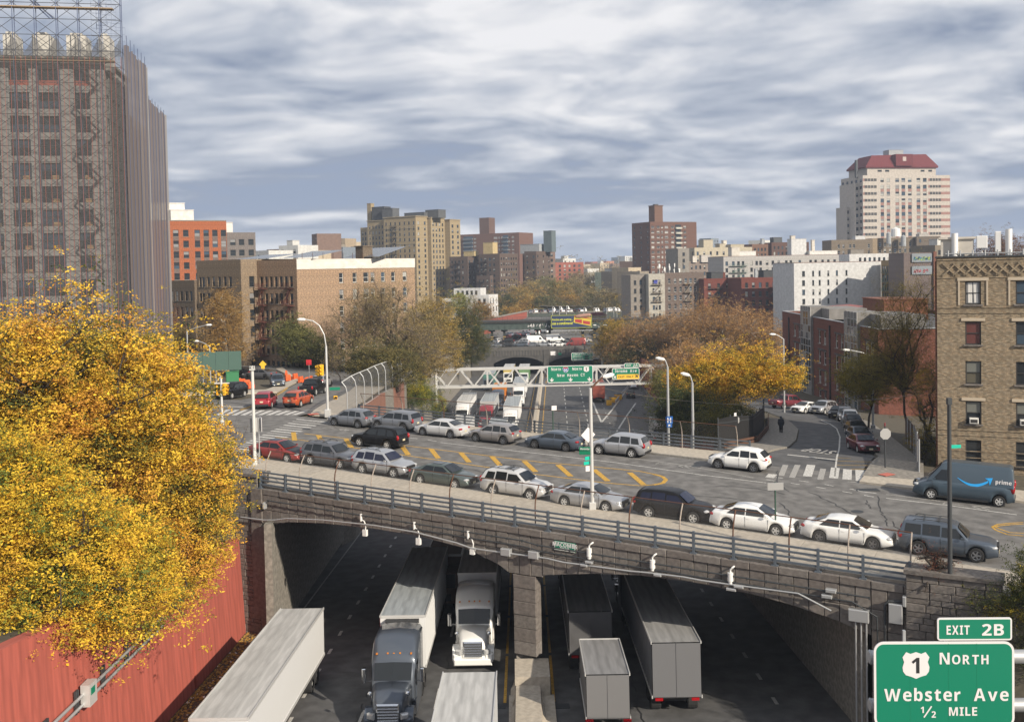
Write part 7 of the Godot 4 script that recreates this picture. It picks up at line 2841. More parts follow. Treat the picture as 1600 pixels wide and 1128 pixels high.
func car(kind: String, label: String, pos: Vector3, heading: Vector3, paint_mat, opt := {}) -> Node3D:
	var kit := car_kit(kind)
	var s: Dictionary = kit.spec
	var cat: String = {"sedan": "car", "suv": "car", "hatch": "car", "boxy": "car", "pickup": "pickup truck", "van": "van"}[kind]
	var o := thing({"van": "delivery_van", "pickup": "pickup_truck"}.get(kind, "parked_car" if not opt.get("moving", false) else "moving_car"), label, cat, pos, 0, opt.get("group", ""))
	var x := heading.normalized()
	var up: Vector3 = opt.get("up", UP)
	var z := x.cross(up).normalized()
	o.transform.basis = Basis(x, z.cross(x).normalized(), z)
	var k: float = opt.get("scale", 1.0)
	if k != 1.0:
		o.transform.basis = o.transform.basis.scaled_local(V(k, k, k))
	var trim = opt.get("trim", M.black_metal)
	var body := put(o, "body", kit.body, [paint_mat, M.black_metal])
	put(o, "cabin", kit.cabin, opt.get("roof", paint_mat))
	var glass = opt.get("glass", M.car_glass)
	put(o, "windscreen", kit.screen, glass)
	if kind != "van":
		put(o, "rear_window", kit.rear, glass)
	for g in kit.side:
		put(o, "side_window", g, glass)
	var lod: int = opt.get("lod", 0)
	for w in [s.wx - s.wb / 2, s.wx + s.wb / 2]:
		for sd in [1.0, -1.0]:
			var wn := put(o, "wheel", kit.tyre, M.rubber, X3(Basis() if sd > 0 else Basis(UP, PI), V(w, s.r, sd * (s.W / 2 - .13))))
			if lod == 0:
				put(wn, "rim", kit.rim, [opt.get("rim", M.aluminium), M.black_metal])
	for g in kit.head:
		put(o, "headlight", g, mk("lamp_clear", K(.5, .51, .52), .1, .3))
	for g in kit.tail:
		put(o, "taillight", g, mk("lamp_red", K(.30, .008, .012), .15))
	put(o, "grille", kit.grille, trim)
	put(o, "bumper", kit.bumper, trim if kind in ["suv", "boxy", "hatch", "van"] else paint_mat)
	put(o, "licence_plate", kit.plate, mk("plate_cream", K(.55, .5, .35), .5))
	if lod == 0:
		put(o, "licence_plate", kit.front_plate, M.plate_cream)
		for g in kit.mirror:
			put(o, "wing_mirror", g, paint_mat)
		put(o, "door_seam", kit.seam, M.black_metal)
		put(o, "door_handle", kit.handle, opt.get("handle", paint_mat))
	if opt.get("rails", false):
		for sd in [1.0, -1.0]:
			var mb := MB.new()
			var hw: float = s.W * .5 * .62
			mb.pipe([V(-1.7, s.H - .02, sd * hw), V(-1.55, s.H + .06, sd * hw), V(-.1, s.H + .07, sd * hw), V(.1, s.H - .02, sd * hw)], .022, 6)
			put(o, "roof_rail", mb, M.steel_dark)
		var mb := MB.new()
		for q in [-1.2, -.45]:
			mb.box(V(q, s.H + .06, 0), V(.06, .025, s.W * .6))
		put(o, "roof_bar", mb, M.steel_dark)
	if opt.get("sunroof", false):
		var mb := MB.new()
		mb.quad(V(-.75, s.H + .026, .42), V(.05, s.H + .024, .42), V(.05, s.H + .024, -.42), V(-.75, s.H + .026, -.42))
		put(o, "sunroof", mb, M.car_glass)
	if opt.has("bonnet"):
		var mb := MB.new()
		for i in 5:
			var xa := 1.12 + i * .22
			var xb := xa + .22
			mb.quad(V(xa, lerp_pts(s.top, xa) + .035, .72), V(xb, lerp_pts(s.top, xb) + .035, .70), V(xb, lerp_pts(s.top, xb) + .035, -.70), V(xa, lerp_pts(s.top, xa) + .035, -.72))
		put(o, "bonnet", mb, opt.bonnet)
	return o
func parked(kind: String, label: String, q: Array, fwd: Vector3, mat, opt := {}) -> Node3D:
	var a := G(q[0], q[1])
	var b := G(q[2], q[3])
	var mid := (a + b) * .5
	var x := (b - a).normalized()
	if x.dot(fwd) < .0:
		x = -x
	var dir := (fwd.normalized() * .8 + x * .2).normalized()
	var kit := car_kit(kind)
	var side := dir.cross(UP).normalized()
	if side.dot(eye - mid) > .0:
		side = -side
	var pos: Vector3 = mid + side * (kit.spec.W * .5 - .12) - dir * kit.spec.wx
	pos.y = gy(pos.x, -pos.z) + .025
	var h := pos + dir
	var slope := V(dir.x, gy(pos.x + dir.x * 1.5, -(pos.z + dir.z * 1.5)) - gy(pos.x - dir.x * 1.5, -(pos.z - dir.z * 1.5)), dir.z)
	slope.y /= 3.0
	return car(kind, label, pos, slope, mat, opt)
func placed(kind: String, label: String, u: float, v: float, heading: Vector3, mat, opt := {}) -> Node3D:
	var pos: Vector3 = E(u, v) if opt.get("on_road", false) else G(u, v)
	pos.y += .04
	var dir := heading.normalized()
	if not opt.get("on_road", false):
		var dy := (gy(pos.x + dir.x * 1.5, -(pos.z + dir.z * 1.5)) - gy(pos.x - dir.x * 1.5, -(pos.z - dir.z * 1.5))) / 3.0
		dir.y = dy
	return car(kind, label, pos, dir, mat, opt)
func build_cars():
	var silver := paint("paint_silver", K(.42, .43, .45), .6)
	var white := paint("paint_white", K(.72, .72, .71), .0)
	var black := paint("paint_black", K(.008, .008, .009), .0)
	black.clearcoat = .15
	black.metallic_specular = .3
	var grey := paint("paint_grey", K(.12, .125, .14), .5)
	var mid := paint("paint_midgrey", K(.19, .20, .22), .5)
	var red := paint("paint_red", K(.22, .025, .02), .2)
	var maroon := paint("paint_maroon", K(.13, .012, .02), .2)
	var greenish := paint("paint_greengrey", K(.085, .11, .105), .5)
	var slate := paint("paint_slate", K(.075, .095, .125), .4)
	var orange := paint("paint_orange", K(.42, .075, .02), .2)
	var taupe := paint("paint_taupe", K(.33, .31, .30), .6)
	var pearl := paint("paint_pearl", K(.55, .55, .55), .3)
	var tint := mk("glass_tint", K(.01, .012, .03), .05)
	var e := bx + V(0, -.03, 0)
	parked("sedan", "red sedan with a black bonnet, first in the row by the slim pole", [405, 718, 447, 723], e, red, {"bonnet": black, "sunroof": true})
	parked("suv", "dark grey SUV with roof rails parked between the red sedan and a silver SUV", [486, 727, 530, 733.5], e, grey, {"rails": true})
	parked("suv", "silver SUV with a long roof parked between the dark grey SUV and a green-grey sedan", [568.6, 740, 612.4, 748], e, silver, {"rails": true, "glass": tint})
	parked("sedan", "green-grey sedan parked behind the wire fence by the near pavement", [660, 757, 707.8, 764.6], e, greenish, {"sunroof": true})
	parked("suv", "light silver SUV with black roof rails parked by the near pavement", [773.5, 774, 825.4, 782.7], e, pearl, {"rails": true, "sunroof": true})
	parked("sedan", "silver sedan parked right behind the tall silver lamp post", [884.7, 792, 944.5, 801.3], e, silver, {})
	parked("suv", "glossy black SUV parked by the near pavement between a silver and a white sedan", [1016.4, 811, 1081, 819], e, black, {"glass": tint})
	parked("sedan", "white sedan parked behind the post with the grey sign back", [1138.7, 829, 1210, 837.6], e, white, {})
	parked("sedan", "bright white sedan with dark split-spoke wheels parked ahead of another white sedan", [1282.7, 847.5, 1362.4, 860], e, white, {"rim": mk("rim_dark", K(.16, .16, .165), .4, .5)})
	parked("boxy", "slate blue SUV parked above the stone pylon, last in the near row", [1443, 869, 1518, 878], e, slate, {"rails": true, "rim": mid})
	var f := -bx + V(0, .03, 0)
	parked("hatch", "grey small SUV parked at the far kerb right beside the corner lamp post", [523, 666, 558, 669.5], f, mid, {"rim": mid})
	parked("suv", "dark grey SUV parked at the far kerb behind the small grey SUV", [590.4, 671, 628.4, 675], f, mid, {"rim": mid})
	parked("sedan", "pale silver sedan parked at the far kerb before the stained wall", [662, 681, 702, 685], f, pearl, {"rim": mid})
	parked("hatch", "warm grey crossover parked at the far kerb between the pale and the dark sedan", [745, 690.5, 784.4, 695.5], f, taupe, {"rim": mid})
	parked("sedan", "dark blue-grey sedan parked at the far kerb beside the diamond sign", [836.8, 701, 882.6, 706], f, slate, {"rim": M.rim_dark})
	parked("suv", "silver SUV with black arches parked at the far kerb right of the lamp post", [938, 710.5, 985, 716], f, silver, {})
	parked("hatch", "white small SUV parked at the corner before the slatted fence", [1124, 732.5, 1176, 739], f, white, {"rim": mid})
	parked("suv", "black SUV driving over the yellow hatched median", [562, 698, 604, 703], f, black, {"moving": true})
	var van := parked("van", "dark blue-grey delivery van with a light blue curved arrow on its side", [1458.2, 780.5, 1559, 793], f, paint("paint_van", K(.045, .07, .095), .1), {"trim": M.steel_dark})
	van_marks(van)
	var away := V(-.16, 0, -1)
	placed("suv", "black SUV waiting at the stop line behind the signal pole", 361, 622, V(-.25, 0, 1), black, {})
	placed("hatch", "dark minivan coming down the street towards the crossing", 433, 604, V(.3, 0, 1), slate, {"moving": true})
	placed("hatch", "bright red car driving over the crosswalk away from the bridge", 415, 636, V(-.05, 0, -1), paint("paint_bright_red", K(.30, .02, .03), .2), {"moving": true})
	placed("hatch", "orange small SUV seen from behind at the corner kerb", 466, 634, V(.22, 0, -1), orange, {})
	placed("pickup", "black pickup truck seen from behind ahead of the orange SUV", 488, 617, V(.1, 0, -1), black, {})
	placed("hatch", "silver car parked ahead of the black pickup truck", 503, 605, V(.1, 0, -1), silver, {"lod": 1})
	placed("sedan", "dark car turning off behind the orange barriers, left of two", 373, 589, V(-1, 0, -.4), black, {"moving": true, "lod": 1})
	placed("sedan", "dark car turning off behind the orange barriers, right of two", 405, 592, V(-1, 0, -.3), grey, {"moving": true, "lod": 1})
	var down := V(-.06, .06, 1)
	placed("sedan", "dark red sedan facing the crosswalk, first in the side street's row", 1349, 705, down, maroon, {"front": true})
	placed("sedan", "dark slate sedan parked behind the dark red one in the side street", 1344, 691, V(-.10, .06, 1), slate)
	placed("sedan", "black sedan parked third in the side street's row", 1339, 680, V(-.14, .06, 1), black)
	placed("hatch", "black hatchback parked fourth in the side street's row", 1334, 671, V(-.2, .06, 1), black)
	placed("suv", "pale silver SUV parked fifth in the side street's row", 1329, 664.5, V(-.28, .06, 1), silver)
	placed("hatch", "dark hatchback with a red rear parked sixth in the side street's row", 1321, 657.5, V(-.3, .06, 1), grey)
	placed("sedan", "dark sedan parked where the side street starts to bend", 1310, 653, V(-.5, .06, 1), black)
	placed("suv", "silver estate car parked against the brick building between a white and a dark car", 1287, 647, V(-.75, .06, .8), silver)
	placed("sedan", "white sedan parked against the brick building in the bend", 1259, 645.5, V(-.8, .06, .7), white)
	placed("pickup", "dark red pickup truck half hidden by the yellow tree in the bend", 1232, 638.5, V(.9, .0, -.5), maroon)
	var ramp := V(.10, 0, -1)
	for q in [[985.5, 621, "suv", black, "black SUV braking in the exit ramp's queue, last in line"], [990, 607, "suv", silver, "silver SUV in the exit ramp's queue ahead of the black one"], [994, 598.5, "sedan", slate, "dark sedan in the exit ramp's queue, third from the back"], [998.5, 592.5, "suv", silver, "silver car in the exit ramp's queue under the yellow and green sign"], [1003, 580, "van", white, "white van in the exit ramp's queue seen through the gantry"]]:
		placed(q[2], q[4], q[0], q[1], ramp, q[3], {"on_road": true, "moving": true, "lod": 1})
	placed("suv", "grey SUV on the bridge-side shoulder beyond the left railing", 805, 594, V(.05, 0, 1), grey, {"on_road": true, "moving": true, "lod": 1})
	far_traffic()
func van_marks(o: Node3D):
	var blue := mk("mark_blue", K(.02, .33, .75), .4)
	for sd in [-1.0, 1.0]:
		var z: float = sd * 1.03
		var b := Basis(UP, .0 if sd > 0 else PI)
		var xf := X3(b, V(-.75, 1.52, 0))
		var mb := MB.new()
		var n := 14
		var px0 := []
		for i in n + 1:
			var t := i / float(n)
			var x := lerpf(-1.05, .75, t)
			var y := .28 - .62 * sin(PI * (.10 + .72 * t)) + .08 * t
			var w := .035 + .14 * sin(PI * clampf(t * 1.0, .0, 1.0) * .75)
			px0.append([x, y, w])
		for i in n:
			var a = px0[i]
			var c = px0[i + 1]
			mb.quad(V(a[0], a[1] - a[2] * .5, 0), V(c[0], c[1] - c[2] * .5, 0), V(c[0], c[1] + c[2] * .5, 0), V(a[0], a[1] + a[2] * .5, 0))
		mb.prism(PV([W2(.55, .22), W2(1.0, .28), W2(.84, -.22), W2(.78, .08)]), X3(), .004)
		put(o, "arrow_mark", mb, blue, xf * X3(side_tilt(), V(0, 0, van_z(1.52))))
		var t := text_mesh("prime", .30, true, .004)
		put(o, "word_mark", t, M.sign_white, xf * X3(side_tilt().scaled_local(V(.8, .8, 1)), V(1.62, .06, van_z(1.58))))
func side_tilt() -> Basis:
	return Basis(Vector3.RIGHT, -atan2(1.025 * .225, 1.15))
func van_z(y: float) -> float:
	return lerpf(1.025 * .925, 1.025 * .70, (y - 1.30) / (2.45 - 1.30)) + .02
func small_car_mesh(kind: String) -> ArrayMesh:
	var kit := car_kit(kind)
	var m := ArrayMesh.new()
	for q in [kit.body, kit.cabin, kit.screen, kit.rear]:
		for i in q.get_surface_count():
			m.add_surface_from_arrays(Mesh.PRIMITIVE_TRIANGLES, q.surface_get_arrays(i))
	for g in kit.side:
		m.add_surface_from_arrays(Mesh.PRIMITIVE_TRIANGLES, g.surface_get_arrays(0))
	kit.far_wheels.add_to(m)
	for g in kit.head + kit.tail:
		m.add_surface_from_arrays(Mesh.PRIMITIVE_TRIANGLES, g.surface_get_arrays(0))
	return m
func far_traffic():
	var meshes := {}
	for k in ["sedan", "suv", "hatch", "van"]:
		meshes[k] = small_car_mesh(k)
	var paints := {"white": M.paint_white, "silver": M.paint_silver, "grey": M.paint_midgrey, "black": M.paint_black, "red": M.paint_red, "slate": M.paint_slate, "pearl": M.paint_pearl}
	var list := [
		[776, 289, "sedan", "grey", 1], [792, 289, "sedan", "black", 1], [811, 289, "suv", "slate", 1], [829, 289, "sedan", "grey", 1], [847, 289, "sedan", "silver", 1], [872, 289, "sedan", "white", 1], [897, 289, "van", "red", 1], [921, 289, "sedan", "slate", 1],
		[774, 306, "hatch", "white", 0], [789, 304, "suv", "black", 1], [813, 300, "suv", "silver", 1], [836, 302, "van", "white", 1], [866, 306, "van", "white", 1], [888, 303, "sedan", "silver", 0], [911, 301, "sedan", "pearl", 1],
		[794, 325, "sedan", "red", 0], [804, 322, "suv", "black", 0], [794, 338, "sedan", "slate", 0], [806, 336, "sedan", "red", 0], [818, 334, "suv", "slate", 0],
		[822, 350, "suv", "white", 0], [832, 344, "van", "white", 0], [850, 348, "suv", "white", 0], [820, 362, "sedan", "grey", 0], [833, 366, "suv", "silver", 0], [846, 370, "sedan", "silver", 0], [858, 362, "suv", "silver", 0], [866, 376, "sedan", "white", 0], [772, 316, "sedan", "grey", 1]]
	var seen := {}
	for q in list:
		var where := "along the overpass parapet" if q[1] < 295 else "in the second row on the overpass" if q[1] < 315 else "on the ramp under the elevated railway"
		var key: String = q[2] + q[3] + where
		seen[key] = seen.get(key, 0) + 1
		var x: float = C(q[0], q[1]).x
		var y := -7.88 if q[1] < 346 else lerpf(-7.88, -3.0, (q[1] - 345.0) / 85.0) + .1
		var yaw := .0 if q[4] == 1 else PI / 2 + .5
		var kind: String = q[2]
		var nm: String = {"sedan": "sedan", "suv": "SUV", "hatch": "hatchback", "van": "van"}[kind]
		far_car(meshes[kind], paints[q[3]], "%s %s stopped %s%s" % [q[3], nm, where, "" if seen[key] == 1 else ", %s such" % ORD[seen[key] - 1]], "van" if kind == "van" else "car", V(x, y, -q[1]), yaw + (PI if int(q[0]) % 2 else .0), "cars stopped at the far overpass")
	var yd := top_y(860, 494.5, 402) + 1.32
	var i := 0
	for u in [828, 835, 842, 850, 857, 863, 870, 877, 884, 891, 898, 905, 944, 952, 958, 965, 975]:
		var c: String = ["grey", "white", "black", "silver", "slate", "white", "grey", "silver"][i % 8]
		var x: float = C(u, 404).x
		far_car(meshes[["sedan", "suv", "hatch"][i % 3]], paints[c], "tiny %s car parked on the dark deck, %s along it" % [c, ORD[i]], "car", V(x, yd, -404.0 - (i % 2)), PI / 2 + .2 * (i % 3), "cars parked on the far deck")
		i += 1
func far_car(mesh: ArrayMesh, mat, label: String, cat: String, pos: Vector3, yaw: float, group: String):
	var mats := [mat, M.black_metal, mat]
	var n := mesh.get_surface_count()
	for i in range(3, n):
		mats.append(M.car_glass)
	mats[n - 5] = M.rubber
	mats[n - 4] = M.lamp_clear
	mats[n - 3] = M.lamp_clear
	mats[n - 2] = M.lamp_red
	mats[n - 1] = M.lamp_red
	tag(put(self, "distant_van" if cat == "van" else "distant_car", mesh, mats, X3(Basis(UP, yaw), pos)), label, cat, group)
# --- trucks (front towards +x)
func wheel_at(o: Node3D, p: Vector3, r: float, w: float, called := "wheel"):
	var mb := MB.new()
	mb.lathe([[-w / 2, r * .5], [-w / 2, r * .94], [-w / 2 + .04, r], [w / 2 - .04, r], [w / 2, r * .94], [w / 2, r * .5]], O3, V(0, 0, 1), 18)
	var n := put(o, called, mb, M.rubber, XT(p))
	mb = MB.new()
	for sd in [1.0, -1.0]:
		mb.lathe([[sd * w * .25, .01], [sd * w * .4, r * .25], [sd * w * .3, r * .55]], O3, V(0, 0, 1), 12)
	put(n, "rim", mb, M.aluminium)
func tractor(o: Node3D, mat, x0: float, roof_h := 3.95):
	var mb := MB.new()
	var secs := [[.0, 1.22, 1.05, roof_h, .06], [1.3, 1.22, 1.05, roof_h, .08], [2.3, 1.22, 1.05, roof_h - .10, .1], [3.1, 1.20, 1.05, roof_h - .75, .14], [3.32, 1.16, 1.05, 3.02, .10]]
	var ring := func(q) -> Array:
		return [V(x0 + q[0], q[2], q[1]), V(x0 + q[0], q[3] - .25, q[1]), V(x0 + q[0], q[3] - .06, q[1] * .9), V(x0 + q[0], q[3], q[1] * .72), V(x0 + q[0], q[3] + q[4], 0), V(x0 + q[0], q[3], -q[1] * .72), V(x0 + q[0], q[3] - .06, -q[1] * .9), V(x0 + q[0], q[3] - .25, -q[1]), V(x0 + q[0], q[2], -q[1])]
	var loft := func(m: MB, list: Array):
		for i in list.size() - 1:
			var a: Array = ring.call(list[i])
			var b: Array = ring.call(list[i + 1])
			for j in 8:
				m.mquad(a[j], b[j], b[j + 1], a[j + 1])
		for e in [0, list.size() - 1]:
			var a: Array = ring.call(list[e])
			var c: Vector3 = (a[0] + a[4] + a[8]) / 3.0
			for j in 8:
				if e == 0:
					m.tri(c, a[j], a[j + 1])
				else:
					m.tri(c, a[j + 1], a[j])
		m.smooth()
	loft.call(mb, secs)
	var low := [[3.30, 1.16, 1.05, 3.0, .05], [3.85, 1.08, 1.05, 2.12, .06]]
	loft.call(mb, low)
	put(o, "cab", mb, mat)
	mb = MB.new()
	var hood := [[3.8, 1.04, .75, 2.10, .05], [4.8, .92, .7, 1.98, .07], [5.6, .80, .62, 1.82, .08], [5.9, .72, .6, 1.66, .07]]
	loft.call(mb, hood)
	put(o, "bonnet", mb, mat)
	mb = MB.new()
	for sd in [1.0, -1.0]:
		for i in 7:
			var a0 := PI * i / 7.0
			var a1 := PI * (i + 1) / 7.0
			var c := V(x0 + 5.0, .55, sd * .98)
			var p0 := c + V(cos(a0) * .72, sin(a0) * .72, 0)
			var p1 := c + V(cos(a1) * .72, sin(a1) * .72, 0)
			mb.quad(p0 + V(0, 0, .28), p1 + V(0, 0, .28), p1 - V(0, 0, .28), p0 - V(0, 0, .28))
			mb.tri(c + V(0, .3, .28 * sd), p0 + V(0, 0, .28 * sd), p1 + V(0, 0, .28 * sd))
		mb.bev(V(x0 + 5.78, .75, sd * .95), V(.5, .5, .4), .08, Basis(UP, PI / 2))
		mb.box(V(x0 + 1.9, .62, sd * 1.12), V(3.6, .75, .16))
	put(o, "wing", mb, mat)
	mb = MB.new()
	mb.quad(V(x0 + 3.41, 2.95, 1.0), V(x0 + 3.86, 2.17, .98), V(x0 + 3.90, 2.18, 0), V(x0 + 3.46, 3.0, 0))
	mb.quad(V(x0 + 3.46, 3.0, 0), V(x0 + 3.90, 2.18, 0), V(x0 + 3.86, 2.17, -.98), V(x0 + 3.41, 2.95, -1.0))
	put(o, "windscreen", mb, M.car_glass)
	for sd in [1.0, -1.0]:
		mb = MB.new()
		var p := [V(x0 + 2.5, 2.15, sd * 1.226), V(x0 + 3.5, 2.1, sd * 1.165), V(x0 + 3.2, 2.85, sd * 1.2), V(x0 + 2.5, 2.9, sd * 1.226)]
		if sd > 0:
			mb.quad(p[0], p[1], p[2], p[3])
		else:
			mb.quad(p[1], p[0], p[3], p[2])
		put(o, "side_window", mb, M.car_glass)
		mb = MB.new()
		mb.bev(V(x0 + 3.55, 2.35, sd * 1.55), V(.2, .75, .26), .04, Basis(UP, PI / 2))
		mb.beam(V(x0 + 3.5, 2.05, sd * 1.1), V(x0 + 3.55, 2.05, sd * 1.55), .04, .04)
		put(o, "wing_mirror", mb, M.chrome)
		mb = MB.new()
		mb.lathe([[-.1, .02], [-.06, .11], [.05, .12], [.1, .04]], V(x0 + 5.25, 2.02, sd * .98), Vector3.RIGHT, 8)
		mb.tube(V(x0 + 5.25, 1.5, sd * .8), V(x0 + 5.25, 1.98, sd * .95), .02, .02, 4)
		put(o, "bonnet_mirror", mb, M.chrome)
		pbev(o, "headlight", mk("lamp_clear", K(.5, .5, .5)), V(x0 + 5.95, 1.12, sd * .86), V(.4, .3, .22), .07, Basis(UP, PI / 2 - sd * .45))
	mb = MB.new()
	mb.bev(V(x0 + 5.93, 1.25, 0), V(1.15, .95, .1), .06, Basis(UP, PI / 2))
	for i in 6:
		mb.box(V(x0 + 6.0, .88 + i * .15, 0), V(.03, .05, 1.06))
	put(o, "grille", mb, M.chrome)
	pbev(o, "bumper", mat, V(x0 + 6.0, .55, 0), V(2.3, .4, .3), .06, Basis(UP, PI / 2))
	for i in 5:
		pbox(o, "marker_lamp", mk("amber", K(.6, .2, .02), .3), V(x0 + 3.06, 3.32 + (.03 if i in [1, 2, 3] else .0), (i - 2) * .33 if i in [1, 2, 3] else (i - 2) * .46), V(.16, .06, .09))
	pbox(o, "chassis", M.black_metal, V(x0 - .9, .95, 0), V(6.4, .25, .9))
	for q in [[5.0, 1.02], [.2, .95], [-1.1, .95]]:
		for sd in [1.0, -1.0]:
			wheel_at(o, V(x0 + q[0], .52, sd * q[1]), .52, .3 if q[0] > 4 else .55)
func trailer(o: Node3D, x1: float, L: float, top_mat, side_mat, h0 := 1.15, h1 := 4.1, ribs := true, w := 2.58):
	var mb := MB.new()
	mb.mquad(V(x1 - L, h0, w / 2), V(x1, h0, w / 2), V(x1, h1, w / 2), V(x1 - L, h1, w / 2))
	mb.mquad(V(x1, h0, -w / 2), V(x1 - L, h0, -w / 2), V(x1 - L, h1, -w / 2), V(x1, h1, -w / 2))
	mb.mquad(V(x1, h0, w / 2), V(x1, h0, -w / 2), V(x1, h1, -w / 2), V(x1, h1, w / 2))
	mb.mquad(V(x1 - L, h0, w / 2), V(x1, h0, w / 2), V(x1, h0, -w / 2), V(x1 - L, h0, -w / 2))
	put(o, "box", mb, side_mat)
	mb = MB.new()
	mb.mquad(V(x1 - L, h1, w / 2), V(x1, h1, w / 2), V(x1, h1, -w / 2), V(x1 - L, h1, -w / 2))
	put(o, "roof", mb, top_mat)
	mb = MB.new()
	for sd in [1.0, -1.0]:
		mb.box(V(x1 - L / 2, h1 - .02, sd * (w / 2 + .012)), V(L + .04, .14, .05))
		mb.box(V(x1 - L / 2, h0 + .06, sd * (w / 2 + .012)), V(L + .04, .16, .05))
	mb.box(V(x1 + .014, h1 - .02, 0), V(.05, .14, w - .05))
	put(o, "edge_rail", mb, M.aluminium)
	if ribs:
		mb = MB.new()
		var n := int(L / .6)
		for i in n:
			for sd in [1.0, -1.0]:
				mb.box(V(x1 - (i + .5) * L / n, (h0 + h1) / 2, sd * (w / 2 + .01)), V(.07, h1 - h0 - .3, .03))
		put(o, "side_ribs", mb, side_mat)
	mb = MB.new()
	mb.box(V(x1 - L - .01, (h0 + h1) / 2, 0), V(.04, h1 - h0 - .1, w - .06))
	mb.box(V(x1 - L - .04, (h0 + h1) / 2, 0), V(.03, h1 - h0 - .1, .05))
	put(o, "rear_door", mb, side_mat)
	for sd in [1.0, -1.0]:
		pbox(o, "taillight", mk("lamp_red", K(.3, .01, .01)), V(x1 - L - .04, h0 - .05, sd * .95), V(.06, .14, .4))
func running_gear(o: Node3D, xs: Array):
	for x in xs:
		for sd in [1.0, -1.0]:
			wheel_at(o, V(x, .52, sd * .98), .52, .55)
	pbox(o, "bogie", M.black_metal, V((xs[0] + xs[xs.size() - 1]) / 2, .85, 0), V(absf(xs[0] - xs[xs.size() - 1]) + 1.6, .3, 1.2))
func on_lane(o: Node3D, s: float, d: float, towards: bool):
	var a := road(s, d)
	var b := road(s, d - 6.0 if towards else d + 6.0)
	var x := (b - a).normalized()
	var z := x.cross(UP).normalized()
	o.transform = X3(Basis(x, z.cross(x), z), a + V(0, .01, 0))
func rig(called: String, label: String, cat: String, s: float, d: float, towards: bool) -> Node3D:
	var o := thing(called, label, cat)
	on_lane(o, s, d, towards)
	return o
func cube_truck(label: String, s: float, d: float, towards: bool, cab_mat, box_mat, top_mat, L := 6.5, called := "box_truck") -> Node3D:
	var o := rig(called, label, "truck", s, d, towards)
	trailer(o, .0, L, top_mat, box_mat, .95, 3.2, false, 2.2)
	var mb := MB.new()
	var pr := PV([W2(.05, .5), W2(2.2, .5), W2(2.25, 1.15), W2(1.55, 1.45), W2(1.05, 2.35), W2(.05, 2.4)])
	mb.prism(pr, XT(V(0, 0, 1.05)), 2.1)
	put(o, "cab", mb, cab_mat)
	mb = MB.new()
	mb.quad(V(1.53, 1.50, .95), V(1.53, 1.50, -.95), V(1.09, 2.3, -.9), V(1.09, 2.3, .9))
	var n := put(o, "windscreen", mb, M.car_glass, XT(V(.03, .01, 0)))
	for sd in [1.0, -1.0]:
		pbox(o, "side_window", M.car_glass, V(.65, 1.9, sd * 1.055), V(.8, .6, .012))
		pbox(o, "headlight", M.lamp_clear, V(2.24, 1.0, sd * .8), V(.05, .2, .3))
	for x in [1.5, -L * .7]:
		for sd in [1.0, -1.0]:
			wheel_at(o, V(x, .42, sd * .92), .42, .3)
	return o
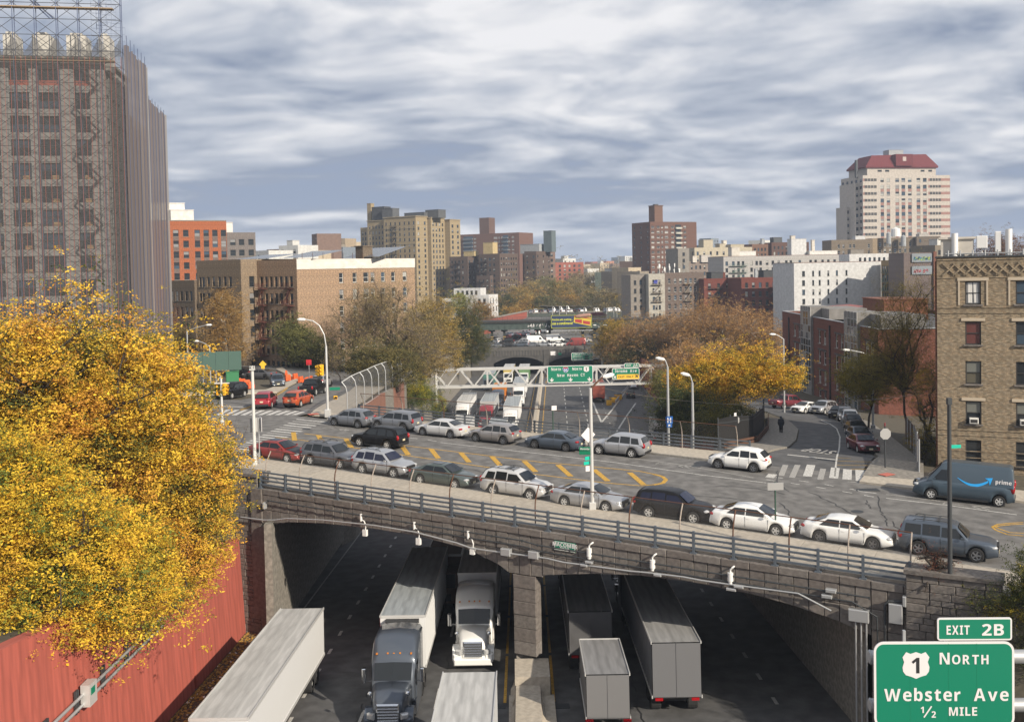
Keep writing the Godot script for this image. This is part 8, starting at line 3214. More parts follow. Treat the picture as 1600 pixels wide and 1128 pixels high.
func build_trucks():
	var dusk := paint("truck_grey", K(.075, .09, .115), .35)
	var white: StandardMaterial3D = M.paint_white
	var box_white := mk("trailer_white", K(.58, .585, .59), .6)
	var box_grey := mk("trailer_grey", K(.36, .37, .38), .6)
	var top_grey := grain(mk("trailer_top", K(.34, .37, .39), .7), "stain", .25)
	var top_white := grain(mk("trailer_top_pale", K(.50, .50, .49), .7), "stain", .25)
	var o := rig("semi_truck", "dark grey tractor pulling a long white trailer out from under the left arch", "truck", -6.6, 54.2, true)
	tractor(o, dusk, -1.35, 4.0)
	trailer(o, -2.2, 17.2, top_grey, box_white, 1.2, 4.15)
	running_gear(o, [-15.6, -16.9])
	var mb := MB.new()
	mb.bev(V(-1.95, 3.0, 0), V(1.9, 2.0, .5), .12, Basis(UP, PI / 2))
	var rv := MB.new()
	for i in 8:
		var a0 := PI + PI * i / 8.0
		var a1 := PI + PI * (i + 1) / 8.0
		rv.beam(V(-1.6, 3.85 + sin(a0) * .32, cos(a0) * 1.0), V(-1.6, 3.85 + sin(a1) * .32, cos(a1) * 1.0), .24, .18)
	put(o, "cooling_unit", merged([mb, rv]), [M.black_metal, M.frame_white])
	for q in [[.5, "sign_red"], [-.25, "sign_blue"]]:
		pbox(o, "reflector", M[q[1]], V(-2.34, 3.35 + q[0], 1.31), V(.16, .7, .02))
	o = rig("semi_truck", "bright white tractor coming out from under the left arch beside the pier", "truck", -2.75, 63.0, true)
	tractor(o, white, -2.0, 3.85)
	trailer(o, -3.0, 15.0, top_white, box_white, 1.2, 4.05)
	running_gear(o, [-15.6, -16.9])
	o = rig("semi_truck", "plain pale grey trailer roof cut off by the lower edge in front of the white tractor", "truck", -2.25, 29.6, true)
	tractor(o, M.paint_midgrey, 1.0, 3.8)
	trailer(o, .2, 18.0, top_white, box_grey, 1.2, 4.05)
	running_gear(o, [-15.6, -16.9])
	o = rig("semi_truck", "long white trailer truck in the leftmost lane beside the red wall", "truck", -13.0, 38.5, true)
	tractor(o, white, -3.2, 3.6)
	trailer(o, -4.2, 16.5, top_white, box_white, 1.1, 3.9, false)
	running_gear(o, [-17.6, -18.9])
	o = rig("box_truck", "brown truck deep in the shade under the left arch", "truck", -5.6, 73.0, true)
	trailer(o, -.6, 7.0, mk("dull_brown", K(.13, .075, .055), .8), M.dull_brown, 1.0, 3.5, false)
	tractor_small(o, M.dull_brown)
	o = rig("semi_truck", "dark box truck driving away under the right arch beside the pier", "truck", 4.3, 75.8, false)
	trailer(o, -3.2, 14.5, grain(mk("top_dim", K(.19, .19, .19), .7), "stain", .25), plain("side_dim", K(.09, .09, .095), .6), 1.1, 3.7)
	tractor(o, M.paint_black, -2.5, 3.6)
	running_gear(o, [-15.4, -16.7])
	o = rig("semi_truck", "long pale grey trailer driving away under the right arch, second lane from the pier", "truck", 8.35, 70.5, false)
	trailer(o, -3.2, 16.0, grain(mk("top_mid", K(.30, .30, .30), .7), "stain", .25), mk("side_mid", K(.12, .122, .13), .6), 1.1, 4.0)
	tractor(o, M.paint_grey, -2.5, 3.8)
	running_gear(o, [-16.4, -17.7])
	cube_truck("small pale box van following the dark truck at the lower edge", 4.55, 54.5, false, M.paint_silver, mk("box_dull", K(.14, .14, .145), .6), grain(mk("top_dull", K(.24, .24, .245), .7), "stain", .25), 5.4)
	o = rig("semi_truck", "white truck with a rounded white front in the left lane beyond the bridge", "truck", -12.4, 178.0, true)
	tractor(o, white, -2.0, 3.8)
	trailer(o, -3.0, 14.0, top_white, box_white)
	o = rig("semi_truck", "red-fronted truck with a grey trailer roof beyond the bridge", "truck", -8.0, 176.0, true)
	tractor(o, paint("paint_bright_red", Color.RED), -2.0, 3.7)
	trailer(o, -2.6, 15.0, top_grey, box_grey)
	o = rig("semi_truck", "orange truck behind the red-fronted one beyond the bridge", "truck", -7.4, 202.0, true)
	tractor(o, M.paint_slate, -2.0, 3.7)
	trailer(o, -2.6, 9.0, plain("trailer_orange", K(.55, .19, .015), .6), M.trailer_orange)
	o = rig("semi_truck", "grey-roofed white trailer truck beside the median beyond the bridge", "truck", -3.4, 168.0, true)
	tractor(o, white, -2.0, 3.8)
	trailer(o, -3.0, 16.0, top_grey, box_white)
	o = rig("semi_truck", "white-cabbed lorry with a grey trailer under the gantry", "truck", -3.4, 208.0, true)
	tractor(o, white, -2.0, 3.8)
	trailer(o, -3.0, 15.5, top_grey, box_white)
	o = rig("box_truck", "white-roofed yellow-sided truck leaving the far overpass, left of two", "truck", -7.6, 252.0, true)
	trailer(o, -.6, 12.0, top_white, plain("trailer_yellow", K(.45, .34, .08), .6), 1.0, 4.0, false)
	tractor_small(o, M.paint_white)
	o = rig("box_truck", "white-roofed green-sided truck leaving the far overpass, right of two", "truck", -3.6, 250.0, true)
	trailer(o, -.6, 12.0, top_white, plain("trailer_green", K(.12, .24, .10), .6), 1.0, 4.1, false)
	tractor_small(o, M.paint_white)
	o = rig("box_truck", "teal-sided truck behind the orange one under the gantry", "truck", -11.6, 236.0, true)
	trailer(o, -.6, 10.0, top_grey, plain("trailer_teal", K(.07, .20, .17), .6), 1.0, 3.9, false)
	tractor_small(o, M.paint_slate)
	for q in [["white trailer roof just beyond the left part of the far railing", -10.2, 146.0], ["grey-white trailer roof just beyond the middle of the far railing", -4.6, 142.0]]:
		o = rig("box_truck", q[0], "truck", q[1], q[2], true)
		trailer(o, -.6, 15.0, top_white if q[1] < -8.0 else top_grey, box_white, 1.0, 4.0, false)
		tractor_small(o, M.paint_white)
	o = rig("box_truck", "rust-red container truck standing in the gore beyond the gantry", "truck", 13.4, 216.0, false)
	trailer(o, -.6, 8.0, plain("container_red", K(.25, .055, .035), .8), M.container_red, 1.1, 4.1)
	tractor_small(o, M.paint_maroon)
	running_gear(o, [-6.0, -7.2])
	o = cube_truck("grey box truck with a white and blue back on the right, just beyond the bridge", 20.6, 161.0, false, M.paint_silver, plain("box_pale", K(.42, .42, .41), .6), grain(mk("top_box", K(.34, .35, .33), .7), "stain", .25), 7.5)
	pbox(o, "white_panel", M.sign_white, V(-7.56, 2.75, 0), V(.03, .9, 2.1))
	pbox(o, "blue_panel", mk("panel_navy", K(.02, .035, .12), .5), V(-7.56, 1.95, 0), V(.03, .6, 2.1))
func tractor_small(o: Node3D, mat):
	var mb := MB.new()
	mb.prism(PV([W2(-.5, .5), W2(1.5, .5), W2(1.6, 1.6), W2(1.35, 2.7), W2(-.5, 2.85)]), XT(V(0, 0, 1.15)), 2.3)
	put(o, "cab", mb, mat)
	mb = MB.new()
	mb.quad(V(1.615, 1.65, 1.0), V(1.615, 1.65, -1.0), V(1.40, 2.6, -.95), V(1.40, 2.6, .95))
	put(o, "windscreen", mb, M.car_glass)
	pbox(o, "grille", M.black_metal, V(1.57, .95, 0), V(.08, .5, 1.3))
	for x in [.9, -4.5]:
		for sd in [1.0, -1.0]:
			wheel_at(o, V(x, .5, sd * .95), .5, .35)
# --- a person: tapered capsules joined by a smooth minimum, meshed as surface nets
func nets(bones: Array, cell: float, blend: float) -> ArrayMesh:
	var lo := I3 * 1e9
	var hi := -lo
	for b in bones:
		for k in 2:
			lo = lo.min(b[k] - I3 * (b[2 + k] + cell * 3))
			hi = hi.max(b[k] + I3 * (b[2 + k] + cell * 3))
	var n := Vector3i(((hi - lo) / cell).ceil())
	var f := PackedFloat32Array()
	f.resize((n.x + 1) * (n.y + 1) * (n.z + 1))
	var at_ := func(x, y, z): return (z * (n.y + 1) + y) * (n.x + 1) + x
	for z in n.z + 1:
		for y in n.y + 1:
			for x in n.x + 1:
				var p := lo + V(x, y, z) * cell
				var s := 1e9
				for b in bones:
					var d: Vector3 = b[1] - b[0]
					var t := clampf((p - b[0]).dot(d) / maxf(d.length_squared(), 1e-9), .0, 1.0)
					var e: float = p.distance_to(b[0] + d * t) - lerpf(b[2], b[3], t)
					s = e if s > 1e8 else smin(s, e, blend)
				f[at_.call(x, y, z)] = s
	var v := PackedVector3Array()
	var id := {}
	for z in n.z:
		for y in n.y:
			for x in n.x:
				var sum := O3
				var cnt := 0
				for e in [[0, 0, 0, 1, 0, 0], [0, 1, 0, 1, 1, 0], [0, 0, 1, 1, 0, 1], [0, 1, 1, 1, 1, 1], [0, 0, 0, 0, 1, 0], [1, 0, 0, 1, 1, 0], [0, 0, 1, 0, 1, 1], [1, 0, 1, 1, 1, 1], [0, 0, 0, 0, 0, 1], [1, 0, 0, 1, 0, 1], [0, 1, 0, 0, 1, 1], [1, 1, 0, 1, 1, 1]]:
					var a := f[at_.call(x + e[0], y + e[1], z + e[2])]
					var b := f[at_.call(x + e[3], y + e[4], z + e[5])]
					if (a < .0) != (b < .0):
						sum += V(x + e[0], y + e[1], z + e[2]).lerp(V(x + e[3], y + e[4], z + e[5]), a / (a - b))
						cnt += 1
				if cnt:
					id[Vector3i(x, y, z)] = v.size()
					v.append(lo + sum / cnt * cell)
	var st := SurfaceTool.new()
	st.begin(Mesh.PRIMITIVE_TRIANGLES)
	st.set_smooth_group(0)
	for p in v:
		st.add_vertex(p)
	for c in id:
		for ax in 3:
			var u: int = (ax + 1) % 3
			var w: int = (ax + 2) % 3
			if c[u] == 0 or c[w] == 0:
				continue
			var o := Vector3i.ZERO
			o[ax] = 1
			var a := f[at_.call(c.x, c.y, c.z)]
			var b := f[at_.call(c.x + o.x, c.y + o.y, c.z + o.z)]
			if (a < .0) == (b < .0):
				continue
			var du := Vector3i.ZERO
			du[u] = 1
			var dw := Vector3i.ZERO
			dw[w] = 1
			var q := [c, c - du, c - du - dw, c - dw]
			var ok := true
			for k in q:
				if not id.has(k):
					ok = false
			if not ok:
				continue
			var order := [0, 1, 2, 0, 2, 3] if a > .0 else [0, 2, 1, 0, 3, 2]
			for k in order:
				st.add_index(id[q[k]])
	st.generate_normals()
	return st.commit()
func person(p: Vector3, label: String, yaw: float):
	var o := thing("person", label, "person", p, yaw)
	var skin := mk("skin", K(.25, .14, .09), .6)
	var hip := V(0, .93, 0)
	var legs := [[V(-.09, .92, 0), V(-.10, .50, -.10), .10, .07], [V(-.10, .50, -.10), V(-.10, .09, -.16), .07, .05], [V(.09, .92, 0), V(.10, .49, .02), .10, .07], [V(.10, .49, .02), V(.10, .10, .22), .07, .05], [V(-.08, .95, 0), V(.08, .95, 0), .12, .12]]
	var feet := [[V(-.10, .05, -.12), V(-.11, .04, -.30), .045, .04], [V(.10, .07, .24), V(.11, .035, .08), .045, .04]]
	var torso := [[hip, V(0, 1.22, 0), .14, .15], [V(0, 1.2, 0), V(0, 1.40, .01), .16, .13], [V(-.15, 1.41, 0), V(.15, 1.41, 0), .07, .07], [V(-.19, 1.40, 0), V(-.24, 1.12, .05), .065, .052], [V(-.24, 1.12, .05), V(-.2, .9, -.06), .052, .04], [V(.19, 1.40, 0), V(.24, 1.12, .0), .065, .052], [V(.24, 1.12, .0), V(.2, .9, -.1), .052, .04]]
	var head := [[V(0, 1.46, 0), V(0, 1.55, -.01), .055, .055], [V(0, 1.60, -.03), V(0, 1.68, -.01), .085, .095]]
	put(o, "body", nets(legs + torso + head + feet, .03, .05), skin)
	var fat := func(list: Array, g: float) -> Array:
		var r := []
		for b in list:
			r.append([b[0], b[1], b[2] + g, b[3] + g])
		return r
	put(o, "trousers", nets(fat.call(legs, .015), .03, .05), mk("cloth_black", K(.016, .017, .02), .95))
	put(o, "coat", nets(fat.call(torso, .03) + [[V(0, 1.0, 0), V(0, .82, 0), .18, .185]], .03, .06), mk("cloth_navy", K(.022, .027, .038), .95))
	put(o, "hood", nets([[V(0, 1.46, .02), V(0, 1.55, .02), .09, .09], [V(0, 1.60, .0), V(0, 1.69, .01), .105, .11]], .03, .05), mk("cloth_slate", K(.06, .07, .085), .95))
	put(o, "shoes", nets(fat.call(feet, .012), .025, .03), M.cloth_black)
# ================================================================ trees and shrubs
var clumps := {}
func clump_mesh(kind: int) -> ArrayMesh:
	if clumps.has(kind):
		return clumps[kind]
	var r := RandomNumberGenerator.new()
	r.seed = 100 + kind
	var mb := MB.new()
	var n: int = [14, 9, 20, 12][kind]
	var sz: float = [.20, .16, .17, .19][kind]
	for i in n:
		var p := V(r.randfn(), r.randfn() * .8, r.randfn()) * .24
		var b := Basis.from_euler(V(r.randf_range(-.9, .9), r.randf() * TAU, r.randf_range(-.9, .9)))
		var s := sz * r.randf_range(.6, 1.3)
		var w := s * .62
		var a := p + b * V(-s * .5, 0, 0)
		var c := p + b * V(s * .55, -s * .06, 0)
		var l := p + b * V(-s * .02, s * .10, w * .5)
		var m := p + b * V(-s * .02, s * .10, -w * .5)
		mb.tri(a, l, c)
		mb.tri(a, c, m)
	clumps[kind] = mb.mesh()
	return clumps[kind]
func leaf_material() -> StandardMaterial3D:
	if M.has("leaf"):
		return M.leaf
	var m := mk("leaf", K(1, 1, 1), .75)
	m.vertex_color_use_as_albedo = true
	m.backlight_enabled = true
	m.backlight = K(.55, .55, .55)
	m.metallic_specular = .3
	return m
func tree(called: String, label: String, foot: Vector3, masses: Array, tones: Array, count: int, leaf: float, kind: int, bark, o_ := {}) -> Node3D:
	var o := thing(called, label, o_.get("category", "tree"), foot, 0, o_.get("group", ""))
	var lobes := []
	for q in masses:
		lobes.append(q if q.size() == 2 else [at(q[0], q[1], q[2]) - foot, V(q[3], q[4], q[5])])
	if foot.z < -85.0:
		leaf *= 1.45
		count = int(count * 1.25)
	var r := RandomNumberGenerator.new()
	r.seed = o_.get("seed", hash(label))
	var nz := FastNoiseLite.new()
	nz.seed = r.randi() % 10000
	nz.frequency = o_.get("patch", .35)
	var wood := MB.new()
	var fine := MB.new()
	var tips := []
	var stem_r: float = o_.get("stem", .25)
	var total := .0
	for l in lobes:
		total += l[1].x * l[1].y * l[1].z
	var top := O3
	for l in lobes:
		top += l[0] * (l[1].x * l[1].y * l[1].z / total)
	var crotch: Vector3 = o_.get("fork", top * V(.7, .55, .7))
	var bend := V(r.randf_range(-.3, .3), 0, r.randf_range(-.3, .3))
	if o_.get("trunk", true):
		wood.tube(V(0, -.6, 0), crotch * .5 + bend, stem_r, stem_r * .8, 8)
		wood.tube(crotch * .5 + bend, crotch, stem_r * .8, stem_r * .65, 8)
	var limbs: int = o_.get("limbs", 9)
	for i in limbs:
		var l = lobes[i % lobes.size()]
		var dir := V(r.randfn(), r.randf_range(-.35, 1.0), r.randfn()).normalized()
		var goal: Vector3 = l[0] + dir * l[1] * r.randf_range(.55, .92)
		var start := crotch.lerp(crotch * .75 + bend, r.randf() * .7)
		if o_.get("leader", false):
			start = crotch * r.randf_range(.5, 1.6)
			start.y = minf(start.y, goal.y - .5)
		var p := start
		var n := 5
		var pts := [p]
		var wob := start.distance_to(goal) * .07
		for k in n:
			var q := start.lerp(goal, (k + 1.0) / n) + V(r.randfn(), r.randfn() * .6 + sin(PI * (k + 1.0) / n) * 1.2, r.randfn()) * wob
			wood.tube(p, q, stem_r * .5 * (1.0 - .16 * k), stem_r * .5 * (1.0 - .16 * (k + 1)), 5, false)
			p = q
			pts.append(q)
		for b in o_.get("boughs", 6):
			var f := r.randf_range(.25, 1.0) * n
			var a: Vector3 = pts[int(f)].lerp(pts[mini(n, int(f) + 1)], f - int(f))
			var reach: float = l[1].length() * r.randf_range(.18, .42)
			var dd := ((goal - start).normalized() * .7 + V(r.randfn(), r.randfn() * .7 + .3, r.randfn())).normalized()
			var e := a + dd * reach
			var m := a.lerp(e, .5) + V(r.randfn(), r.randfn(), r.randfn()) * reach * .08
			var br := stem_r * .17
			fine.tube(a, m, br, br * .7, 4, false)
			fine.tube(m, e, br * .7, br * .4, 4, false)
			tips.append(e)
			tips.append(m)
			for t in o_.get("twigs", 4):
				var s := a.lerp(e, r.randf_range(.35, 1.0))
				var g := s + (dd * .6 + V(r.randfn(), r.randfn() * .8 + .2, r.randfn())).normalized() * reach * r.randf_range(.25, .6)
				fine.tube(s, g, br * .34, br * .16, 3, false)
				tips.append(g)
	if wood.v.size():
		put(o, "trunk", wood, bark)
	if fine.v.size():
		put(o, "branches", fine, o_.get("twig_mat", bark)).set_meta("kind", "stuff")
	var mm := MultiMesh.new()
	mm.transform_format = MultiMesh.TRANSFORM_3D
	mm.use_colors = true
	mm.mesh = clump_mesh(kind)
	var place := []
	var along: float = o_.get("along", .45)
	var tries := 0
	var hollow: float = o_.get("hollow", .55)
	while place.size() < count and tries < count * 6:
		tries += 1
		var p: Vector3
		if tips.size() and r.randf() < along:
			p = tips[r.randi() % tips.size()] + V(r.randfn(), r.randfn(), r.randfn()) * leaf * 1.3
		else:
			var pick := r.randf() * total
			var l = lobes[0]
			for q in lobes:
				pick -= q[1].x * q[1].y * q[1].z
				if pick <= .0:
					l = q
					break
			var u := V(r.randfn(), r.randfn(), r.randfn()).normalized() * pow(r.randf_range(pow(hollow, 3.0), 1.0), 1.0 / 3.0)
			var bumpy := .86 + .28 * nz.get_noise_3dv(l[0] + u * l[1] * 1.4 + V(50, 0, 0))
			p = l[0] + u * l[1] * bumpy
		if nz.get_noise_3dv(p * 2.1 + V(0, 90, 0)) < o_.get("gaps", -.25):
			continue
		place.append(p)
	mm.instance_count = place.size()
	for i in place.size():
		var p: Vector3 = place[i]
		var t := clampf(.5 + .9 * nz.get_noise_3dv(p) + r.randfn() * .22, .0, .999) * (tones.size() - 1)
		var c: Color = tones[int(t)].lerp(tones[int(t) + 1], t - int(t))
		var j := r.randf_range(.78, 1.22)
		mm.set_instance_transform(i, X3(Basis.from_euler(V(r.randf_range(-.5, .5), r.randf() * TAU, r.randf_range(-.5, .5))).scaled(I3 * leaf * r.randf_range(.7, 1.35)), p))
		mm.set_instance_color(i, K(c.r * j, c.g * j, c.b * j))
	var mi := MultiMeshInstance3D.new()
	mi.name = "crown"
	mi.multimesh = mm
	mi.material_override = leaf_material()
	mi.set_meta("kind", "stuff")
	o.add_child(mi)
	return o
func build_trees():
	var dark := mk("bark_dark", K(.045, .036, .03), .95)
	var brown := mk("bark_brown", K(.11, .088, .07), .95)
	var pale := mk("bark_pale", K(.40, .37, .32), .9)
	var twig := mk("twig_brown", K(.13, .105, .085), .95)
	var gold := [K(.06, .075, .022), K(.26, .21, .035), K(.70, .46, .045), K(.62, .35, .045), K(.50, .25, .045)]
	var gold_green := [K(.50, .28, .04), K(.70, .45, .04), K(.62, .42, .04), K(.24, .24, .035), K(.06, .10, .03)]
	# --- the yellow trees above the red wall
	var f := V(-24.5, -.5, -52)
	tree("maple_tree", "big golden maple above the red wall, tallest of the yellow mass on the left", f, [[95, 625, 52, 8.0, 4.9, 6.0], [215, 640, 52, 5.0, 4.2, 5.0], [-30, 600, 52, 6.0, 4.4, 6.0], [60, 720, 50, 8.0, 4.6, 6.0]], gold, 13500, .72, 0, dark, {"stem": .42, "limbs": 20, "boughs": 8, "twigs": 5, "patch": .28, "gaps": -.17, "hollow": .6, "seed": 11})
	f = V(-20.6, -1.5, -57)
	tree("maple_tree", "golden maple beside the bridge end, leaning over the corner of the red wall", f, [[270, 745, 57, 4.2, 4.4, 4.0], [300, 835, 57, 3.0, 3.2, 2.6], [255, 680, 57, 3.4, 2.8, 3.4], [270, 900, 54, 2.6, 2.0, 1.8], [225, 880, 54, 2.6, 2.6, 2.0]], gold, 8500, .66, 0, dark, {"stem": .3, "limbs": 14, "boughs": 7, "twigs": 5, "patch": .4, "gaps": -.17, "seed": 12})
	f = V(-22.5, .5, -43)
	tree("maple_tree", "yellow and green maple hanging low over the red wall nearest the viewer", f, [[50, 860, 43, 4.6, 4.0, 3.6], [170, 880, 45, 3.4, 3.1, 3.2], [40, 985, 41.5, 2.9, 2.0, 2.0], [228, 935, 48, 2.0, 2.2, 1.6], [-20, 780, 43, 4.0, 4.0, 3.6], [120, 985, 43.5, 2.4, 1.3, 1.4], [170, 950, 45.5, 2.4, 1.8, 1.6], [10, 1040, 40.5, 1.8, .9, 1.2]], gold_green, 12500, .58, 0, dark, {"stem": .3, "limbs": 16, "boughs": 7, "twigs": 5, "patch": .42, "gaps": -.17, "seed": 13})
	f = V(-19.4, -1.0, -60.5)
	tree("bare_shrub", "thin half-bare shrub with purple twigs between the golden maple and the slim pole", f, [[335, 700, 60.5, 2.2, 2.4, 2.0], [350, 745, 60.5, 1.8, 1.4, 1.5]], [K(.10, .08, .10), K(.16, .12, .07), K(.30, .24, .05)], 420, .35, 1, mk("bark_plum", K(.085, .07, .085), .95), {"stem": .09, "limbs": 16, "boughs": 9, "twigs": 7, "category": "shrub", "along": .9})
	# --- pale-barked tree before the tan house
	var rust := [K(.273, .176, .0715), K(.39, .26, .0975), K(.312, .182, .065), K(.208, .143, .065)]
	f = base_at(347, 150)
	tree("birch_tree", "upright tree with a white trunk and rusty leaves before the tan house", f, [[350, 545, 150, 3.6, 3.6, 3.4], [352, 500, 150, 3.2, 3.6, 3.0], [345, 475, 150, 1.7, 2.2, 1.7]], rust, 2600, .5, 3, pale, {"stem": .22, "limbs": 22, "boughs": 5, "twigs": 4, "leader": true, "fork": at(350, 500, 150) - f, "gaps": -.2, "twig_mat": twig})
	f = base_at(282, 160)
	tree("young_tree", "small olive and rust tree beside the scaffolded tower's foot", f, [[272, 540, 160, 3.4, 3.6, 3.0], [290, 560, 160, 3.0, 2.6, 2.6]], [K(.13, .12, .045), K(.24, .17, .06), K(.17, .13, .05)], 1500, .6, 3, brown, {"stem": .16})
	f = base_at(262, 175)
	tree("young_tree", "slim red-brown tree in front of the orange block", f, [[264, 505, 175, 1.8, 3.2, 1.8]], [K(.20, .07, .04), K(.26, .11, .05)], 380, .6, 1, brown, {"stem": .1, "along": .7})
	# --- the big brown group left of the expressway
	var olive := [K(.111, .111, .0455), K(.26, .202, .078), K(.338, .247, .0845), K(.247, .176, .078), K(.39, .273, .052)]
	var drab := [K(.195, .163, .091), K(.273, .215, .111), K(.221, .169, .091), K(.312, .247, .091)]
	f = base_at(612, 150)
	tree("elm_tree", "wide half-bare brown tree in the middle of the group left of the expressway", f, [[610, 520, 150, 8.2, 6.0, 6.0], [600, 470, 150, 5.0, 3.6, 4.4], [655, 555, 150, 5.0, 4.6, 4.6]], drab, 4200, .55, 1, brown, {"stem": .34, "limbs": 24, "boughs": 9, "twigs": 7, "along": .8, "twig_mat": twig, "gaps": -.45})
	f = base_at(668, 168)
	tree("elm_tree", "olive and gold tree on the right of the group, sloping down to the gantry", f, [[672, 510, 168, 5.6, 5.4, 5.0], [690, 550, 168, 4.8, 4.4, 4.6], [640, 570, 168, 5.0, 4.6, 4.6]], olive, 4400, .62, 0, brown, {"stem": .3, "limbs": 16, "gaps": -.3, "twig_mat": twig})
	f = base_at(545, 165)
	tree("elm_tree", "rusty thin-leaved tree against the sunlit brick wall", f, [[545, 525, 165, 5.4, 5.0, 4.6], [575, 475, 165, 4.4, 3.6, 4.0]], [K(.22, .145, .065), K(.17, .13, .06), K(.12, .11, .05)], 2600, .55, 1, brown, {"stem": .26, "limbs": 18, "boughs": 8, "twigs": 6, "along": .75, "twig_mat": twig})
	f = base_at(478, 168)
	tree("locust_tree", "light green feathery tree at the corner of the tan house", f, [[470, 540, 168, 4.6, 3.6, 3.6], [505, 555, 168, 4.0, 3.2, 3.4], [455, 520, 168, 2.6, 1.8, 2.2]], [K(.06, .07, .028), K(.13, .135, .045), K(.20, .19, .06)], 2300, .6, 0, brown, {"stem": .18})
	f = base_at(455, 178)
	tree("hedge", "dark shrubs behind the works fence under the feathery tree", f, [[500, 580, 170, 6.0, 1.8, 2.0], [550, 590, 160, 5.0, 2.2, 2.0], [470, 572, 176, 3.6, 1.8, 2.0]], [K(.022, .028, .014), K(.05, .055, .022)], 1800, .7, 2, dark, {"trunk": false, "limbs": 6, "category": "shrub"})
	f = base_at(528, 137)
	tree("young_tree", "small bare street tree by the corner with the signal", f, [[520, 565, 137, 2.4, 2.2, 2.0]], drab, 240, .45, 1, brown, {"stem": .1, "along": .9, "limbs": 10, "boughs": 6, "twigs": 6})
	f = base_at(618, 128)
	tree("elm_tree", "dark-stemmed scrubby tree rising behind the curved mesh fence", f, [[612, 575, 128, 5.0, 3.4, 3.4], [570, 570, 130, 3.6, 3.0, 3.0]], [K(.05, .055, .025), K(.12, .11, .045), K(.21, .17, .06)], 2100, .5, 0, dark, {"stem": .22, "limbs": 14})
	f = V(ex(150) - 19.4, left_top(150) + .3, -150)
	tree("ivy", "green and yellow creeper tumbling over the retaining wall below the brown trees", f, [[645, 618, 150, 3.2, 2.2, 1.2], [664, 628, 158, 1.8, 2.4, 1.0], [686, 632, 168, 1.6, 2.2, 1.2]], [K(.045, .07, .02), K(.10, .13, .03), K(.42, .34, .03)], 1500, .45, 2, dark, {"trunk": false, "limbs": 5, "category": "creeper"})
	f = V(ex(185) - 17.6, ey(185) + .2, -185)
	tree("bush", "round dark green bush on the dirt bank below the gantry", f, [[V(.4, 1.2, 0), V(1.9, 1.6, 1.6)]], [K(.03, .05, .02), K(.07, .09, .03)], 420, .5, 2, dark, {"trunk": false, "limbs": 4, "category": "shrub"})
	# --- dark green trees by the far left wall
	var green := [K(.03, .045, .018), K(.06, .075, .025), K(.10, .10, .035), K(.17, .13, .05)]
	f = base_at(728, 230)
	tree("oak_tree", "dark green tree at the end of the left-hand group beside the far wall", f, [[728, 515, 230, 4.8, 5.0, 4.4], [742, 545, 230, 4.0, 4.4, 3.8], [714, 555, 230, 3.8, 4.0, 3.6]], green, 2800, .75, 2, dark, {"stem": .26})
	f = base_at(755, 330)
	tree("maple_tree", "orange-brown tree by the white house", f, [[752, 492, 330, 4.2, 5.0, 4.0]], [K(.24, .12, .045), K(.28, .17, .05), K(.13, .10, .04)], 700, .95, 0, dark, {"stem": .2})
	f = base_at(718, 340)
	tree("ash_tree", "yellow-green tree in front of the white house", f, [[718, 474, 340, 3.4, 4.2, 3.2]], [K(.20, .22, .05), K(.30, .29, .06)], 480, .9, 0, brown, {"stem": .16})
	f = base_at(740, 338)
	tree("birch_tree", "pale bare tree in front of the white house", f, [[741, 474, 338, 3.2, 4.2, 3.0]], drab, 160, .8, 1, pale, {"stem": .16, "along": .9, "limbs": 14, "boughs": 6, "twigs": 4})
	# --- wooded rise in the middle distance
	var mixed := [[green, "dark green"], [olive, "olive"], [[K(.30, .16, .035), K(.36, .22, .04), K(.2, .12, .04)], "orange"], [[K(.12, .13, .045), K(.19, .18, .055), K(.09, .10, .04)], "yellow-green"], [drab, "grey-brown"]]
	var rise := [[770, 470, 470, 7, 4], [792, 462, 470, 7, 0], [812, 448, 480, 8, 1], [832, 440, 490, 9, 4], [852, 432, 500, 9, 3], [872, 440, 500, 9, 1], [893, 436, 510, 8, 4], [826, 468, 450, 8, 2], [850, 462, 450, 8, 0], [872, 468, 450, 8, 3], [893, 462, 450, 7, 2], [907, 470, 450, 7, 3], [800, 480, 440, 7, 2], [838, 484, 440, 6, 1], [914, 448, 520, 8, 1], [925, 460, 470, 7, 0], [944, 456, 470, 7, 4], [962, 458, 450, 8, 1], [982, 462, 440, 9, 0], [1000, 455, 440, 8, 2], [1003, 478, 420, 7, 0], [960, 480, 425, 6, 1], [765, 486, 420, 6, 2], [779, 488, 420, 5, 0], [930, 425, 640, 8, 4], [905, 424, 700, 9, 4]]
	var seen := {}
	for q in rise:
		var m = mixed[q[4]]
		var d: float = q[2]
		f = base_at(q[0], d)
		var top := at(q[0], q[1], d)
		f.y = minf(f.y, top.y - 9.0)
		var rr: float = q[3]
		seen[m[1]] = seen.get(m[1], 0) + 1
		tree("valley_tree", "%s tree on the wooded rise behind the railway, %s of that colour from the left" % [m[1], ORD[mini(seen[m[1]] - 1, 7)]], f, [[top - f - V(0, rr * .7, 0), V(rr, rr * .85, rr)], [top - f - V(rr * .5, rr * 1.4, 0), V(rr * .8, rr * .75, rr * .8)]], m[0], 900, 1.5, 2 if q[4] == 0 else 0, dark, {"stem": .3, "limbs": 7, "boughs": 4, "twigs": 2, "group": "trees on the wooded rise", "patch": .16, "along": .25})
	f = C(925, 330, -7.9)
	tree("brush", "dry brown brush on the bank under the railway beside the stopped cars", f, [[V(-3, 2.6, -6), V(9, 3.6, 5)], [V(9, 2.4, -6), V(7, 3.2, 5)]], [K(.13, .11, .06), K(.10, .10, .045), K(.18, .14, .07)], 900, .9, 1, dark, {"trunk": false, "limbs": 5, "category": "shrub"})
	f = C(960, 400, -7.0)
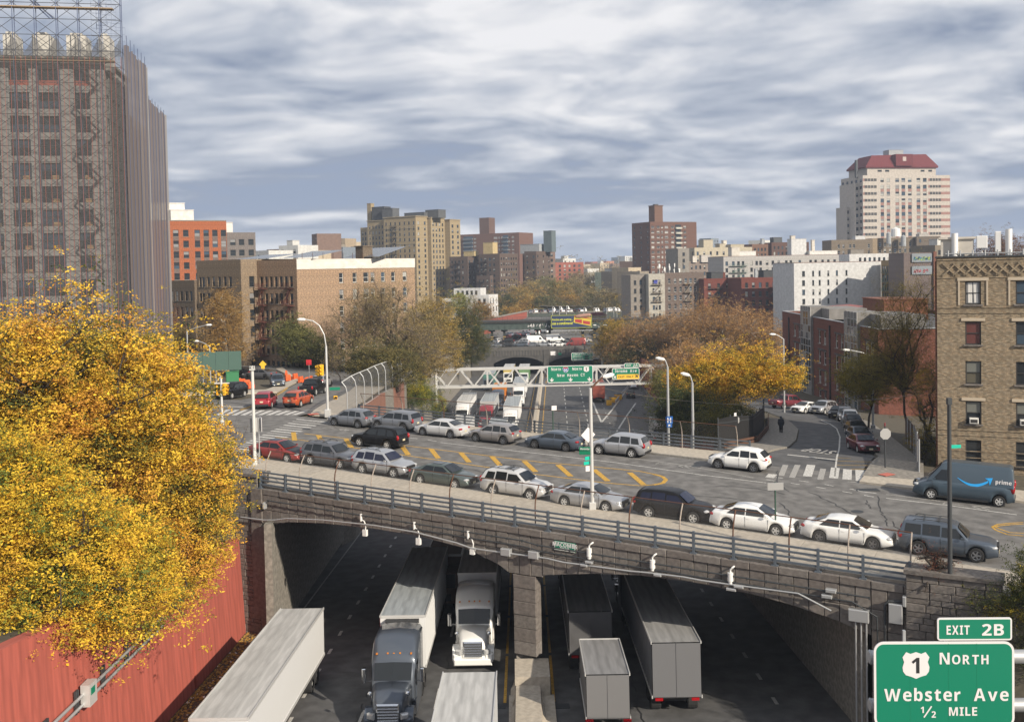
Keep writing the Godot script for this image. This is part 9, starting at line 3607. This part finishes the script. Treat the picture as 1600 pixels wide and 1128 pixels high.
	tree("brush", "dry slope brush behind the platform lamps", f, [[V(-16, 6.5, -22), V(14, 4.0, 6)], [V(6, 5.5, -22), V(12, 4.0, 6)]], [K(.13, .11, .07), K(.10, .09, .05), K(.16, .13, .08)], 900, 1.1, 1, dark, {"trunk": false, "limbs": 5, "category": "shrub"})
	# --- rusty plane trees on the right
	var copper := [K(.182, .124, .065), K(.325, .202, .091), K(.442, .26, .0975), K(.364, .202, .078), K(.247, .156, .078)]
	var copper_t := mk("twig_copper", K(.20, .145, .105), .95)
	var planes := [[1115, 505, 235, 9.5, 7.0, "tallest rust-brown plane tree with white limbs right of the expressway"], [1050, 520, 245, 8.5, 6.0, "rust-brown plane tree left of the tallest one"], [1180, 520, 225, 8.0, 6.0, "rust-brown plane tree reaching to the red brick building"], [1000, 530, 250, 7.0, 5.2, "darker plane tree nearest the expressway's far bend"], [1075, 570, 190, 7.0, 4.8, "orange-brown plane tree behind the blue hospital sign"], [1165, 570, 180, 5.6, 4.2, "thin plane tree behind the bright yellow tree"]]
	for q in planes:
		f = base_at(q[0], q[2])
		tree("plane_tree", q[5], f, [[q[0], q[1], q[2], q[3], q[4], q[3] * .8], [q[0] - 28, q[1] + 26, q[2], q[3] * .75, q[4] * .8, q[3] * .6], [q[0] + 26, q[1] + 28, q[2], q[3] * .75, q[4] * .8, q[3] * .6]], copper, 3600, .66, 3, pale, {"stem": .36, "limbs": 22, "boughs": 8, "twigs": 4, "along": .6, "twig_mat": copper_t, "gaps": -.35, "patch": .25})
	f = base_at(962, 262)
	tree("willow_tree", "golden-yellow tree drooping beside the far overpass", f, [[958, 522, 262, 4.6, 4.4, 4.0], [968, 552, 262, 5.0, 4.4, 4.0], [945, 545, 262, 3.6, 3.0, 3.0]], [K(.18, .14, .03), K(.36, .24, .035), K(.28, .18, .04)], 2000, .8, 0, dark, {"stem": .24})
	f = base_at(990, 245)
	tree("oak_tree", "dark olive tree behind the right end of the gantry", f, [[992, 565, 245, 5.4, 4.8, 4.4], [1010, 555, 245, 4.4, 4.4, 4.0], [975, 580, 245, 3.8, 3.6, 3.4]], [K(.035, .045, .02), K(.09, .085, .03), K(.16, .13, .04)], 2200, .8, 2, dark, {"stem": .24})
	# --- bright yellow trees at the bridge's right end
	f = base_at(1105, 118)
	tree("maple_tree", "bright golden tree behind the slatted fence at the far right end of the bridge", f, [[1135, 580, 118, 5.4, 2.9, 4.2], [1085, 600, 118, 4.0, 2.9, 3.6], [1190, 592, 118, 4.0, 2.5, 3.4], [1110, 625, 116, 3.8, 2.4, 3.2], [1235, 590, 116, 2.4, 2.0, 2.4]], gold, 7200, .5, 0, dark, {"stem": .3, "limbs": 18, "patch": .45, "gaps": -.3})
	f = base_at(1065, 112)
	tree("holly_tree", "dark green shady tree beside the exit ramp's red wall", f, [[1062, 640, 112, 2.8, 3.2, 2.6], [1085, 665, 108, 2.6, 2.4, 2.2], [1050, 665, 112, 2.0, 2.0, 2.0]], [K(.02, .03, .014), K(.04, .055, .02), K(.12, .13, .03)], 2200, .5, 2, dark, {"stem": .2})
	f = base_at(1130, 100)
	tree("shrub", "dark shrubs under the golden tree beside the slatted fence", f, [[1120, 665, 101, 3.4, 1.9, 2.0], [1155, 655, 103, 2.4, 1.9, 1.8], [1095, 680, 97, 2.0, 1.2, 1.6]], [K(.025, .03, .014), K(.07, .075, .024), K(.20, .17, .03)], 1700, .45, 2, dark, {"trunk": false, "category": "shrub", "limbs": 6})
	f = base_at(1040, 160)
	tree("young_tree", "yellow-green tree above the ramp speed sign", f, [[1046, 610, 160, 3.0, 2.8, 2.6], [1035, 600, 165, 2.4, 2.6, 2.4]], [K(.09, .10, .03), K(.2, .18, .04)], 900, .55, 0, dark, {"stem": .15})
	# --- sparse trees before the brick building and by the tan house
	var thin := [K(.12, .11, .035), K(.22, .18, .045), K(.30, .23, .05), K(.16, .12, .05)]
	f = base_at(1425, 98)
	tree("locust_tree", "tall half-bare tree with dark branches beside the tan apartment house", f, [[1415, 500, 98, 3.6, 4.0, 3.2], [1390, 540, 98, 3.4, 3.6, 3.0], [1430, 590, 98, 2.9, 3.6, 2.6], [1360, 575, 100, 3.0, 2.6, 2.6], [1440, 470, 98, 2.4, 2.6, 2.4]], thin, 6500, .36, 1, dark, {"stem": .15, "limbs": 30, "boughs": 8, "twigs": 6, "along": .75})
	f = base_at(1355, 104)
	tree("ash_tree", "yellow-green tree overhanging the parked cars of the side street", f, [[1365, 580, 104, 3.4, 2.2, 2.8], [1340, 595, 104, 2.4, 1.9, 2.2], [1395, 600, 102, 2.6, 2.2, 2.2]], [K(.10, .10, .03), K(.24, .20, .035), K(.30, .24, .04)], 2000, .42, 0, dark, {"stem": .14, "limbs": 14})
	f = base_at(1452, 82)
	tree("shrub", "yellow and green shrubs squeezed between the rusty fence and the tan house", f, [[1450, 620, 84, 1.4, 3.2, 1.4], [1462, 720, 77, .7, 1.6, .8], [1440, 690, 82, 1.5, 1.3, 1.2]], [K(.05, .06, .02), K(.14, .13, .03), K(.46, .30, .03)], 1500, .36, 0, dark, {"trunk": false, "category": "shrub", "limbs": 8})
	# --- trees on the skyline at the far right, and behind the far houses
	f = base_at(1550, 330)
	tree("oak_tree", "rust-red tree on the skyline behind the phone masts, right one", f, [[at(1556, 388, 330) - f, V(6.5, 4.5, 5)], [at(1582, 385, 330) - f, V(6.0, 5.0, 5)], [at(1570, 398, 330) - f, V(10, 4.5, 5)]], [K(.15, .075, .04), K(.24, .12, .05), K(.13, .08, .05)], 1300, 1.0, 3, dark, {"stem": .4})
	f = base_at(1505, 360)
	tree("oak_tree", "purple-brown tree on the skyline between the phone masts", f, [[at(1510, 396, 360) - f, V(7, 5, 5)]], [K(.13, .08, .065), K(.17, .11, .07)], 420, 1.1, 1, dark, {"stem": .4})
	f = C(920, 900, -4.0)
	for q in [[900, 414, 900, 12], [935, 418, 850, 11], [960, 415, 1000, 13], [985, 420, 800, 11], [870, 418, 760, 10]]:
		var d: float = q[2]
		f = C(q[0], d, -4.0)
		var tp := at(q[0], q[1], d)
		tree("distant_trees", "far brown tree clump in the skyline gap, %s the gap's middle" % ["left of", "just left of", "just right of", "right of", "far left of"][[900, 935, 960, 985, 870].find(q[0])], f, [[tp - f - V(0, 8, 0), V(q[3] * 1.4, 8, q[3])], [tp - f + V(q[3], -12, 0), V(q[3] * 1.2, 7, q[3])]], drab, 300, 2.6, 0, dark, {"stem": .5, "limbs": 5, "boughs": 3, "twigs": 2, "patch": .1, "group": "far trees in the gap"})
	# --- creepers on the pylon at the right, and the dark growth behind the exit sign
	f = Bf(43.6, -1.0, -.6)
	tree("creeper", "yellow and green creeper hanging over the pylon and railing at the right edge", f, [[V(1.6, .6, .3), V(1.3, 1.2, .9)], [V(.2, .1, .2), V(1.1, .5, .5)], [V(2.6, 1.6, .6), V(1.2, 1.3, 1.0)], [V(.9, -.9, .1), V(.9, 1.0, .5)], [V(2.4, -.8, .8), V(1.4, 1.2, 1.0)], [V(1.9, 2.3, .5), V(.9, .9, .7)], [V(.4, -2.0, .1), V(.8, 1.0, .4)], [V(2.2, -2.4, .6), V(1.3, 1.2, .8)]], [K(.035, .05, .018), K(.08, .10, .03), K(.20, .17, .035), K(.52, .38, .03)], 3200, .30, 0, dark, {"trunk": false, "category": "creeper", "limbs": 14, "boughs": 6, "twigs": 4, "along": .6})
	f = Bf(40.8, .3, -.2)
	tree("creeper", "dry red and brown creeper over the left end of the pylon", f, [[V(.5, .5, 0), V(.9, .6, .4)], [V(1.4, .2, 0), V(.9, .4, .4)], [V(.3, -.9, .3), V(.4, .5, .15)]], [K(.10, .065, .04), K(.20, .06, .04), K(.16, .11, .06)], 260, .26, 1, dark, {"trunk": false, "category": "creeper", "limbs": 10, "boughs": 6, "twigs": 5, "along": .85})
	f = V(22.0, -3.5, -41)
	tree("thicket", "dark thicket of shrubs on the bank right of the exit sign", f, [[V(.6, 1.2, 0), V(2.2, 2.6, 2.4)], [V(1.6, 3.4, -1.0), V(2.0, 2.0, 2.0)], [V(-.6, -1.2, 2.0), V(1.6, 2.0, 2.4)]], [K(.012, .015, .008), K(.03, .036, .014), K(.08, .08, .025)], 2600, .36, 2, dark, {"trunk": false, "category": "shrub", "limbs": 10})
